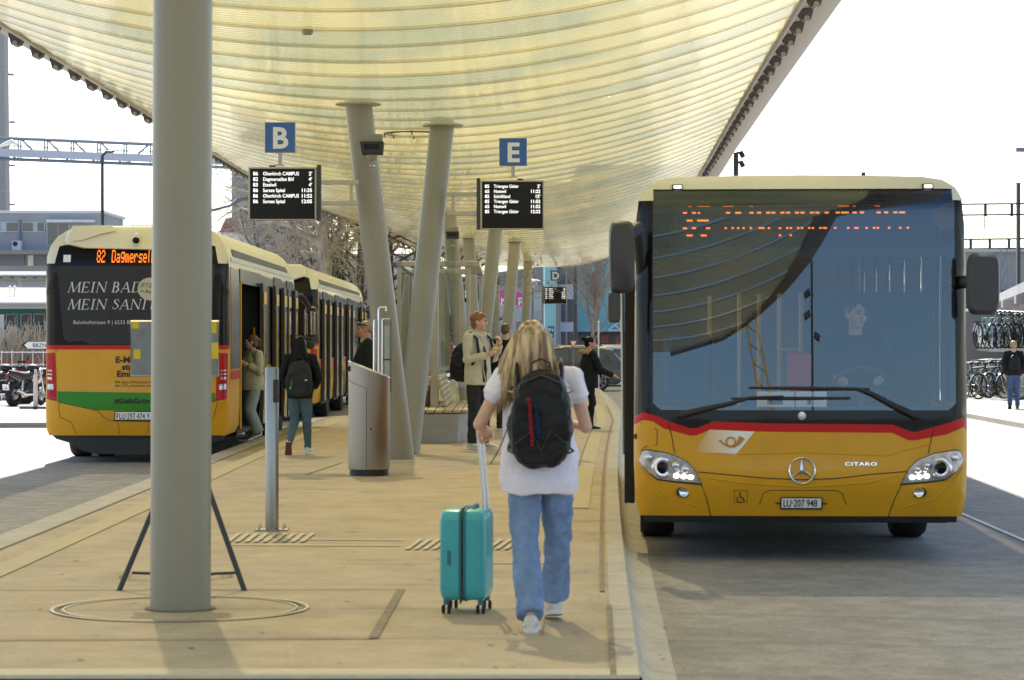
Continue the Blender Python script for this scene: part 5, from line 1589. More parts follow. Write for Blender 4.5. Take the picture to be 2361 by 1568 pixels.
# ---- the blonde woman with the suitcase --------------------------------
RX, RY = .142, 14.2
root, hc, R, g = person('blonde woman seen from behind in white T-shirt and blue jeans pulling a suitcase', (RX, RY, 0), 0, 1.66,
    dict(hl=(-.075, 0, .90), hr=(.10, .02, .90), kl=(-.075, -.02, .47), kr=(.108, .16, .49), al=(-.045, -.29, .095), ar=(.10, .24, .135),
         sl=(-.19, -.01, 1.375), sr=(.19, -.01, 1.375), el=(-.325, -.06, 1.115), er=(.265, .02, 1.10), wl=(-.30, .18, 1.075), wr=(.16, .22, 1.12)),
    'tee white', 'denim mid',
    [(.735, .01, -.01, .215, .165), (.80, .01, -.01, .232, .175), (.92, .01, -.01, .222, .165), (1.05, .005, 0, .20, .15), (1.2, 0, 0, .195, .14), (1.32, 0, -.01, .19, .125), (1.39, 0, -.01, .15, .10), (1.43, 0, 0, .085, .07)],
    'tshirt', vox=.007, sleeve_to=.40, legr=(.104, .080, .079), armr=(.064, .056, .046),
    hands={'l': ((.1, .9, -.1), (.2, 0, -1), 1.35), 'r': ((-.7, .6, .2), (0, -.3, -1), .5)},
    shoes={'l': ((-.042, -.30, 0), (.05, 1), M['shoe white'], M['sole white'], 0, 1.0), 'r': ((.10, .235, .035), (-.1, 1), M['shoe white'], M['sole white'], rad(-9), 1.0)}, dface=True, disp=.017, headc=(-.035, .02, 1.575), yaw=.15)
# long hair: a skull cap plus many tapering locks
mb = MB()
mb.ell(hc + Vector((0, -.015, .03)), (.088, .105, .09), 20, 14)
mb.ell(hc + Vector((0, -.055, -.06)), (.085, .065, .10), 20, 12)
skin('hair', mb, M['hair blonde'], root, .008, 2, folds(30, .006, 4, (1, 1, .3)))
rng = random.Random(5)
mb = MB()
for k in range(430):
    a = rng.uniform(-1.25, 1.25)
    st = hc + Vector((math.sin(a) * .05, -.02 - math.cos(a) * .05, .115 - .03 * abs(a)))
    mid = hc + Vector((math.sin(a) * .108, -.02 - math.cos(a) * .10, .02 + rng.uniform(-.02, .02)))
    ln = rng.uniform(.20, .30) + (.11 * max(0, -a) if a < 0 else -.02 * a)
    low = hc + Vector((math.sin(a) * .125 + rng.uniform(-.015, .015) - (.04 if a < -.2 else 0) * abs(a), -.015 - math.cos(a) * .115, -.10))
    end = hc + Vector((math.sin(a) * .135 - (.075 if a < -.1 else -.008) * abs(a) + rng.uniform(-.02, .02), -.03 - math.cos(a) * .10 + rng.uniform(-.02, .02), -ln))
    r = rng.uniform(.0035, .009)
    w1 = low.lerp(end, .5) + Vector((rng.uniform(-.012, .012), rng.uniform(-.012, .004), 0))
    mb.tube([st, mid, low, w1, end], [r * .5, r, r, r * .85, .001], 6)
obj('hair_locks', mb, M['hair blonde'], root, 60)['kind'] = 'stuff'
k = 1.66 / 1.70
bp = backpack('large black backpack with red and blue lettering on the blonde woman', (RX + .012, RY - .14, 1.125), 0, .345, .535, .19, 'pack black', pocket=False)
for sx, col, z0, z1 in ((-.062, 'pack red', -.145, .085), (-.022, 'pack blue', -.10, .045)):
    mb = MB()
    z = z1
    rg = random.Random(3)
    while z > z0:
        hgt = rg.choice((.010, .014, .012))
        x = sx + (z1 - z) * .07
        mb.box((x, -.190, z), (.017, .02, hgt)); z -= hgt + .005
    obj('lettering', mb, M[col], bp)
for z in (.15, -.17):
    for s_ in (-1, 1):
        obj('side_strap', MB().tube([(s_ * .15, -.03, z + .02), (s_ * .172, -.10, z), (s_ * .145, -.185, z - .01)], .009, 6, flat=.4), M['trim black'], bp, 60)
obj('zip_line', MB().tube([(-.150, -.165, -.16), (-.155, -.168, .05), (-.11, -.165, .19), (0, -.16, .235), (.11, -.165, .19), (.155, -.168, .05), (.150, -.165, -.16)], .005, 6), M['mirror grey'], bp, 60)
obj('lower_seam', MB().tube([(-.14, -.185, -.13), (-.05, -.196, -.06), (0, -.198, -.17), (.05, -.196, -.06), (.14, -.185, -.13)], .004, 6), M['mirror grey'], bp, 60)
obj('round_badge', MB().lathe([(.001, -.01), (.012, -.01), (.012, .01), (.001, .01)], (-.068, -.195, .105), 14, 'y'), M['pack red'], bp)
strap(root, [(.125, -.15, 1.33), (.13, -.14, 1.42), (.125, -.06, 1.455), (.12, .04, 1.44), (.12, .12, 1.36), (.14, .15, 1.2), (.16, .1, 1.05), (.15, -.1, .98)], .034, M['pack black'])
strap(root, [(-.115, -.15, 1.33), (-.12, -.13, 1.42), (-.115, -.05, 1.455), (-.11, .04, 1.44), (-.12, .12, 1.36), (-.15, .15, 1.2), (-.17, .1, 1.05), (-.16, -.1, .98)], .034, M['pack black'])
strap(root, [(-.17, -.16, 1.10), (-.20, -.17, 1.02), (-.235, -.17, .95), (-.265, -.17, .90)], .010, M['trim black'])
# ---- suitcase ---------------------------------------------------------
mat('suitcase teal', (.045, .43, .48), .35, coat=.3, var=.04, scale=4)
mat('suitcase dark', (.015, .17, .21), .5)
CX, CY = G(1076, 1412).x, 14.93
t = thing('suitcase', 'turquoise ribbed hard-shell suitcase rolling on black wheels', 'suitcase', (CX, CY, 0), rad(-7))
def shellcase(y0):
    rows = []
    W, D, Hh = .128, .19, .515
    for xx in (-1, -.93, -.75, -.1):
        s = {-1: .90, -.93: .97, -.75: 1, -.1: 1}[xx]
        r = []
        for a in range(40):
            an = 2 * PI * a / 40
            c_, s_ = math.cos(an), math.sin(an)
            r.append((xx * W, D * s * math.copysign(abs(c_) ** .3, c_), .075 + Hh / 2 + Hh / 2 * s * math.copysign(abs(s_) ** .22, s_)))
        rows.append(r)
    return rows
lft = shellcase(0)
rgt = [[(-x, y, z) for x, y, z in r] for r in lft]
# horizontal ribs on the long sides
def ribbed(rows):
    mb = MB().loft(rows)
    return mb
for rows in (lft, rgt):
    sh = obj('shell_half', ribbed(rows), M['suitcase teal'], t, 50)
    s = -1 if rows is lft else 1
    ribs = MB()
    for i in range(26):
        z = .13 + i * .0158
        ribs.bx(*sorted((s * .022, s * .116)), -.1925, .1925, z, z + .008)
        ribs.bx(*sorted((s * .118, s * .1305)), -.165, .165, z, z + .008)
    obj('shell_rib', ribs, M['suitcase teal'], sh, bevel=0)
mb = MB()
for x in (-.013, .013):
    mb.tube([(x, .19 * math.copysign(abs(math.cos(2 * PI * a / 40)) ** .3, math.cos(2 * PI * a / 40)) * 1.01, .3325 + .26 * math.copysign(abs(math.sin(2 * PI * a / 40)) ** .22, math.sin(2 * PI * a / 40))) for a in range(40)], .007, 6, closed=True)
obj('zip_band', mb, M['suitcase dark'], t, 60)
obj('side_lock', MB().bx(-.085, -.065, -.197, -.19, .28, .36), M['suitcase dark'], t, bevel=.003)
obj('top_grip', MB().tube([(.05, -.09, .585), (.05, -.07, .603), (.05, .07, .603), (.05, .09, .585)], .011, 8), M['suitcase dark'], t)
obj('side_feet', MB().tube([(-.02, -.12, .075), (-.02, -.12, .055)], .006, 6), M['trim black'], t)
for x in (-.098, .098):
    for y in (-.14, .14):
        w_ = obj('caster', MB().tube([(x, y, .085), (x, y, .05)], .016, 10), M['suitcase dark'], t)
        for dx in (-.016, .016):
            obj('caster_wheel', MB().lathe([(.001, -.008), (.022, -.008), (.026, -.003), (.026, .003), (.022, .008), (.001, .008)], (x + dx, y, .026), 18, 'x'), M['rubber'], w_, 40)
mat('handle alloy', (.60, .62, .66), .35, metal=.6)
for y in (-.085, .085):
    obj('handle_rod', MB().tube([(.112, y, .55), (.095, y, .80), (.072, y, 1.06)], .0095, 8), M['handle alloy'], t, 60)
obj('handle_grip', MB().tube([(.072, -.10, 1.065), (.072, .10, 1.065)], .014, 10), M['suitcase teal'], t, 60)

# ---- girl with long black hair walking away ------------------------------
root, hc, R, g = person('young woman with long black hair and dark jacket walking away along the buses', (-2.87, 35.5, 0), 0, 1.60,
    dict(kl=(-.085, .05, .49), kr=(.09, .06, .48), al=(-.13, -.34, .17), ar=(.10, .1, .09), el=(-.25, -.06, 1.12), er=(.27, -.06, 1.11), wl=(-.20, .1, .96), wr=(.20, .12, .96)),
    'jacket black', 'denim teal', [(.80, 0, 0, .185, .14), (.95, 0, 0, .20, .145), (1.15, 0, 0, .20, .14), (1.32, 0, 0, .19, .12), (1.41, 0, 0, .10, .08)], 'jacket',
    legr=(.100, .072, .05), armr=(.07, .06, .05), vox=.010, dface=False,
    shoes={'l': ((-.135, -.37, .11), (-.15, 1), M['shoe white'], M['sole brown'], rad(-58), 1.05), 'r': ((.105, .1, 0), (.25, 1), M['shoe white'], M['sole white'], 0, 1.05)})
mb = MB()
mb.ell(hc + Vector((0, -.02, .025)), (.09, .105, .095), 18, 12)
mb.rings([(1.16, .0, -.14, .17, .04), (1.25, 0, -.125, .165, .05), (1.40, 0, -.075, .14, .075), (1.52, 0, -.03, .098, .09), (1.60, 0, -.01, .088, .095)], 20)
skin('hair', mb, M['hair black'], root, .010, 3, folds(14, .014, 8, (1, 1, .25)))
bp = backpack('dark grey backpack with a green tag on the black-haired young woman', (-2.87, 35.38, 1.02), 0, .37, .50, .17, 'pack grey')
mat('tag green', (.04, .42, .05), .5)
obj('tag_cord', MB().tube([(-.09, -.19, .02), (-.085, -.205, -.03), (-.10, -.21, -.10)], .004, 5), M['tag green'], bp)
obj('tag_ball', MB().ell((-.102, -.215, -.12), (.018, .014, .018), 10, 8), M['tag green'], bp)
obj('tag_badge', MB().bx(.09, .12, -.21, -.2, -.02, -.005), M['plate white'], bp)

# ---- woman in a sage sweater stepping out of the bus ----------------------
root, hc, R, g = person('woman in loose sage sweater and wide jeans stepping out of the bus door', (-3.955, 40.0, 0), rad(122), 1.62,
    dict(kl=(-.08, .10, .50), kr=(.09, .02, .48), al=(-.07, -.05, .16), ar=(.09, -.02, .085), er=(.25, .02, 1.13), wr=(.12, .19, 1.24), el=(-.24, .0, 1.12), wl=(-.16, .16, 1.22)),
    'sweater sage', 'denim pale', [(.82, 0, 0, .20, .18), (.9, 0, 0, .215, .195), (1.1, 0, .02, .205, .18), (1.3, 0, .0, .19, .135), (1.4, 0, 0, .12, .09), (1.44, 0, 0, .07, .065)], 'sweater',
    legr=(.105, .10, .10), armr=(.078, .072, .055), vox=.010, yaw=-.5,
    hands={'r': ((-.2, .5, .8), (-.5, -.6, .2), .9)},
    shoes={'l': ((-.07, -.04, .075), (0, 1), M['shoe brown'], M['sole white'], rad(-20), 1.05), 'r': ((.09, -.01, 0), (.2, 1), M['shoe brown'], M['sole white'], 0, 1.05)})
cap_hair(root, hc, R, 'hair brown', 1.0, -.01, extra=[((0, -.12, .03), (.042, .04, .042)), ((0, -.13, -.05), (.025, .025, .06))])

# ---- man with sunglasses on his head ---------------------------------------
root, hc, R, g = person('sturdy man in dark green jacket facing the buses, sunglasses pushed up', (-2.11, 38.0, 0), rad(97), 1.82, {},
    'jacket green', 'trousers dark', [(.78, 0, 0, .21, .17), (1.0, 0, .01, .22, .18), (1.2, 0, .01, .22, .165), (1.34, 0, 0, .20, .13), (1.42, 0, 0, .11, .09)], 'jacket', skinm='skin flushed',
    armr=(.078, .066, .055), vox=.011, neck=.062, shoes={'l': ((-.09, -.02, 0), (0, 1), M['boot black'], M['boot black']), 'r': ((.09, -.02, 0), (0, 1), M['boot black'], M['boot black'])})
cap_hair(root, hc, R, 'hair sandy', .98, .03)
mb = MB().tube([hc + R @ Vector(q) for q in ((-.083, -.02, .055), (-.075, .06, .075), (-.04, .088, .085), (0, .092, .085), (.04, .088, .085), (.075, .06, .075), (.083, -.02, .055))], [.006, .011, .017, .009, .017, .011, .006], 8)
obj('sunglasses', mb, M['display black'], root, 60)
obj('collar', MB().rings([(1.415, 0, 0, .085, .085), (1.46, 0, .005, .078, .078), (1.47, 0, .005, .07, .07)], 18), M['collar pale'], root, 60)

# ---- tall man in the cream jacket, eating ------------------------------------
MX, MY = -.49, 37.2
ang = rad(-128)
root, hc, R, g = person('tall ginger man in cream jacket with hood eating a snack beside the bench', (MX, MY, 0), ang, 1.93,
    dict(er=(.24, .03, 1.12), wr=(.11, .25, 1.17), el=(-.25, .06, 1.14), wl=(-.13, .25, 1.30), kl=(-.1, .03, .48), al=(-.12, 0, .085), kr=(.1, .03, .48), ar=(.12, .02, .085)),
    'jacket cream', 'trousers dark', [(.80, 0, 0, .19, .145), (.9, 0, 0, .195, .15), (1.1, 0, 0, .19, .145), (1.3, 0, 0, .195, .13), (1.4, 0, 0, .13, .09), (1.45, 0, .0, .08, .075)], 'jacket',
    legr=(.095, .08, .07), armr=(.068, .062, .05), vox=.010, yaw=.42,
    hands={'r': ((-.55, .6, .5), (-.3, -.7, .3), 1.0), 'l': ((.4, .35, .8), (.5, -.6, 0), .9)},
    shoes={'l': ((-.12, 0, 0), (-.2, 1), M['shoe white'], M['sole white'], 0, 1.1), 'r': ((.12, .02, 0), (.15, 1), M['shoe white'], M['sole white'], 0, 1.1)})
cap_hair(root, hc, R, 'hair ginger', 1.02, -.005, extra=[((0, .055, .088), (.06, .035, .03)), ((.04, .04, .09), (.035, .04, .03))], top=.012)
mb = MB()
mb.tube([(-.11, -.05, 1.42), (-.085, .04, 1.44), (-.04, .09, 1.40)], [.04, .032, .025], 12)
mb.tube([(.11, -.05, 1.42), (.085, .04, 1.44), (.04, .09, 1.40)], [.04, .032, .025], 12)
mb.ell((0, -.10, 1.42), (.13, .06, .075), 16, 10)
skin('hood', mb, M['jacket cream'], root, .010, 3, folds(12, .008, 2))
obj('shirt_front', MB().rings([(1.15, 0, .122, .035, .025), (1.3, 0, .108, .05, .025), (1.42, 0, .06, .05, .03)], 14), M['tee grey'], root, 60)
obj('scarf', MB().rings([(.84, .02, .130, .05, .022), (1.0, .02, .130, .05, .02), (1.2, .02, .126, .04, .02), (1.3, .015, .108, .03, .02)], 14), M['trousers dark'], root, 60)
mb = MB().tube([(.02, .155, .82), (.075, .15, 1.0), (.07, .142, 1.25)], .007, 6); obj('jacket_placket', mb, M['jacket cream'], root, 60)
strap(root, [(.13, -.1, 1.38), (.14, .0, 1.455), (.135, .10, 1.38), (.15, .14, 1.2), (.18, .06, 1.05)], .026, M['pack black'])
strap(root, [(-.13, -.1, 1.38), (-.14, .0, 1.455), (-.135, .10, 1.38), (-.15, .14, 1.2), (-.18, .06, 1.05)], .026, M['pack black'])
mat('snack yellow', (.75, .48, .06), .6, var=.2, scale=30)
d_ = Matrix.Rotation(ang, 4, 'Z')
sp = Vector((MX, MY, 0)) + (d_ @ Vector((.05, .32, 1.255))) * (1.93 / 1.7)
t = thing('snack', 'small yellow snack held by the man in the cream jacket', 'snack', sp)
obj('bread', MB().ell((0, 0, 0), (.05, .025, .022), 12, 8), M['snack yellow'], t)
obj('wrapper', MB().rings([(-.06, -.01, 0, .012, .012), (-.02, 0, 0, .03, .025)], 10), M['paper'], t)
q = Vector((MX, MY, 0)) + (d_ @ Vector((0, -.13, 1.10))) * 1.12
backpack('bulky black backpack worn by the man in the cream jacket', q, ang, .34, .58, .24, 'pack black')

# ---- man in a black jacket behind him -----------------------------------------
root, hc, R, g = person('man in black jacket with cropped hair, mostly hidden behind the blonde woman', (-.11, 45, 0), rad(-25), 1.83, {},
    'jacket black', 'trousers dark', [(.82, 0, 0, .19, .15), (1.1, 0, 0, .20, .15), (1.34, 0, 0, .19, .13), (1.44, 0, 0, .10, .09)], 'jacket', vox=.012, armr=(.074, .062, .05),
    shoes={'l': ((-.09, -.02, 0), (0, 1), M['boot black'], M['sole white']), 'r': ((.09, -.02, 0), (0, 1), M['boot black'], M['sole white'])})
cap_hair(root, hc, R, 'hair brown', .95, .02)

# ---- woman with a fur hood, reaching out to the right ---------------------------
root, hc, R, g = person('woman in black coat with beige fur hood and hair bun, reaching towards the bus', (1.33, 45.3, 0), rad(-78), 1.60,
    dict(er=(.20, .16, 1.10), wr=(.13, .42, .99), sr=(.17, .03, 1.37), el=(-.2, .1, 1.12), wl=(-.14, .3, 1.02), kl=(-.07, .10, .48), al=(-.05, -.12, .12), kr=(.07, .04, .48), ar=(.05, .02, .09)),
    'jacket black', 'jacket black', [(.76, 0, -.02, .19, .19), (.9, 0, -.02, .195, .20), (1.1, 0, -.01, .185, .18), (1.3, 0, 0, .185, .14), (1.41, 0, 0, .10, .09)], 'coat', skinm='skin flushed',
    legr=(.085, .06, .05), armr=(.075, .066, .052), vox=.011, yaw=-.25, hands={'r': ((-.1, .9, -.25), (0, -.2, -1), .3)},
    shoes={'l': ((-.05, -.12, .03), (0, 1), M['boot black'], M['boot black'], rad(-15)), 'r': ((.05, .02, 0), (0, 1), M['boot black'], M['boot black'])})
cap_hair(root, hc, R, 'hair black', 1.0, .0, extra=[((0, -.13, .085), (.042, .042, .042)), ((0, -.095, .06), (.03, .03, .03))])
mb = MB()
mb.tube([(.10, .06, 1.40), (.12, -.04, 1.42), (.09, -.12, 1.43), (0, -.155, 1.43), (-.09, -.12, 1.43), (-.12, -.04, 1.42), (-.10, .06, 1.40)], [.03, .04, .045, .05, .045, .04, .03], 14)
skin('fur_hood', mb, M['fur beige'], root, .010, 1, folds(60, .016, 3, (1, 1, 1)))

# ---- pedestrian by the bicycle racks ---------------------------------------------
root, hc, R, g = person('pedestrian in dark jacket and blue jeans walking past the bicycle racks', (11.64, 60.8, ROAD + .1), rad(-8), 1.58,
    dict(kl=(-.085, .05, .49), al=(-.1, -.2, .12), kr=(.09, .08, .48), ar=(.10, .1, .09), el=(-.25, -.08, 1.12), er=(.26, -.06, 1.11)),
    'jacket black', 'denim dark', [(.84, 0, 0, .20, .16), (1.0, 0, 0, .215, .165), (1.2, 0, 0, .205, .15), (1.33, 0, 0, .19, .12), (1.42, 0, 0, .10, .08)], 'jacket',
    legr=(.098, .076, .06), armr=(.078, .066, .052), vox=.012, dface=False,
    shoes={'l': ((-.1, -.22, .05), (0, 1), M['boot black'], M['boot black'], rad(-25)), 'r': ((.1, .08, 0), (0, 1), M['boot black'], M['boot black'])})
cap_hair(root, hc, R, 'hair sandy', 1.0, .0)
backpack('small black rucksack on the pedestrian by the bicycles', (11.64, 60.66, 1.04), rad(-8), .26, .34, .10, 'pack black', pocket=False)

# ---- bus driver at the wheel -----------------------------------------------------
a_ = rad(-2.75)
bo = Vector(((1847.5 - 1180.5) / 6040 * 20.0, 20.0, ROAD))
def inbus(x, y, z): return bo + Matrix.Rotation(a_, 3, 'Z') @ Vector((x, y, z))
root, hc, R, g = person('bus driver seated at the wheel behind the mirrored windscreen', inbus(.53, 1.45, .30), PI + a_, 1.72,
    dict(kl=(-.13, .42, .62), kr=(.13, .42, .62), al=(-.13, .55, .25), ar=(.13, .55, .25), hl=(-.09, 0, .66), hr=(.09, 0, .66), el=(-.26, .16, 1.12), er=(.26, .16, 1.12), wl=(-.18, .38, 1.08), wr=(.18, .38, 1.08)),
    'jacket black', 'trousers dark', [(.70, 0, 0, .19, .15), (.95, 0, 0, .20, .155), (1.2, 0, 0, .20, .145), (1.34, 0, 0, .19, .12), (1.43, 0, 0, .10, .08)], 'jacket', vox=.012,
    waist=[(.60, 0, 0, .16, .13), (.8, 0, 0, .17, .13)], yaw=.5)
cap_hair(root, hc, R, 'hair brown', .96, .02)
# ---------------------------------------------------------------- buildings to the left
mat('render grey', (.34, .35, .37), .85, var=.06, scale=1.2, stain=(.20, .21, .23), sst=.4, ssc=.5)
mat('render pale', (.66, .66, .67), .85, var=.05, scale=1)  # lightened to stand in for haze over the far buildings
mat('panel lilac', (.46, .48, .55), .7, var=.05, scale=1)  # haze put into the colour, lighter like the pale render
mat('concrete tower', (.31, .30, .29), .9, var=.06, scale=.3, stain=(.24, .23, .22), sst=.5, ssc=.15)
mat('concrete dark', (.22, .21, .205), .9, var=.1, scale=.6)
mat('roof sheet', (.50, .49, .47), .5, metal=.2, var=.1, scale=3)
mat('window frame', (.62, .64, .66), .5)
mat('window glass', (.05, .06, .07), .08, coat=.4, var=.3, scale=1.5)
mat('curtain', (.45, .48, .52), .8)
mat('garage green', (.03, .17, .115), .6, var=.1, scale=3)
mat('steel blue grey', (.17, .19, .23), .55, metal=.3)
mat('teal wall', (.24, .47, .48), .75, var=.03, scale=.4)  # teal lightened as well, distance haze painted in
mat('roof tile', (.25, .14, .10), .9, var=.25, scale=9)
mat('concrete light', (.46, .45, .43), .85, var=.07, scale=1)
mat('bark white', (.46, .42, .35), .85, var=.45, scale=3.5, stretch=(1, 1, .5), stain=(.10, .09, .075), sst=.85, ssc=3)
mat('bark dark', (.075, .062, .05), .9, var=.3, scale=5)
mat('twig brown', (.25, .20, .15), .9, var=.3, scale=3)
mat('twig pale', (.46, .40, .31), .9, var=.3, scale=3)
mat('ivy leaf', (.04, .085, .022), .6, var=.45, scale=2)
mat('red barrier', (.45, .03, .03), .6)
mat('post pink', (.66, .55, .50), .6, var=.1, scale=8)
mat('car grey', (.045, .052, .065), .25, metal=.4, coat=.8)
mat('car white', (.62, .63, .65), .25, coat=.8)
mat('car silver', (.40, .43, .47), .25, metal=.5, coat=.6)
mat('red gloss', (.42, .012, .02), .25, coat=.5)
mat('banner pink', (.62, .05, .28), .6)
mat('poster', (.45, .12, .10), .6, var=.6, scale=2)
mat('traffic blue', (.015, .16, .50), .5)
mat('bike green', (.25, .45, .35), .4)
mat('brick paving', (.34, .25, .21), .9, var=.2, scale=10)
def VB(mb, x0, x1, y0, y1, d, dep, back=0.0):      # a box whose front face spans those view lines at distance d
    a, b = P(x0, y1, d), P(x1, y0, d)
    return mb.bx(a.x, b.x, d - back, d + dep, a.z, b.z)
def window(parent, x0, x1, y0, y1, d, mull=1, curtain=True, fr=1.2):
    mb = MB()
    VB(mb, x0, x1, y0, y0 + fr, d - .06, .1); VB(mb, x0, x1, y1 - fr, y1, d - .06, .1)
    VB(mb, x0, x0 + fr, y0 + fr, y1 - fr, d - .06, .1); VB(mb, x1 - fr, x1, y0 + fr, y1 - fr, d - .06, .1)
    for k in range(1, mull):
        x = x0 + (x1 - x0) * k / mull
        VB(mb, x - .5, x + .5, y0 + fr, y1 - fr, d - .06, .1)
    w_ = obj('window', mb, M['window frame'], parent)
    obj('pane', VB(MB(), x0 + fr, x1 - fr, y0 + fr, y1 - fr, d - .03, .02), M['window glass'], w_)
    if curtain: obj('curtain', VB(MB(), x0 + (x1 - x0) * .52, x0 + (x1 - x0) * .68, y0 + fr, y1 - fr, d - .035, .004), M['curtain'], w_)
    return w_
t = thing('factory_block', 'grey flat-roofed two-storey block with white window frames behind the left bus', 'building', (0, 0, 0))
obj('wall', VB(MB(), -220, 234, 491, 800, 95, 5.3), M['render grey'], t)
obj('parapet', VB(MB(), -220, 235, 485, 491.5, 94.95, 5.4), M['render pale'], t)
obj('parapet', MB().bx(P(235, 0, 95).x, P(235, 0, 95).x + .06, 94.95, 100.4, P(0, 491, 95).z, P(0, 485, 95).z), M['render pale'], t)
window(t, -45, 43, 512, 535, 95, 2); window(t, 50, 103, 512, 535, 95, 2); window(t, 108, 160, 513, 568, 95, 2, False)
obj('awning_box', VB(MB(), 106, 218, 506, 513, 94.7, .4), M['render pale'], t, bevel=.02)
obj('downpipe', MB().tube([P(46, 508, 94.9), P(46, 578, 94.9)], .05, 8), M['steel blue grey'], t)
ac = obj('air_conditioner', VB(MB(), 27, 48, 555, 578, 94.6, .4), M['render pale'], t, bevel=.02)
obj('fan_grille', MB().lathe([(.001, -.02), (.09, -.02), (.09, 0), (.001, 0)], P(35, 562, 94.6), 16, 'y'), M['trim black'], ac)
obj('ledge', VB(MB(), -220, 230, 577, 586, 93.6, 1.4), M['concrete dark'], t)
for x0, x1 in ((-60, 56), (79, 180)):
    g_ = obj('shutter_door', VB(MB(), x0, x1, 586, 612, 94.9, .1), M['steel blue grey'], t)
obj('wall_vent', VB(MB(), 64, 77, 587, 613, 94.85, .1), M['render pale'], t)
t = thing('store_shed', 'low white shed with corrugated roof in front of the grey block', 'building', (0, 0, 0))
obj('wall', VB(MB(), -160, 200, 638, 800, 84, 4), M['render pale'], t)
for x0, x1 in ((-60, 38), (50, 150)): obj('wall_panel', VB(MB(), x0, x1, 647, 671, 83.95, .1), M['panel lilac'], t)
def corrug(x0, x1, y0, d0, y1, d1, n, h=.02):
    mb = MB()
    a, b = P(x0, y0, d0), P(x1, y0, d0)
    za, zb = P(0, y0, d0).z, P(0, y1, d1).z
    us = [i / (n * 4) for i in range(n * 4 + 1)]
    mb.grid(lambda u, v: (a.x + (b.x - a.x) * u, d0 + (d1 - d0) * v, za + (zb - za) * v + h * math.sin(u * n * 2 * PI)), us, (0, 1))
    mb.grid(lambda u, v: (a.x + (b.x - a.x) * u, d0 + .0 * v, za + h * math.sin(u * n * 2 * PI) - .05 * v), us, (0, 1))
    return mb
obj('roof', corrug(-160, 205, 633, 83.2, 627, 88, 60), M['roof sheet'], t)
obj('gutter', VB(MB(), -160, 205, 635, 638, 83.25, .1), M['steel blue grey'], t)
for k in range(9): obj('rafter_end', VB(MB(), -60 + k * 27, -57 + k * 27, 637, 641, 83.3, .6), M['concrete dark'], t)
t = thing('garage', 'low green-framed garage with corrugated roof and two flue pipes', 'building', (0, 0, 0))
obj('roof', corrug(-160, 170, 697, 72, 664, 80, 56), M['roof sheet'], t)
obj('fascia', VB(MB(), -160, 170, 699, 712, 72.2, .2), M['panel lilac'], t)
obj('wall', VB(MB(), -160, 170, 712, 850, 72.6, 5), M['garage green'], t)
obj('wall_base', VB(MB(), -160, 9, 725, 850, 72.5, .1), M['render pale'], t)
window(t, 14, 40, 724, 751, 72.6, 1, False, .8); obj('door_panel', VB(MB(), 15, 40, 753, 795, 72.55, .1), M['curtain'], t)
for x0, x1 in ((48, 72), (78, 103), (108, 132)):
    window(t, x0, x1, 724, 751, 72.6, 1, False, .8); window(t, x0, x1, 753, 788, 72.6, 2, True, .8)
for x, r in ((23, 2.0), (34, 2.6)):
    a, b = P(x, 690, 75), P(x, 663 if x < 30 else 662, 75)
    obj('flue_pipe', MB().tube([a, b], r * .0124, 10), M['chrome'], t)
    obj('flue_cap', MB().ell(b, (.055, .055, .035), 10, 6), M['chrome'], t)
obj('pipe_strut', MB().tube([P(23, 678, 75), P(34, 678, 75)], .012, 6), M['chrome'], t)
t = thing('silo_tower', 'tall pale concrete silo tower at the left picture edge', 'tower', (0, 0, 0))
mb = MB(); d = 230
a = P(24, 0, d + 2).x
mb.prism([(-60, -1), (a + .15, -1), (a - .35, 42), (-60, 42)], d, d + 2)
obj('shaft', mb, M['concrete tower'], t)
for y in (150, 230, 330, 430, 480): obj('joint_band', MB().prism([(-60, P(0, y, d).z), (P(18, 0, d).x, P(0, y + 10, d).z), (P(18, 0, d).x, P(0, y + 11, d).z), (-60, P(0, y + 1, d).z)], d - .03, d + .02), M['concrete light'], t)
for y in (150, 260, 360, 450):
    p = P(23 if y > 200 else 20, y, d - .2)
    obj('ladder_platform', MB().bx(p.x, p.x + .4, d - .5, d + .3, p.z - .9, p.z - .75), M['steel blue grey'], t)
    obj('ladder_cage', MB().tube([(p.x + .35, d, p.z - .8), (p.x + .35, d, p.z + 1.5)], .03, 5), M['steel blue grey'], t)
t = thing('conveyor_bridge', 'long steel lattice conveyor bridge crossing high behind the left bus', 'bridge', (0, 0, 0))
da, db = 200, 214
def CB(x, y0, y1):      # along the bridge: x of the view, height between the chords 0..1
    f_ = (x + 60) / 720
    d = da + (db - da) * f_
    zt, zb = P(0, 315.5, da).z, P(0, 364, da).z
    return (P(x, 0, d).x, d, zb + (zt - zb) * y0 + y1)
for y in (0, 1):
    obj('chord', MB().tube([CB(-60, y, 0), CB(700, y, 0)], .13, 4), M['steel blue grey'], t, 20)
obj('deck_panel', MB().add([CB(-60, .12, 0), CB(700, .12, 0), CB(700, .5, 0), CB(-60, .5, 0)], [(0, 1, 2, 3)]).add([tuple(Vector(CB(x, y, 0)) + Vector((0, .1, 0))) for x, y in ((-60, .12), (700, .12), (700, .5), (-60, .5))], [(0, 1, 2, 3)]), M['panel lilac'], t)
obj('handrail', MB().tube([CB(-60, .66, 0), CB(700, .66, 0)], .03, 4).tube([CB(-60, .6, 0), CB(700, .6, 0)], .03, 4), M['steel blue grey'], t)
for k in range(11):
    x = -19 + k * 61
    for dx in (0, 6): obj('upright', MB().tube([CB(x + dx, 0, 0), CB(x + dx, 1, 0)], .06, 4), M['steel blue grey'], t)
    if x < 280: obj('diagonal', MB().tube([CB(x + 8, .97, 0), CB(x + 56, .03, 0)], .075, 4), M['steel blue grey'], t)
    else: obj('diagonal', MB().tube([CB(x + 8, .03, 0), CB(x + 56, .97, 0)], .075, 4), M['steel blue grey'], t)
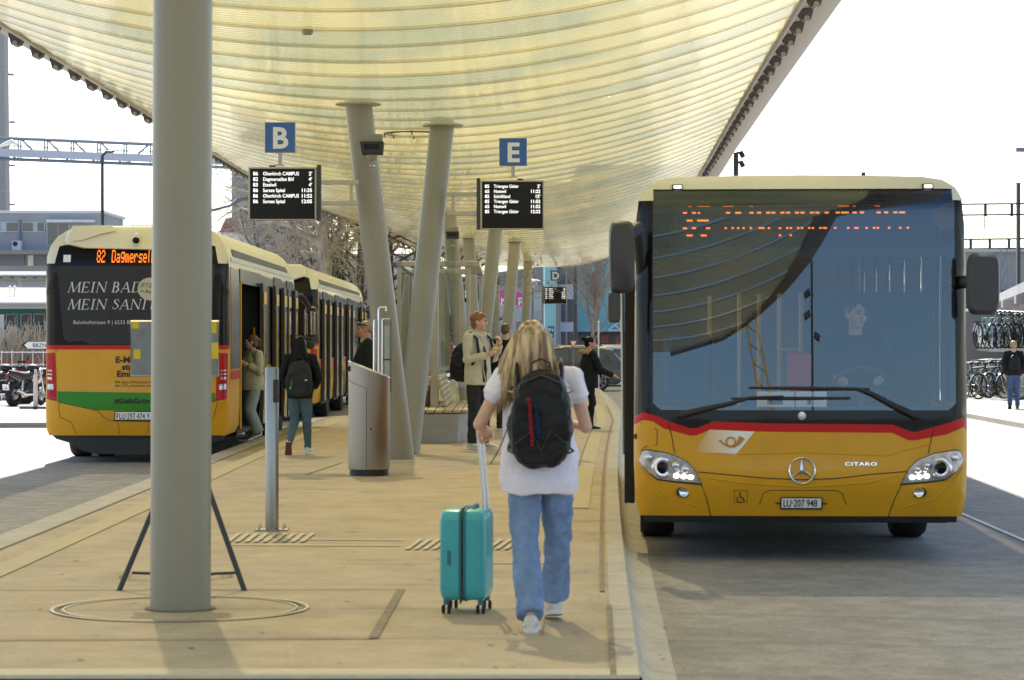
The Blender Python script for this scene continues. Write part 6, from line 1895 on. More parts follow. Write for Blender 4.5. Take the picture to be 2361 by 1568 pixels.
# street lamps on the left
def lamp(label, x, ytop, d, arm, kind='arm'):
    z0 = ROAD
    top = P(x, ytop, d)
    t = thing('street_lamp', label, 'street lamp', (top.x, d, z0))
    h = top.z - z0
    k = d / 6040
    obj('pole', MB().tube([(0, 0, 0), (0, 0, h * .5), (0, 0, h)], [5.2 * k, 4.4 * k, 3.6 * k], 12), M['dark metal'], t, 60)
    obj('arm', MB().tube([(-.5 * k, 0, h - 2 * k), (8 * k, 0, h + 7 * k), (16 * k, 0, h + 10 * k), (46 * k, 0, h + 10 * k)], [4 * k, 4.5 * k, 3 * k, 1.6 * k], 10, flat=.7), M['dark metal'], t, 60)
    obj('lamp_head', MB().ell((18 * k, 0, h + 8 * k), (10 * k, 8 * k, 3.2 * k), 14, 8), M['mirror grey'], t, 60)
lamp('tall dark street lamp with curved arm rising behind the left bus', 236, 358, 70, 1)
t = thing('street_lamp', 'white street lamp head poking in at the left picture edge', 'street lamp', (P(-34, 0, 62).x, 62, ROAD))
k = 62 / 6040
h = P(0, 345, 62).z - ROAD
obj('pole', MB().tube([(0, 0, 0), (0, 0, h)], .06, 10), M['mirror grey'], t, 60)
obj('lamp_head', MB().tube([(0, 0, h), (34 * k, 0, h + 8 * k), (62 * k, 0, h + 18 * k), (74 * k, 0, h + 12 * k)], [.03, .06, .11, .04], 12, flat=.6), M['plate white'], t, 60)
t = thing('street_lamp', 'grey street lamp with long drooping curved arm, left of board B', 'street lamp', (P(440, 0, 66).x, 66, ROAD))
k = 66 / 6040
def SL(x, y): q = P(x, y, 66); return (q.x - P(440, 0, 66).x, 0, q.z - ROAD)
obj('pole', MB().tube([(0, 0, 0), SL(440, 500)], .07, 10), M['dark metal'], t, 60)
obj('arm', MB().tube([SL(440, 492), SL(497, 483), SL(530, 474), SL(549, 462), SL(574, 457), SL(600, 455)], [.05, .04, .03, .06, .04, .02], 8), M['steel blue grey'], t, 60)
# ---------------------------------------------------------------- motorcycles, barrier, signs on the left
def motorcycle(label, loc, rz, bodym):
    t = thing('motorcycle', label, 'motorcycle', loc, rz, 'motorcycles parked in a row')
    for y, w_ in ((-.68, .19), (.72, .13)):
        r = .31
        mb = MB().tube([(0, y + (r - .06) * math.cos(a * PI / 14), .31 + (r - .06) * math.sin(a * PI / 14)) for a in range(28)], w_ * .48, 10, closed=True)
        wh = obj('wheel', mb, M['rubber'], t, 60)
        mb = MB()
        for a in range(5): mb.tube([(0, y, .31), (0, y + .22 * math.cos(a * 1.2566), .31 + .22 * math.sin(a * 1.2566))], .02, 5)
        mb.lathe([(.001, -.06), (.06, -.06), (.06, .06), (.001, .06)], (0, y, .31), 14, 'x')
        obj('rim', mb, M['lamp clear'], wh)
        obj('brake_disc', MB().lathe([(.05, .07), (.13, .07), (.13, .075), (.05, .075)], (0, y, .31), 20, 'x'), M['chrome'], wh)
    mb = MB().ell((0, .12, .46), (.19, .26, .19), 14, 10); mb.tube([(0, .1, .3), (0, .1, .62)], .15, 10)
    obj('engine', mb, M['dark metal'], t, 50)
    obj('fuel_tank', MB().ell((0, .2, .80), (.16, .27, .13), 16, 10), bodym, t, 60)
    mb = MB().limb([(0, .02, .78), (0, -.3, .77), (0, -.62, .84), (0, -.85, .90)], [.11, .13, .10, .05], 12)
    obj('seat', mb, M['trim black'], t, 60)
    mb = MB().limb([(0, -.45, .70), (0, -.75, .78), (0, -.95, .84)], [.10, .09, .05], 10)
    obj('tail', mb, bodym, t, 60)
    obj('tail_light', MB().ell((0, -1.0, .83), (.07, .02, .03), 10, 6), M['lamp red'], t)
    obj('rear_mudguard', MB().tube([(0, -.85, .76), (0, -1.02, .60), (0, -1.06, .46)], .03, 6), M['trim black'], t)
    pl = obj('number_plate', MB().box((0, -1.07, .50), (.19, .012, .15), Matrix.Rotation(.2, 3, 'X')), M['plate white'], t)
    for s in (-1, 1):
        obj('fork', MB().tube([(s * .09, .74, .31), (s * .09, .52, .95)], .026, 8), M['chrome'], t, 60)
        obj('handlebar', MB().tube([(0, .45, 1.0), (s * .18, .43, 1.04), (s * .36, .34, 1.02)], .015, 8), M['dark metal'], t, 60)
        obj('grip', MB().tube([(s * .28, .38, 1.03), (s * .40, .32, 1.02)], .022, 8), M['rubber'], t, 60)
        obj('mirror', MB().ell((s * .34, .42, 1.16), (.07, .02, .045), 10, 6), M['trim black'], t)
        obj('mirror_stalk', MB().tube([(s * .28, .40, 1.03), (s * .33, .42, 1.13)], .008, 5), M['trim black'], t)
        obj('swing_arm', MB().tube([(s * .11, -.68, .31), (s * .10, -.1, .40)], .03, 6), M['steel blue grey'], t)
    obj('headlight', MB().ell((0, .66, .88), (.10, .08, .10), 14, 8), M['lamp clear'], t)
    obj('exhaust', MB().limb([(.13, .1, .30), (.17, -.4, .30), (.19, -.75, .40)], [.03, .055, .06], 10), M['chrome'], t)
    obj('shock', MB().tube([(.06, -.35, .42), (.06, -.28, .70)], .04, 8), M['chrome'], t)
    return t
MZ = ROAD + .1
m1 = motorcycle('dark naked motorcycle seen from behind with a number plate, left of the white post', (P(62, 0, 64).x, 64, MZ), rad(-20), M['car grey'])
m1.scale = (.92,) * 3
obj('helmet_bag', MB().ell((0, .3, .98), (.19, .16, .12), 14, 8), M['trim black'], m1)
dup(m1, (P(-4, 0, 64).x, 64.2, MZ), rad(-20), 'black scooter-like motorcycle cut off by the left picture edge')
m3 = motorcycle('motorcycle with red tail case, half hidden behind the left bus', (P(112, 0, 66).x, 66.2, MZ), rad(-60), M['red gloss'])
t = thing('marker_post', 'slim pale pink marker post on a black foot beside the motorcycles', 'post', (P(82, 0, 61).x, 61, MZ))
obj('shaft', MB().lathe([(.001, .03), (.055, .03), (.05, .78), (.03, .80), (.03, .92), (.001, .92)], (0, 0, 0), 12), M['post pink'], t, 40)
obj('foot', MB().bx(-.35, .35, -.2, .2, 0, .05), M['rubber'], t, bevel=.02)
t = thing('barrier', 'red and white plank barrier behind the motorcycles', 'barrier', (0, 68, 0))
for k in range(6):
    x0 = -12 + k * 32
    obj('red_plank' if k % 2 == 0 else 'white_plank', VB(MB(), x0, x0 + 32, 862, 876, 68, .05).xf(Matrix.Translation((0, -68, 0))), M['red barrier' if k % 2 != 2 else 'plate white'], t)
    obj('red_plank' if k % 2 == 0 else 'white_plank', VB(MB(), x0, x0 + 32, 894, 905, 68, .05).xf(Matrix.Translation((0, -68, 0))), M['red barrier' if k % 2 == 0 else 'plate white'], t)
for x in (28, 60, 100, 140): obj('barrier_leg', MB().tube([(P(x, 0, 68).x, .03, MZ), (P(x, 0, 68).x, .03, P(0, 862, 68).z)], .025, 6), M['steel blue grey'], t)
t = thing('mesh_fence', 'thin wire mesh fence with red and white tape behind the barrier', 'fence', (0, 70, 0))
for k in range(8):
    x = P(-20 + k * 24, 0, 70).x
    obj('fence_post', MB().tube([(x, 0, MZ), (x, 0, P(0, 808, 70).z)], .02, 6), M['chrome'], t)
for y in (812, 840, 868): obj('rail', MB().tube([(P(-40, y, 70).x, 0, P(0, y, 70).z), (P(170, y, 70).x, 0, P(0, y, 70).z)], .012, 5), M['chrome'], t)
for k in range(9):
    obj('tape_band', VB(MB(), -20 + k * 20, -10 + k * 20, 831, 837, 70, .01).xf(Matrix.Translation((0, -70, 0))), M['red barrier'], t)
t = thing('direction_sign', 'white arrow-shaped direction sign reading BBZN left of the bus', 'sign', (0, 60, 0))
def DS(x, y, dy=0): q = P(x, y, 60); return (q.x, q.z)
obj('arrow_rim', MB().prism([DS(49, 795.5), (DS(60, 787)), (DS(150, 787)), (DS(150, 805)), (DS(60, 805))], 0, .03), M['ink'], t)
obj('arrow_face', MB().prism([DS(56, 795.7), DS(64, 788.2), DS(150, 788.2), DS(150, 803.8), DS(64, 803.8)], -.004, 0), M['plate white'], t)
q = DS(75, 800.5)
obj('lettering', MB().text('BBZN', .125, None, q, depth=.006, weight=.001), M['ink'], t)
obj('sign_pole', MB().tube([(DS(140, 0)[0], .05, MZ), (DS(140, 0)[0], .05, DS(0, 780)[1])], .04, 8), M['chrome'], t)

# ---------------------------------------------------------------- parked cars
def car(label, loc, rz, paint, L_=4.3, H=1.5, W=1.78, group='cars parked beyond the platform'):
    t = thing('parked_car', label, 'car', loc, rz, group)
    # local: nose towards -x
    h = L_ / 2
    low = [(-h, .45), (-h + .03, .30), (-h + .35, .22), (h - .3, .22), (h - .02, .36), (h, .62), (h - .05, .92)]
    belt = [(h - .05, .95), (h * .3, .93), (-h * .35, .90), (-h * .62, .86), (-h + .12, .70), (-h, .55)]
    def sec(pts, w0, w1):
        rows = []
        for y, s in ((-w0, 0.97), (-w0 * .96, 1), (w0 * .96, 1), (w0, .97)):
            rows.append([(x * (s if abs(x) > h - .4 else 1), y, z) for x, z in pts])
        return rows
    obj('body', MB().loft(sec(low + belt, W / 2, W / 2)), paint, t, 35, bevel=.05, seg=3)
    roof = [(-h * .45, .88), (-h * .12, H * .96), (0.1, H), (h * .5, H * .985), (h * .78, H * .93), (h - .10, .93)]
    rows = []
    for y, k in ((-W * .46, 0), (-W * .36, 1), (W * .36, 1), (W * .46, 0)):
        rows.append([(x, y if z < 1 else y * (.9 if k == 0 else 1), z if k or z < .95 else .9 + (z - .9) * .93) for x, z in roof])
    obj('roof', MB().loft(rows), paint, t, 35, bevel=.03)
    for s in (-1, 1):
        y = s * W * .452
        def gp(pts): return MB().add([(x, s * (W * .461 - (z - .9) * .075), z) for x, z in pts], [tuple(range(len(pts)))])
        obj('side_window', gp([(-h * .36, .95), (-h * .08, H * .90), (h * .12, H * .92), (h * .12, .95)]), M['window glass'], t)
        obj('side_window', gp([(h * .15, .95), (h * .15, H * .92), (h * .46, H * .91), (h * .50, .95)]), M['window glass'], t)
        obj('side_window', gp([(h * .53, .96), (h * .50, H * .90), (h * .70, H * .87), (h * .80, .97)]), M['window glass'], t)
        obj('wing_mirror', MB().ell((-h * .33, s * (W / 2 + .08), .98), (.07, .09, .07), 10, 6), M['trim black'], t)
        for x in (-h * .62, h * .60):
            wh = obj('wheel', MB().lathe([(.2, -.1), (.31, -.1), (.33, -.07), (.33, .07), (.31, .1), (.2, .1)], (x, s * (W / 2 - .09), .33), 26).xf(Matrix.Identity(4)), M['rubber'], t)
            wh.data.transform(Matrix.Translation((x, s * (W / 2 - .09), .33)) @ Matrix.Rotation(PI / 2, 4, 'X') @ Matrix.Translation((-x, -s * (W / 2 - .09), -.33)))
            mb = MB()
            for a in range(7): mb.tube([(x, s * (W / 2 + .012), .33), (x + .21 * math.cos(a * .8976), s * (W / 2 + .012), .33 + .21 * math.sin(a * .8976))], .025, 5)
            mb.tube([(x + .215 * math.cos(a * PI / 10), s * (W / 2 + .005), .33 + .215 * math.sin(a * PI / 10)) for a in range(20)], .02, 6, closed=True)
            obj('rim', mb, M['car silver'], wh, 60)
        obj('tail_lamp', MB().bx(h - .20, h - .01, s * W * .40 - .09, s * W * .40 + .10, .80, 1.02), M['lamp red'], t, bevel=.03)
        obj('headlamp', MB().bx(-h + .0, -h + .3, s * W * .36 - .14, s * W * .36 + .16, .60, .74), M['lamp clear'], t, bevel=.04)
    obj('windscreen', MB().add([(-h * .47, -W * .40, .92), (-h * .47, W * .40, .92), (-h * .15, W * .36, H * .93), (-h * .15, -W * .36, H * .93)], [(0, 1, 2, 3)]), M['window glass'], t)
    obj('rear_window', MB().add([(h - .075, -W * .38, .98), (h - .075, W * .38, .98), (h * .80, W * .34, H * .91), (h * .80, -W * .34, H * .91)], [(0, 1, 2, 3)]), M['window glass'], t)
    obj('rear_bumper', MB().bx(h - .12, h + .03, -W * .44, W * .44, .32, .55), M['trim black'], t, bevel=.04)
    obj('roof_rail', MB().tube([(-h * .05, -W * .33, H + .01), (h * .6, -W * .33, H + .01)], .02, 6), M['chrome'], t)
    return t
c0 = car('dark grey estate car parked behind the woman in the fur hood', (1.62, 88, ROAD), 0, M['car grey'])
c1_ = car('white car parked behind the dark grey estate', (3.4, 97, ROAD), 0, M['car white'])
dup(c1_, (.2, 104, ROAD), 0, 'white car far back, seen over the shoulder of the blonde woman')
c2_ = car('silver car parked behind the motorcycles on the left', (-14.2, 74, ROAD), rad(12), M['car silver'])
dup(c0, (-3.2, 118, ROAD), rad(5), 'dark car far behind the shelter glass')

# ---------------------------------------------------------------- trees
def limbs_of(mb, tw, p, dirv, ln, r, depth, rng, twist=.5, gravity=0.0, up=.15, kids=4, tmin=.004):
    pts = [p.copy()]
    rs = [r]
    d = dirv.normalized()
    n = 4
    cur = p.copy()
    for i in range(n):
        d = (d + Vector((rng.uniform(-1, 1), rng.uniform(-1, 1), rng.uniform(-1, 1))) * twist * .35 + Vector((0, 0, up - gravity))).normalized()
        cur = cur + d * ln / n
        pts.append(cur.copy()); rs.append(max(tmin, r * (1 - .62 * (i + 1) / n)))
    (mb if r > .03 else tw).tube(pts, rs, 6 if r > .05 else 3, cap=False)
    if depth > 0:
        for k in range(kids):
            f_ = rng.uniform(.3, 1)
            i = min(n - 1, int(f_ * n))
            q = pts[i].lerp(pts[i + 1], f_ * n - i)
            a = rng.uniform(0, 2 * PI)
            pd = d.orthogonal().normalized()
            pd = Matrix.Rotation(a, 3, d) @ pd
            nd = (d * rng.uniform(.5, 1.0) + pd * rng.uniform(.5, 1.1)).normalized()
            limbs_of(mb, tw, q, nd, ln * rng.uniform(.45, .72), max(tmin, rs[i] * rng.uniform(.42, .6)), depth - 1, rng, twist, gravity, up, kids, tmin)
def tree(label, base, h, seed, r=.2, n=7, spread=1.0, depth=3, bark='bark dark', twig='twig brown', up=.15, grav=0, kids=4, fork=.35, straight=False, tmin=.006, lf=.55, group='bare trees behind the bus station', buds=0):
    rng = random.Random(seed)
    t = thing('bare_tree', label, 'tree', base, 0, group)
    mb, tw = MB(), MB()
    f0 = Vector((0, 0, 0)); top = Vector((rng.uniform(-.3, .3), rng.uniform(-.3, .3), h * (1 if straight else .6)))
    mb.tube([f0, f0.lerp(top, .3) + Vector((rng.uniform(-.1, .1), 0, 0)), f0.lerp(top, .65), top], [r, r * .8, r * .6, r * .25], 9, cap=False)
    for k in range(n):
        f_ = fork + (1 - fork) * (k + rng.random()) / n
        q = f0.lerp(top, f_)
        a = k * 2.4 + rng.uniform(-.4, .4)
        el = rng.uniform(.35, 1.0)
        dv = Vector((math.cos(a) * spread, math.sin(a) * spread, el))
        limbs_of(mb, tw, q, dv, h * lf * (1.15 - .5 * f_) * rng.uniform(.8, 1.1), r * .42 * (1.2 - .6 * f_), depth, rng, .55, grav, up, kids, tmin)
    obj('trunk', mb, M[bark], t, 60, fix=False)
    if buds:
        vs = list(tw.v)
        for v in rng.sample(vs, min(len(vs), buds)):
            s = rng.uniform(.02, .05); a = rng.uniform(0, PI)
            u = Vector((math.cos(a), .2, math.sin(a))) * s; w_ = Vector((-math.sin(a), .3, math.cos(a))) * s
            v = Vector(v)
            tw.add([v - u, v - w_, v + u, v + w_], [(0, 1, 2, 3)])
    obj('crown', tw, M[twig], t, 60, fix=False)
    return t
# the plane tree with white limbs
d = 80
base = Vector((P(748, 0, d).x, d, ROAD))
t = thing('plane_tree', 'old plane tree with blotched white limbs behind the buses', 'tree', base)
def PT(x, y, dd=0): return P(x, y, d + dd) - base
rng = random.Random(11)
mb, tw = MB(), MB()
LB = [([(742, 760), (744, 680), (749, 610), (748, 575)], [.30, .26, .22, .20]),
      ([(748, 580), (735, 560), (712, 545), (690, 533), (665, 518), (640, 511), (620, 512), (590, 515)], [.13, .11, .10, .09, .08, .065, .05, .03]),
      ([(748, 576), (744, 545), (744, 520), (750, 490), (755, 460), (760, 420), (770, 370)], [.17, .15, .14, .12, .10, .08, .05]),
      ([(749, 598), (765, 570), (778, 545), (788, 522), (796, 505), (815, 480), (840, 450)], [.13, .11, .10, .09, .08, .06, .04]),
      ([(752, 592), (770, 571), (795, 565), (826, 552), (860, 545)], [.09, .07, .06, .05, .03]),
      ([(780, 540), (800, 530), (826, 525), (850, 515)], [.06, .05, .04, .03]),
      ([(744, 540), (730, 520), (715, 505), (690, 490), (650, 478), (600, 470)], [.09, .07, .06, .05, .04, .03]),
      ([(690, 533), (670, 510), (640, 480), (600, 455), (560, 440), (520, 430)], [.06, .05, .045, .04, .03, .02]),
      ([(620, 512), (590, 490), (555, 480), (520, 495), (500, 510)], [.05, .04, .03, .02, .015]),
      ([(600, 455), (570, 420), (540, 390), (510, 360)], [.05, .04, .03, .02]),
      ([(748, 490), (720, 450), (680, 420), (640, 400), (600, 385)], [.07, .055, .045, .035, .02]),
      ([(752, 600), (745, 590), (735, 585), (700, 583), (695, 580)], [.06, .06, .05, .05, .045])]
for pts, rs in LB:
    z_ = rng.uniform(-1.5, 1.5) if len(pts) != 4 or rs[0] < .2 else 0
    pv = [PT(x, y, z_ * i / len(pts)) for i, (x, y) in enumerate(pts)]
    mb.tube(pv, rs, 9, cap=False)
    if rs[0] > .25: continue
    for i in range(1, len(pv)):
        for k in range(3):
            q = pv[i - 1].lerp(pv[i], rng.random())
            dv = Vector((rng.uniform(-1, 1), rng.uniform(-.8, .8), rng.uniform(-.9, .9)))
            limbs_of(mb, tw, q, dv, rng.uniform(.7, 1.7), rs[i] * .24 + .006, 2, rng, .9, .20, .1, 3, .0045)
obj('trunk', mb, M['bark white'], t, 60, fix=False)
obj('crown', tw, M['twig pale'], t, 60, fix=False)
# ivy-clad trunk
base = Vector((P(775, 0, 84).x, 84, ROAD))
t = tree('tree with its trunk wrapped in dark green ivy, right of the plane tree', base, 8.0, 21, .2, 6, 1.0, 3, kids=4, buds=400)
rng = random.Random(3)
mb = MB()
for k in range(2600):
    z = rng.uniform(.3, 4.6); a = rng.uniform(0, 2 * PI); rr = rng.uniform(.15, .34) * (1.1 if z < 3.6 else .75)
    if rng.random() < .12: rr *= 1.8
    c = Vector((rr * math.cos(a), rr * math.sin(a), z)); s = rng.uniform(.03, .07)
    u = Vector((rng.uniform(-1, 1), rng.uniform(-1, 1), rng.uniform(-1, 1))).normalized() * s
    w_ = u.orthogonal().normalized() * s * .8
    mb.add([c - u, c - w_, c + u, c + w_], [(0, 1, 2, 3)])
obj('ivy', mb, M['ivy leaf'], t, 0, fix=False)
for i, (x, dd, h, r, lab, tw_) in enumerate(((832, 88, 10.5, .22, 'dark bare tree with dense twigs beside the leaning column', 'twig brown'), (905, 92, 9.5, .2, 'bare tree with thick brown twigs behind the shelter', 'twig brown'),
                                             (690, 94, 10.0, .2, 'bare tree with fine pale twigs behind the plane tree', 'twig pale'), (610, 96, 9.5, .18, 'bare tree behind departure board B', 'twig pale'),
                                             (960, 99, 8.5, .2, 'brown bare tree seen through the shelter glass', 'twig brown'), (790, 98, 10.5, .2, 'tall bare tree behind the ivy-clad trunk', 'twig pale'), (870, 104, 9, .2, 'farther bare tree between the two leaning columns', 'twig pale'), (730, 106, 8.5, .2, 'farther bare tree low behind the second bus', 'twig brown'))):
    tree(lab, Vector((P(x, 0, dd).x, dd, ROAD)), h, 40 + i, r, 9, 1.1, 3, 'bark dark', tw_, .06, .04, 4, .22, tmin=.0055, lf=.50, buds=250)
tree('slim bare tree with upright twigs in front of the teal wall', Vector((P(1365, 0, 112).x, 112, ROAD)), 5.0, 77, .10, 22, .62, 2, 'twig brown', 'twig brown', .30, 0, 6, .30, True, .007, .42, 'bare trees behind the bus station')
tree('bare treetop just above the roof of the left bus', Vector((P(330, 0, 130).x, 130, ROAD)), 6.2, 79, .1, 6, .7, 2, 'bark dark', 'twig pale', .2, 0, 4, .3, tmin=.009)
# buildings behind the trees
t = thing('bell_tower', 'dark grey concrete tower rising behind the bare trees left of board B', 'tower', (0, 0, 0))
obj('shaft', VB(MB(), 534, 590, 250, 800, 150, 6), M['concrete dark'], t)
obj('cornice', VB(MB(), 531, 593, 244, 250, 149.8, 6.4), M['concrete light'], t)
t = thing('office_building', 'bluish grey building with pale vertical strips behind the plane tree', 'building', (0, 0, 0))
obj('wall', VB(MB(), 575, 690, 500, 800, 156, 8), M['render grey'], t)
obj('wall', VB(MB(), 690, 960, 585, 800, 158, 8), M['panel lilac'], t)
for x in (592, 609, 640): obj('facade_strip', VB(MB(), x, x + 3, 515, 640, 155.8, .3), M['render pale'], t)
for x in (615, 622, 629): obj('window', VB(MB(), x, x + 4, 540, 562, 155.9, .2), M['window glass'], t)
t = thing('tiled_house', 'small house with brown tiled roof beside the dark tower', 'building', (0, 0, 0))
a, b, z0, z1 = P(505, 0, 140).x, P(548, 0, 140).x, P(0, 535, 140).z, P(0, 503, 140).z
obj('roof', MB().prism([(a, z0), (a + .35, z1), (b, z1), (b + .3, z0)], 140, 146), M['roof tile'], t)
obj('wall', VB(MB(), 507, 548, 536, 800, 140.3, 6), M['render pale'], t)
# far right-centre buildings
t = thing('teal_building', 'large teal building with a gabled entrance right of the far canopy end', 'building', (0, 0, 0))
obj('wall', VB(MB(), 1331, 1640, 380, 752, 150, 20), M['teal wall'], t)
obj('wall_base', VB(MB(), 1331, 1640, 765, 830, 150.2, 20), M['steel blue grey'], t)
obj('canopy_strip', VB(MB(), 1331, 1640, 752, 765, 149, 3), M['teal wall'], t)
for k in range(5): obj('shop_window', VB(MB(), 1370 + k * 22, 1388 + k * 22, 770, 812, 150.1, .1), M['window glass'], t)
obj('poster', VB(MB(), 1386, 1402, 770, 790, 150.0, .05), M['poster'], t); obj('poster', VB(MB(), 1420, 1436, 770, 795, 150.0, .05), M['poster'], t)
mb = MB()
for a, b in (((1402, 762), (1432, 738)), ((1432, 738), (1462, 762)), ((1402, 762), (1462, 762)), ((1432, 738), (1432, 762)), ((1417, 750), (1432, 762)), ((1447, 750), (1432, 762))):
    mb.tube([P(*a, 148.7), P(*b, 148.7)], .05, 5)
obj('gable_frame', mb, M['render pale'], t)
t = thing('glazed_building', 'narrow glazed facade with lilac panels and a teal pillar behind stop sign D', 'building', (0, 0, 0))
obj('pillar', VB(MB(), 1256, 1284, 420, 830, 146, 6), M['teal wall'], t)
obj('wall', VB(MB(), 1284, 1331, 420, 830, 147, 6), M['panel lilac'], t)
for y0, y1 in ((612, 655), (690, 742), (765, 800)):
    for x0, x1 in ((1285, 1304), (1308, 1328)): obj('window', VB(MB(), x0, x1, y0, y1, 146.9, .1), M['window glass'], t)
t = thing('white_hall', 'pale low hall with an angled grey roof and pink banner beyond the canopy', 'building', (0, 0, 0))
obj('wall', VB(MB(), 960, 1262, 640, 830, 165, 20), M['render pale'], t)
obj('roof', MB().prism([(P(1050, 0, 164).x, P(0, 640, 164).z), (P(1262, 0, 164).x, P(0, 612, 164).z), (P(1262, 0, 164).x, P(0, 655, 164).z), (P(1050, 0, 164).x, P(0, 655, 164).z)], 164, 170), M['concrete tower'], t)
obj('porch_roof', MB().prism([(P(1200, 0, 160).x, P(0, 735, 160).z), (P(1256, 0, 160).x, P(0, 712, 160).z), (P(1256, 0, 160).x, P(0, 740, 160).z), (P(1200, 0, 160).x, P(0, 740, 160).z)], 158, 163), M['concrete tower'], t)
obj('shadow_gap', VB(MB(), 1190, 1256, 742, 800, 161, .2), M['concrete dark'], t)
t = thing('roof_banner', 'pink shop banner with white capitals seen between the far columns', 'sign', (0, 0, 0))
n_ = 12
top = [(1132 + i * 78 / n_, 678 - 10 * math.sin(PI * i / n_)) for i in range(n_ + 1)]
bot = [(x, y + 33) for x, y in top[::-1]]
obj('banner', MB().prism([(P(x, y, 158).x, P(x, y, 158).z) for x, y in top + bot], 157.9, 158), M['banner pink'], t)
for s_, x, y in (('AN', 1138, 703), ('R', 1194, 703)):
    q = P(x, y, 157.8)
    obj('lettering', MB().text(s_, .62, lambda u, v, o: (u, 157.8 - o, v), (q.x, q.z), weight=.012), M['plate white'], t)
# far signs and lamps
def pole_thing(name, label, cat, x, d, top, r, m='dark metal', group=None):
    t = thing(name, label, cat, (P(x, 0, d).x, d, ROAD), 0, group)
    obj('pole', MB().tube([(0, 0, 0), (0, 0, P(0, top, d).z - ROAD)], r, 10), M[m], t, 60)
    return t
t = pole_thing('lighting_mast', 'thick dark brown mast standing left of the bare slim tree', 'mast', 1326.5, 126, 560, .095)
obj('mast_head', MB().bx(-.3, .3, -.1, .1, P(0, 565, 126).z - ROAD, P(0, 558, 126).z - ROAD), M['dark metal'], t)
for x, ty, d, lab in ((1228, 655, 118, 'bell-shaped glass lamp left of departure board D'), (1290, 693, 122, 'bell-shaped glass lamp right of departure board D')):
    t = pole_thing('park_lamp', lab, 'street lamp', x, d, ty + 8, .06, 'steel blue grey', 'bell-shaped park lamps')
    h = P(0, ty, d).z - ROAD
    k = d / 6040
    obj('lamp_glass', MB().lathe([(.05, -.16), (.12, -.12), (.22, .0), (.30, .16), (.28, .17), (.001, .10)], (0, 0, h), 16), M['lamp cover'], t, 40)
    obj('lamp_roof', MB().lathe([(.001, .24), (.34, .17), (.36, .15), (.001, .16)], (0, 0, h), 16), M['render pale'], t, 40)
for x, d, ty, lab in ((1251, 108, 668, 'thin grey pole left of the parking sign'), (1284, 110, 700, 'thin grey pole between parking sign and far mast')):
    pole_thing('sign_pole', lab, 'pole', x, d, ty, .05, 'steel blue grey')
t = pole_thing('parking_sign', 'blue parking sign with white P and plus above a small panel', 'sign', 1270.5, 100, 752, .03, 'steel blue grey')
h = P(0, 752, 100).z - ROAD
obj('sign_plate', MB().bx(-.125, .125, -.06, -.04, h - .43, h), M['traffic blue'], t)
obj('lettering', MB().text('P+', .20, lambda u, v, o: (u, -.061 - o, v), (-.105, h - .22), weight=.006), M['plate white'], t)
obj('car_symbol', MB().bx(-.06, .06, -.064, -.061, h - .38, h - .34).bx(-.035, .035, -.064, -.061, h - .34, h - .31), M['plate white'], t)
obj('info_plate', MB().bx(-.15, .15, -.055, -.04, h - .85, h - .47), M['panel lilac'], t)
t = pole_thing('give_way_sign', 'red and white give-way triangle beside the woman with the fur hood', 'sign', 1322, 80, 785, .025, 'steel blue grey')
h = P(0, 785, 80).z - ROAD
obj('red_triangle', MB().prism([(-.13, h), (.13, h), (0, h - .25)], -.05, -.035), M['red barrier'], t)
obj('white_triangle', MB().prism([(-.085, h - .025), (.085, h - .025), (0, h - .19)], -.054, -.05), M['plate white'], t)
t = pole_thing('flag_post', 'slim white post in front of the dark estate car', 'post', 1380, 72, 742, .02, 'plate white')
obj('post_cap', MB().ell((0, 0, P(0, 742, 72).z - ROAD), (.03, .03, .03), 8, 6), M['chrome'], t)
# parked bicycle and hedge
mb = MB(); rng = random.Random(9)
for k in range(1500):
    c = Vector((rng.uniform(P(1236, 0, 100).x, P(1300, 0, 100).x), rng.uniform(99, 101), ROAD + rng.uniform(.5, 1.35)))
    u = Vector((rng.uniform(-1, 1), rng.uniform(-1, 1), rng.uniform(-.3, 1.2))).normalized()
    mb.tube([c, c + u * rng.uniform(.1, .3)], .012, 3, cap=False)
tag(obj('hedge', mb, M['twig brown'], None, 0, fix=False), 'low bare brown hedge under the parking sign', 'hedge')
mb = MB()
for k in range(2600):
    c = Vector((rng.uniform(P(-60, 0, 71).x, P(190, 0, 71).x), rng.uniform(70.6, 71.8), MZ + rng.random() ** 1.6 * 1.7))
    u = Vector((rng.uniform(-.6, .6), rng.uniform(-.5, .5), 1)).normalized()
    mb.tube([c, c + u * rng.uniform(.2, .6)], .009, 3, cap=False)
tag(obj('shrub_row', mb, M['twig pale'], None, 0, fix=False), 'row of bare grey shrubs in front of the green garage', 'shrubs', None)

# ---------------------------------------------------------------- the railway side on the right
t = thing('station_roof', 'concrete platform roof slanting away above the bicycle racks', 'roof', (0, 0, 0))
def slab(pts, z0, z1, wd):
    (xa, ya), (xb, yb) = pts
    dx, dy = xb - xa, yb - ya
    l = math.hypot(dx, dy); nx, ny = dy / l * wd, -dx / l * wd
    q = [(xa, ya), (xb, yb), (xb + nx, yb + ny), (xa + nx, ya + ny)]
    return MB().add([(x, y, z0) for x, y in q] + [(x, y, z1) for x, y in q], [(0, 1, 2, 3), (7, 6, 5, 4), (0, 4, 5, 1), (1, 5, 6, 2), (2, 6, 7, 3), (3, 7, 4, 0)])
obj('roof_edge', slab(((13.4, 66), (34, 205)), 2.95, 3.25, .4), M['render grey'], t)
obj('roof_slab', slab(((13.75, 66), (34.3, 205)), 2.55, 2.95, 7), M['concrete dark'], t)
obj('roof_beam', slab(((14.0, 66), (34.5, 205)), 2.2, 2.5, .35), M['concrete dark'], t)
obj('shade_backdrop', slab(((19.5, 66), (40, 205)), ROAD, 2.55, .3), M['concrete dark'], t)  # added dark backdrop, stands in for shade behind the racks
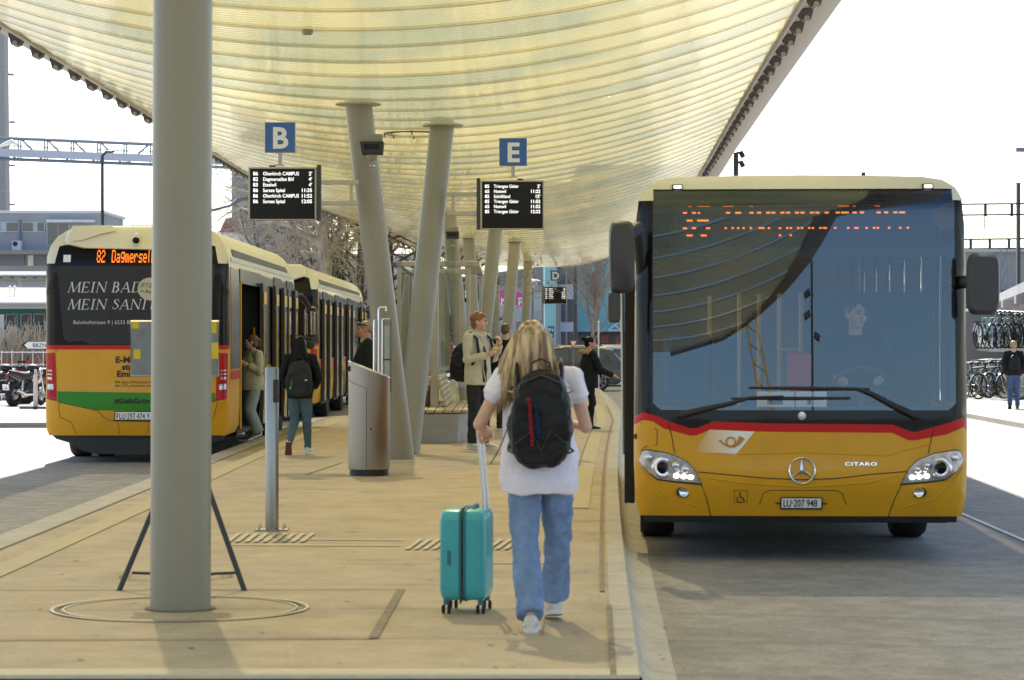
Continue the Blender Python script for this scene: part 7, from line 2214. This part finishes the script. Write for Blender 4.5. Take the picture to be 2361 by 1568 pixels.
for k in range(14): obj('roof_rib', MB().box((14.2 + k * 1.48, 68 + k * 10, 2.75), (1.4, .3, .25)), M['concrete light'], t)
for k in range(8): obj('roof_post', MB().tube([(16.5 + k * 2.1, 70 + k * 14, ROAD), (16.5 + k * 2.1, 70 + k * 14, 2.6)], .12, 8), M['concrete light'], t)
t = thing('viaduct_wall', 'long grey concrete wall behind the station roof on the right', 'wall', (0, 0, 0))
obj('wall', VB(MB(), 2180, 2700, 579, 668, 165, 3), M['concrete tower'], t)
obj('coping', VB(MB(), 2180, 2700, 574, 581, 164.6, 4), M['concrete light'], t)
obj('wall_base', VB(MB(), 2180, 2700, 668, 800, 166, 3), M['concrete dark'], t)
for i, (y0, y1, d, st) in enumerate(((470, 499, 150, 61), (551, 577, 175, 49))):
    t = thing('catenary_gantry', ('upper' if i == 0 else 'lower, farther') + ' dark lattice gantry spanning the tracks on the right', 'gantry', (0, 0, 0))
    def GP(x, y): q = P(x, y, d); return (q.x, q.y, q.z)
    k = 4 * d / 6040
    obj('top_chord', MB().tube([GP(2120, y0 + 2), GP(2700, y0 - 4)], k * .5, 4), M['dark metal'], t)
    obj('bottom_chord', MB().tube([GP(2120, y1 - 2), GP(2700, y1 - 8)], k * .5, 4), M['dark metal'], t)
    for j in range(10):
        x = 2150 + j * st * (1 if i == 0 else .9)
        obj('web_member', MB().tube([GP(x, y0), GP(x, y1)], k * .9, 4), M['dark metal'], t)
    obj('mast', MB().bx(P(2345 if i == 0 else 2550, 0, d).x, P(2353 if i == 0 else 2556, 0, d).x, d, d + .3, ROAD, P(0, 422, d).z), M['dark metal'], t)
    obj('mast', MB().bx(P(2100, 0, d).x, P(2106, 0, d).x, d, d + .3, ROAD, P(0, 440, d).z), M['dark metal'], t)
    if i == 0:
        obj('mast_arm', MB().tube([GP(2322, 422.5), GP(2400, 422.5)], k * .25, 4), M['dark metal'], t)
        obj('arm_drop', MB().tube([GP(2322, 422), GP(2322, 440)], k * .15, 4), M['dark metal'], t)
        obj('insulator', MB().tube([GP(2270, 499), GP(2270, 528)], k * .3, 6), M['trim black'], t)
for x, lab in ((2315, 'thin lattice catenary mast beyond the right bus mirror'),):
    d = 130
    t = thing('catenary_mast', lab, 'mast', (P(x, 0, d).x, d, ROAD))
    for dx in (-.25, .25): obj('mast_leg', MB().tube([(dx, 0, 0), (dx * .6, 0, P(0, 575, d).z - ROAD)], .04, 5), M['steel blue grey'], t)
    for j in range(8): obj('lacing', MB().tube([(-.24 + .02 * j, 0, j * .75), (.24 - .02 * j, 0, j * .75 + .75)], .025, 4), M['steel blue grey'], t)
t = thing('signal_board', 'grey rectangular signal board high at the right picture edge', 'sign', (0, 0, 0))
obj('panel', VB(MB(), 2344, 2390, 340, 350, 120, .2), M['steel blue grey'], t)
obj('hanger_mast', MB().tube([P(2385, 340, 120.3), (P(2385, 0, 120.3).x, 120.3, ROAD)], .08, 6), M['steel blue grey'], t)
t = thing('camera_mast', 'slender dark mast with two cameras rising behind the canopy edge', 'mast', (P(1697, 0, 58).x, 58, ROAD))
h = P(0, 352, 58).z - ROAD
obj('pole', MB().tube([(0, 0, 0), (0, 0, h)], .055, 10), M['dark metal'], t, 60)
for y, r in ((353, .3), (375, -.2)):
    z = P(0, y, 58).z - ROAD
    obj('camera_arm', MB().tube([(0, 0, z), (.10, 0, z + .02)], .02, 6), M['dark metal'], t)
    obj('camera', MB().box((.13, 0, z - .03), (.09, .2, .15), Matrix.Rotation(-.5, 3, 'Y')), M['trim black'], t, bevel=.02)
# ---- two-tier bicycle rack and bicycles ------------------------------------
RKX, RKY = 13.2, 72.0
t = thing('bicycle_rack', 'two-tier galvanised bicycle rack under the station roof', 'bicycle rack', (RKX, RKY, ROAD + .1), rad(-8))
for k in range(9):
    y = k * 1.1 - .4
    obj('rack_post', MB().bx(.95, 1.08, y - .05, y + .05, 0, 1.35), M['galvanised light'] if 'galvanised light' in M else M['anodised'], t)
    obj('upper_bar', MB().bx(-.1, 2.0, y - .04, y + .04, 1.28, 1.36), M['anodised'], t)
    obj('wheel_hoop', MB().tube([(.0, y + .3, 1.36), (.0, y + .3, 1.95), (.0, y + .75, 1.95), (.0, y + .75, 1.36)], .025, 6), M['chrome'], t, 60)
    obj('ground_rail', MB().bx(.2, 2.0, y + .2, y + .34, 0, .08), M['anodised'], t)
obj('long_beam', MB().bx(.9, 1.1, -1, 9, 1.2, 1.28), M['anodised'], t)
obj('shade_panel', MB().bx(-1.2, 7, 10.2, 10.3, 0, 2.5), M['concrete dark'], t)  # dark panel added in place of shade behind both tiers
def bicycle(label, loc, rz, m):
    t = thing('bicycle', label, 'bicycle', loc, rz, 'bicycles in the two-tier rack')
    for x in (-.52, .52):
        wh = obj('wheel', MB().tube([(x + .33 * math.cos(a * PI / 12), 0, .35 + .33 * math.sin(a * PI / 12)) for a in range(24)], .022, 6, closed=True), M['rubber'], t, 60)
        mb = MB()
        for a in range(10): mb.tube([(x, 0, .35), (x + .32 * math.cos(a * PI / 5), 0, .35 + .32 * math.sin(a * PI / 5))], .004, 3, cap=False)
        obj('spoke', mb, M['chrome'], wh)
        obj('mudguard', MB().tube([(x + .37 * math.cos(rad(a)), 0, .35 + .37 * math.sin(rad(a))) for a in range(20, 161, 20)], .02, 5, flat=.4), M['chrome'], t, 60)
    mb = MB()
    bb, st, hd = (-.08, 0, .30), (-.22, 0, .82), (.34, 0, .86)
    for a, b in ((bb, st), (bb, hd), (st, hd), ((-.52, 0, .35), bb), ((-.52, 0, .35), st), ((.34, 0, .86), (.52, 0, .35)), (hd, (.31, 0, 1.0)), (st, (-.25, 0, .95))): mb.tube([a, b], .018, 6)
    obj('frame', mb, m, t, 60)
    obj('saddle', MB().ell((-.26, 0, .97), (.13, .07, .035), 10, 6), M['trim black'], t, 60)
    obj('handlebar', MB().tube([(.25, -.28, 1.02), (.33, -.15, 1.05), (.33, .15, 1.05), (.25, .28, 1.02)], .014, 6), M['dark metal'], t, 60)
    obj('crank', MB().lathe([(.001, -.02), (.09, -.02), (.09, .02), (.001, .02)], (0, 0, 0), 14).xf(Matrix.Translation((-.08, 0, .30)) @ Matrix.Rotation(PI / 2, 4, 'X')), M['chrome'], t)
    obj('rear_light', MB().ell((-.88, 0, .62), (.02, .03, .03), 8, 6), M['lamp red'], t)
    obj('carrier', MB().bx(-.80, -.35, -.06, .06, .73, .75), M['dark metal'], t)
    obj('front_lamp', MB().ell((.42, 0, .82), (.04, .035, .035), 8, 6), M['lamp clear'], t)
    return t
bz = ROAD + .1
bikes = [bicycle('black bicycle in the lower rack with white mudguard', (13.0, 71.0, bz), rad(38), M['trim black']),
         bicycle('mint green bicycle in the lower rack beside the pedestrian', (14.1, 70.6, bz), rad(28), M['bike green']),
         bicycle('silver bicycle standing in the rack', (13.4, 75, bz), rad(35), M['car silver'])]
rng = random.Random(2)
labs = ['third bicycle along the lower rack', 'fourth bicycle along the lower rack, in shade']
for k in range(18):
    c = dup(bikes[k % 3], (12.75 + k * .25 - (.2 if k % 2 else 0), 71.8 + k * .6, bz), rad(30 + rng.uniform(-12, 12)), 'tightly parked bicycle in the crowded lower tier of the rack')
    c['group'] = 'bicycles in the lower tier'
for k in range(20):
    c = dup(bikes[(k + 1) % 3], (12.9 + k * .22, 71.4 + k * .5, bz + 1.36), rad(60 + rng.uniform(-15, 15)), 'bicycle lifted onto the upper tier of the rack')
    c['group'] = 'bicycles on the upper tier'
# far hills
mb = MB()
pts = []
for i in range(61):
    x = -900 + i * 40
    pts.append((x, 1600, 30 + 26 * noise.noise(Vector((x * .0035, 0, 0))) + 8 * noise.noise(Vector((x * .02, 3, 0)))))
mb.add([(x, y, z) for x, y, z in pts] + [(x, 1300, ROAD) for x, y, z in pts] + [(x, 2200, ROAD) for x, y, z in pts], [(i, i + 1, i + 62, i + 61) for i in range(60)] + [(i, i + 122, i + 123, i + 1) for i in range(60)])
mat('hill', (.05, .07, .05), .9, var=.3, scale=.02)
struct('hills', mb, M['hill'])

# ---------------------------------------------------------------- things behind the photographer, mirrored in the windscreen, and an added dark building
t = thing('camera_mast', 'dark mast with cameras, seen only mirrored in the windscreen', 'mast', (3.3, -20, ROAD))
obj('pole', MB().tube([(0, 0, 0), (0, 0, 9.2)], .05, 10), M['dark metal'], t, 60)
for z, s_ in ((8.4, -1), (7.9, -1), (7.4, 1)):
    obj('camera', MB().box((s_ * .22, 0, z), (.28, .2, .16), Matrix.Rotation(s_ * .4, 3, 'Y')), M['trim black'], t, bevel=.02)
mat('crane yellow', (.6, .32, .04), .5)
t = thing('tower_crane', 'orange lattice crane jib, seen only mirrored in the windscreen', 'crane', (-2, -70, ROAD))
J = [Vector((-3.2 + 5.2 * i / 16, 0, 24 - 13 * i / 16)) for i in range(17)]
for o in (0, .9): obj('jib_chord', MB().tube([p + Vector((o, 0, o * .4)) for p in J], .09, 5), M['crane yellow'], t)
for a, b in zip(J, J[1:]):
    obj('lacing', MB().tube([a, b + Vector((.9, 0, .36)), b], .05, 4), M['crane yellow'], t)
obj('mast', MB().tube([J[-1], (J[-1].x, 0, 0)], .3, 6), M['crane yellow'], t)

mat('brick dark', (.13, .085, .065), .9, var=.2, scale=1.5)
t = thing('unseen_dark_building', 'long dark brick building across the road behind the photographer', 'building', (0, -75, ROAD))  # added out of view so upright surfaces reflect something darker
obj('wall', MB().bx(-120, 120, -12, 0, 0, 8.6), M['brick dark'], t)
obj('roof', MB().prism([(-12.5, 8.6), (-6, 9.4), (.5, 8.6)], -120.5, 120.5, 'x'), M['concrete dark'], t)
for k in range(24):
    for z in (1.2, 5.0):
        w_ = obj('window', MB().bx(-115 + k * 10, -112 + k * 10, 0, .08, z, z + 2), M['window frame'], t)
        obj('pane', MB().bx(-114.8 + k * 10, -112.2 + k * 10, .081, .1, z + .2, z + 1.8), M['window glass'], w_)
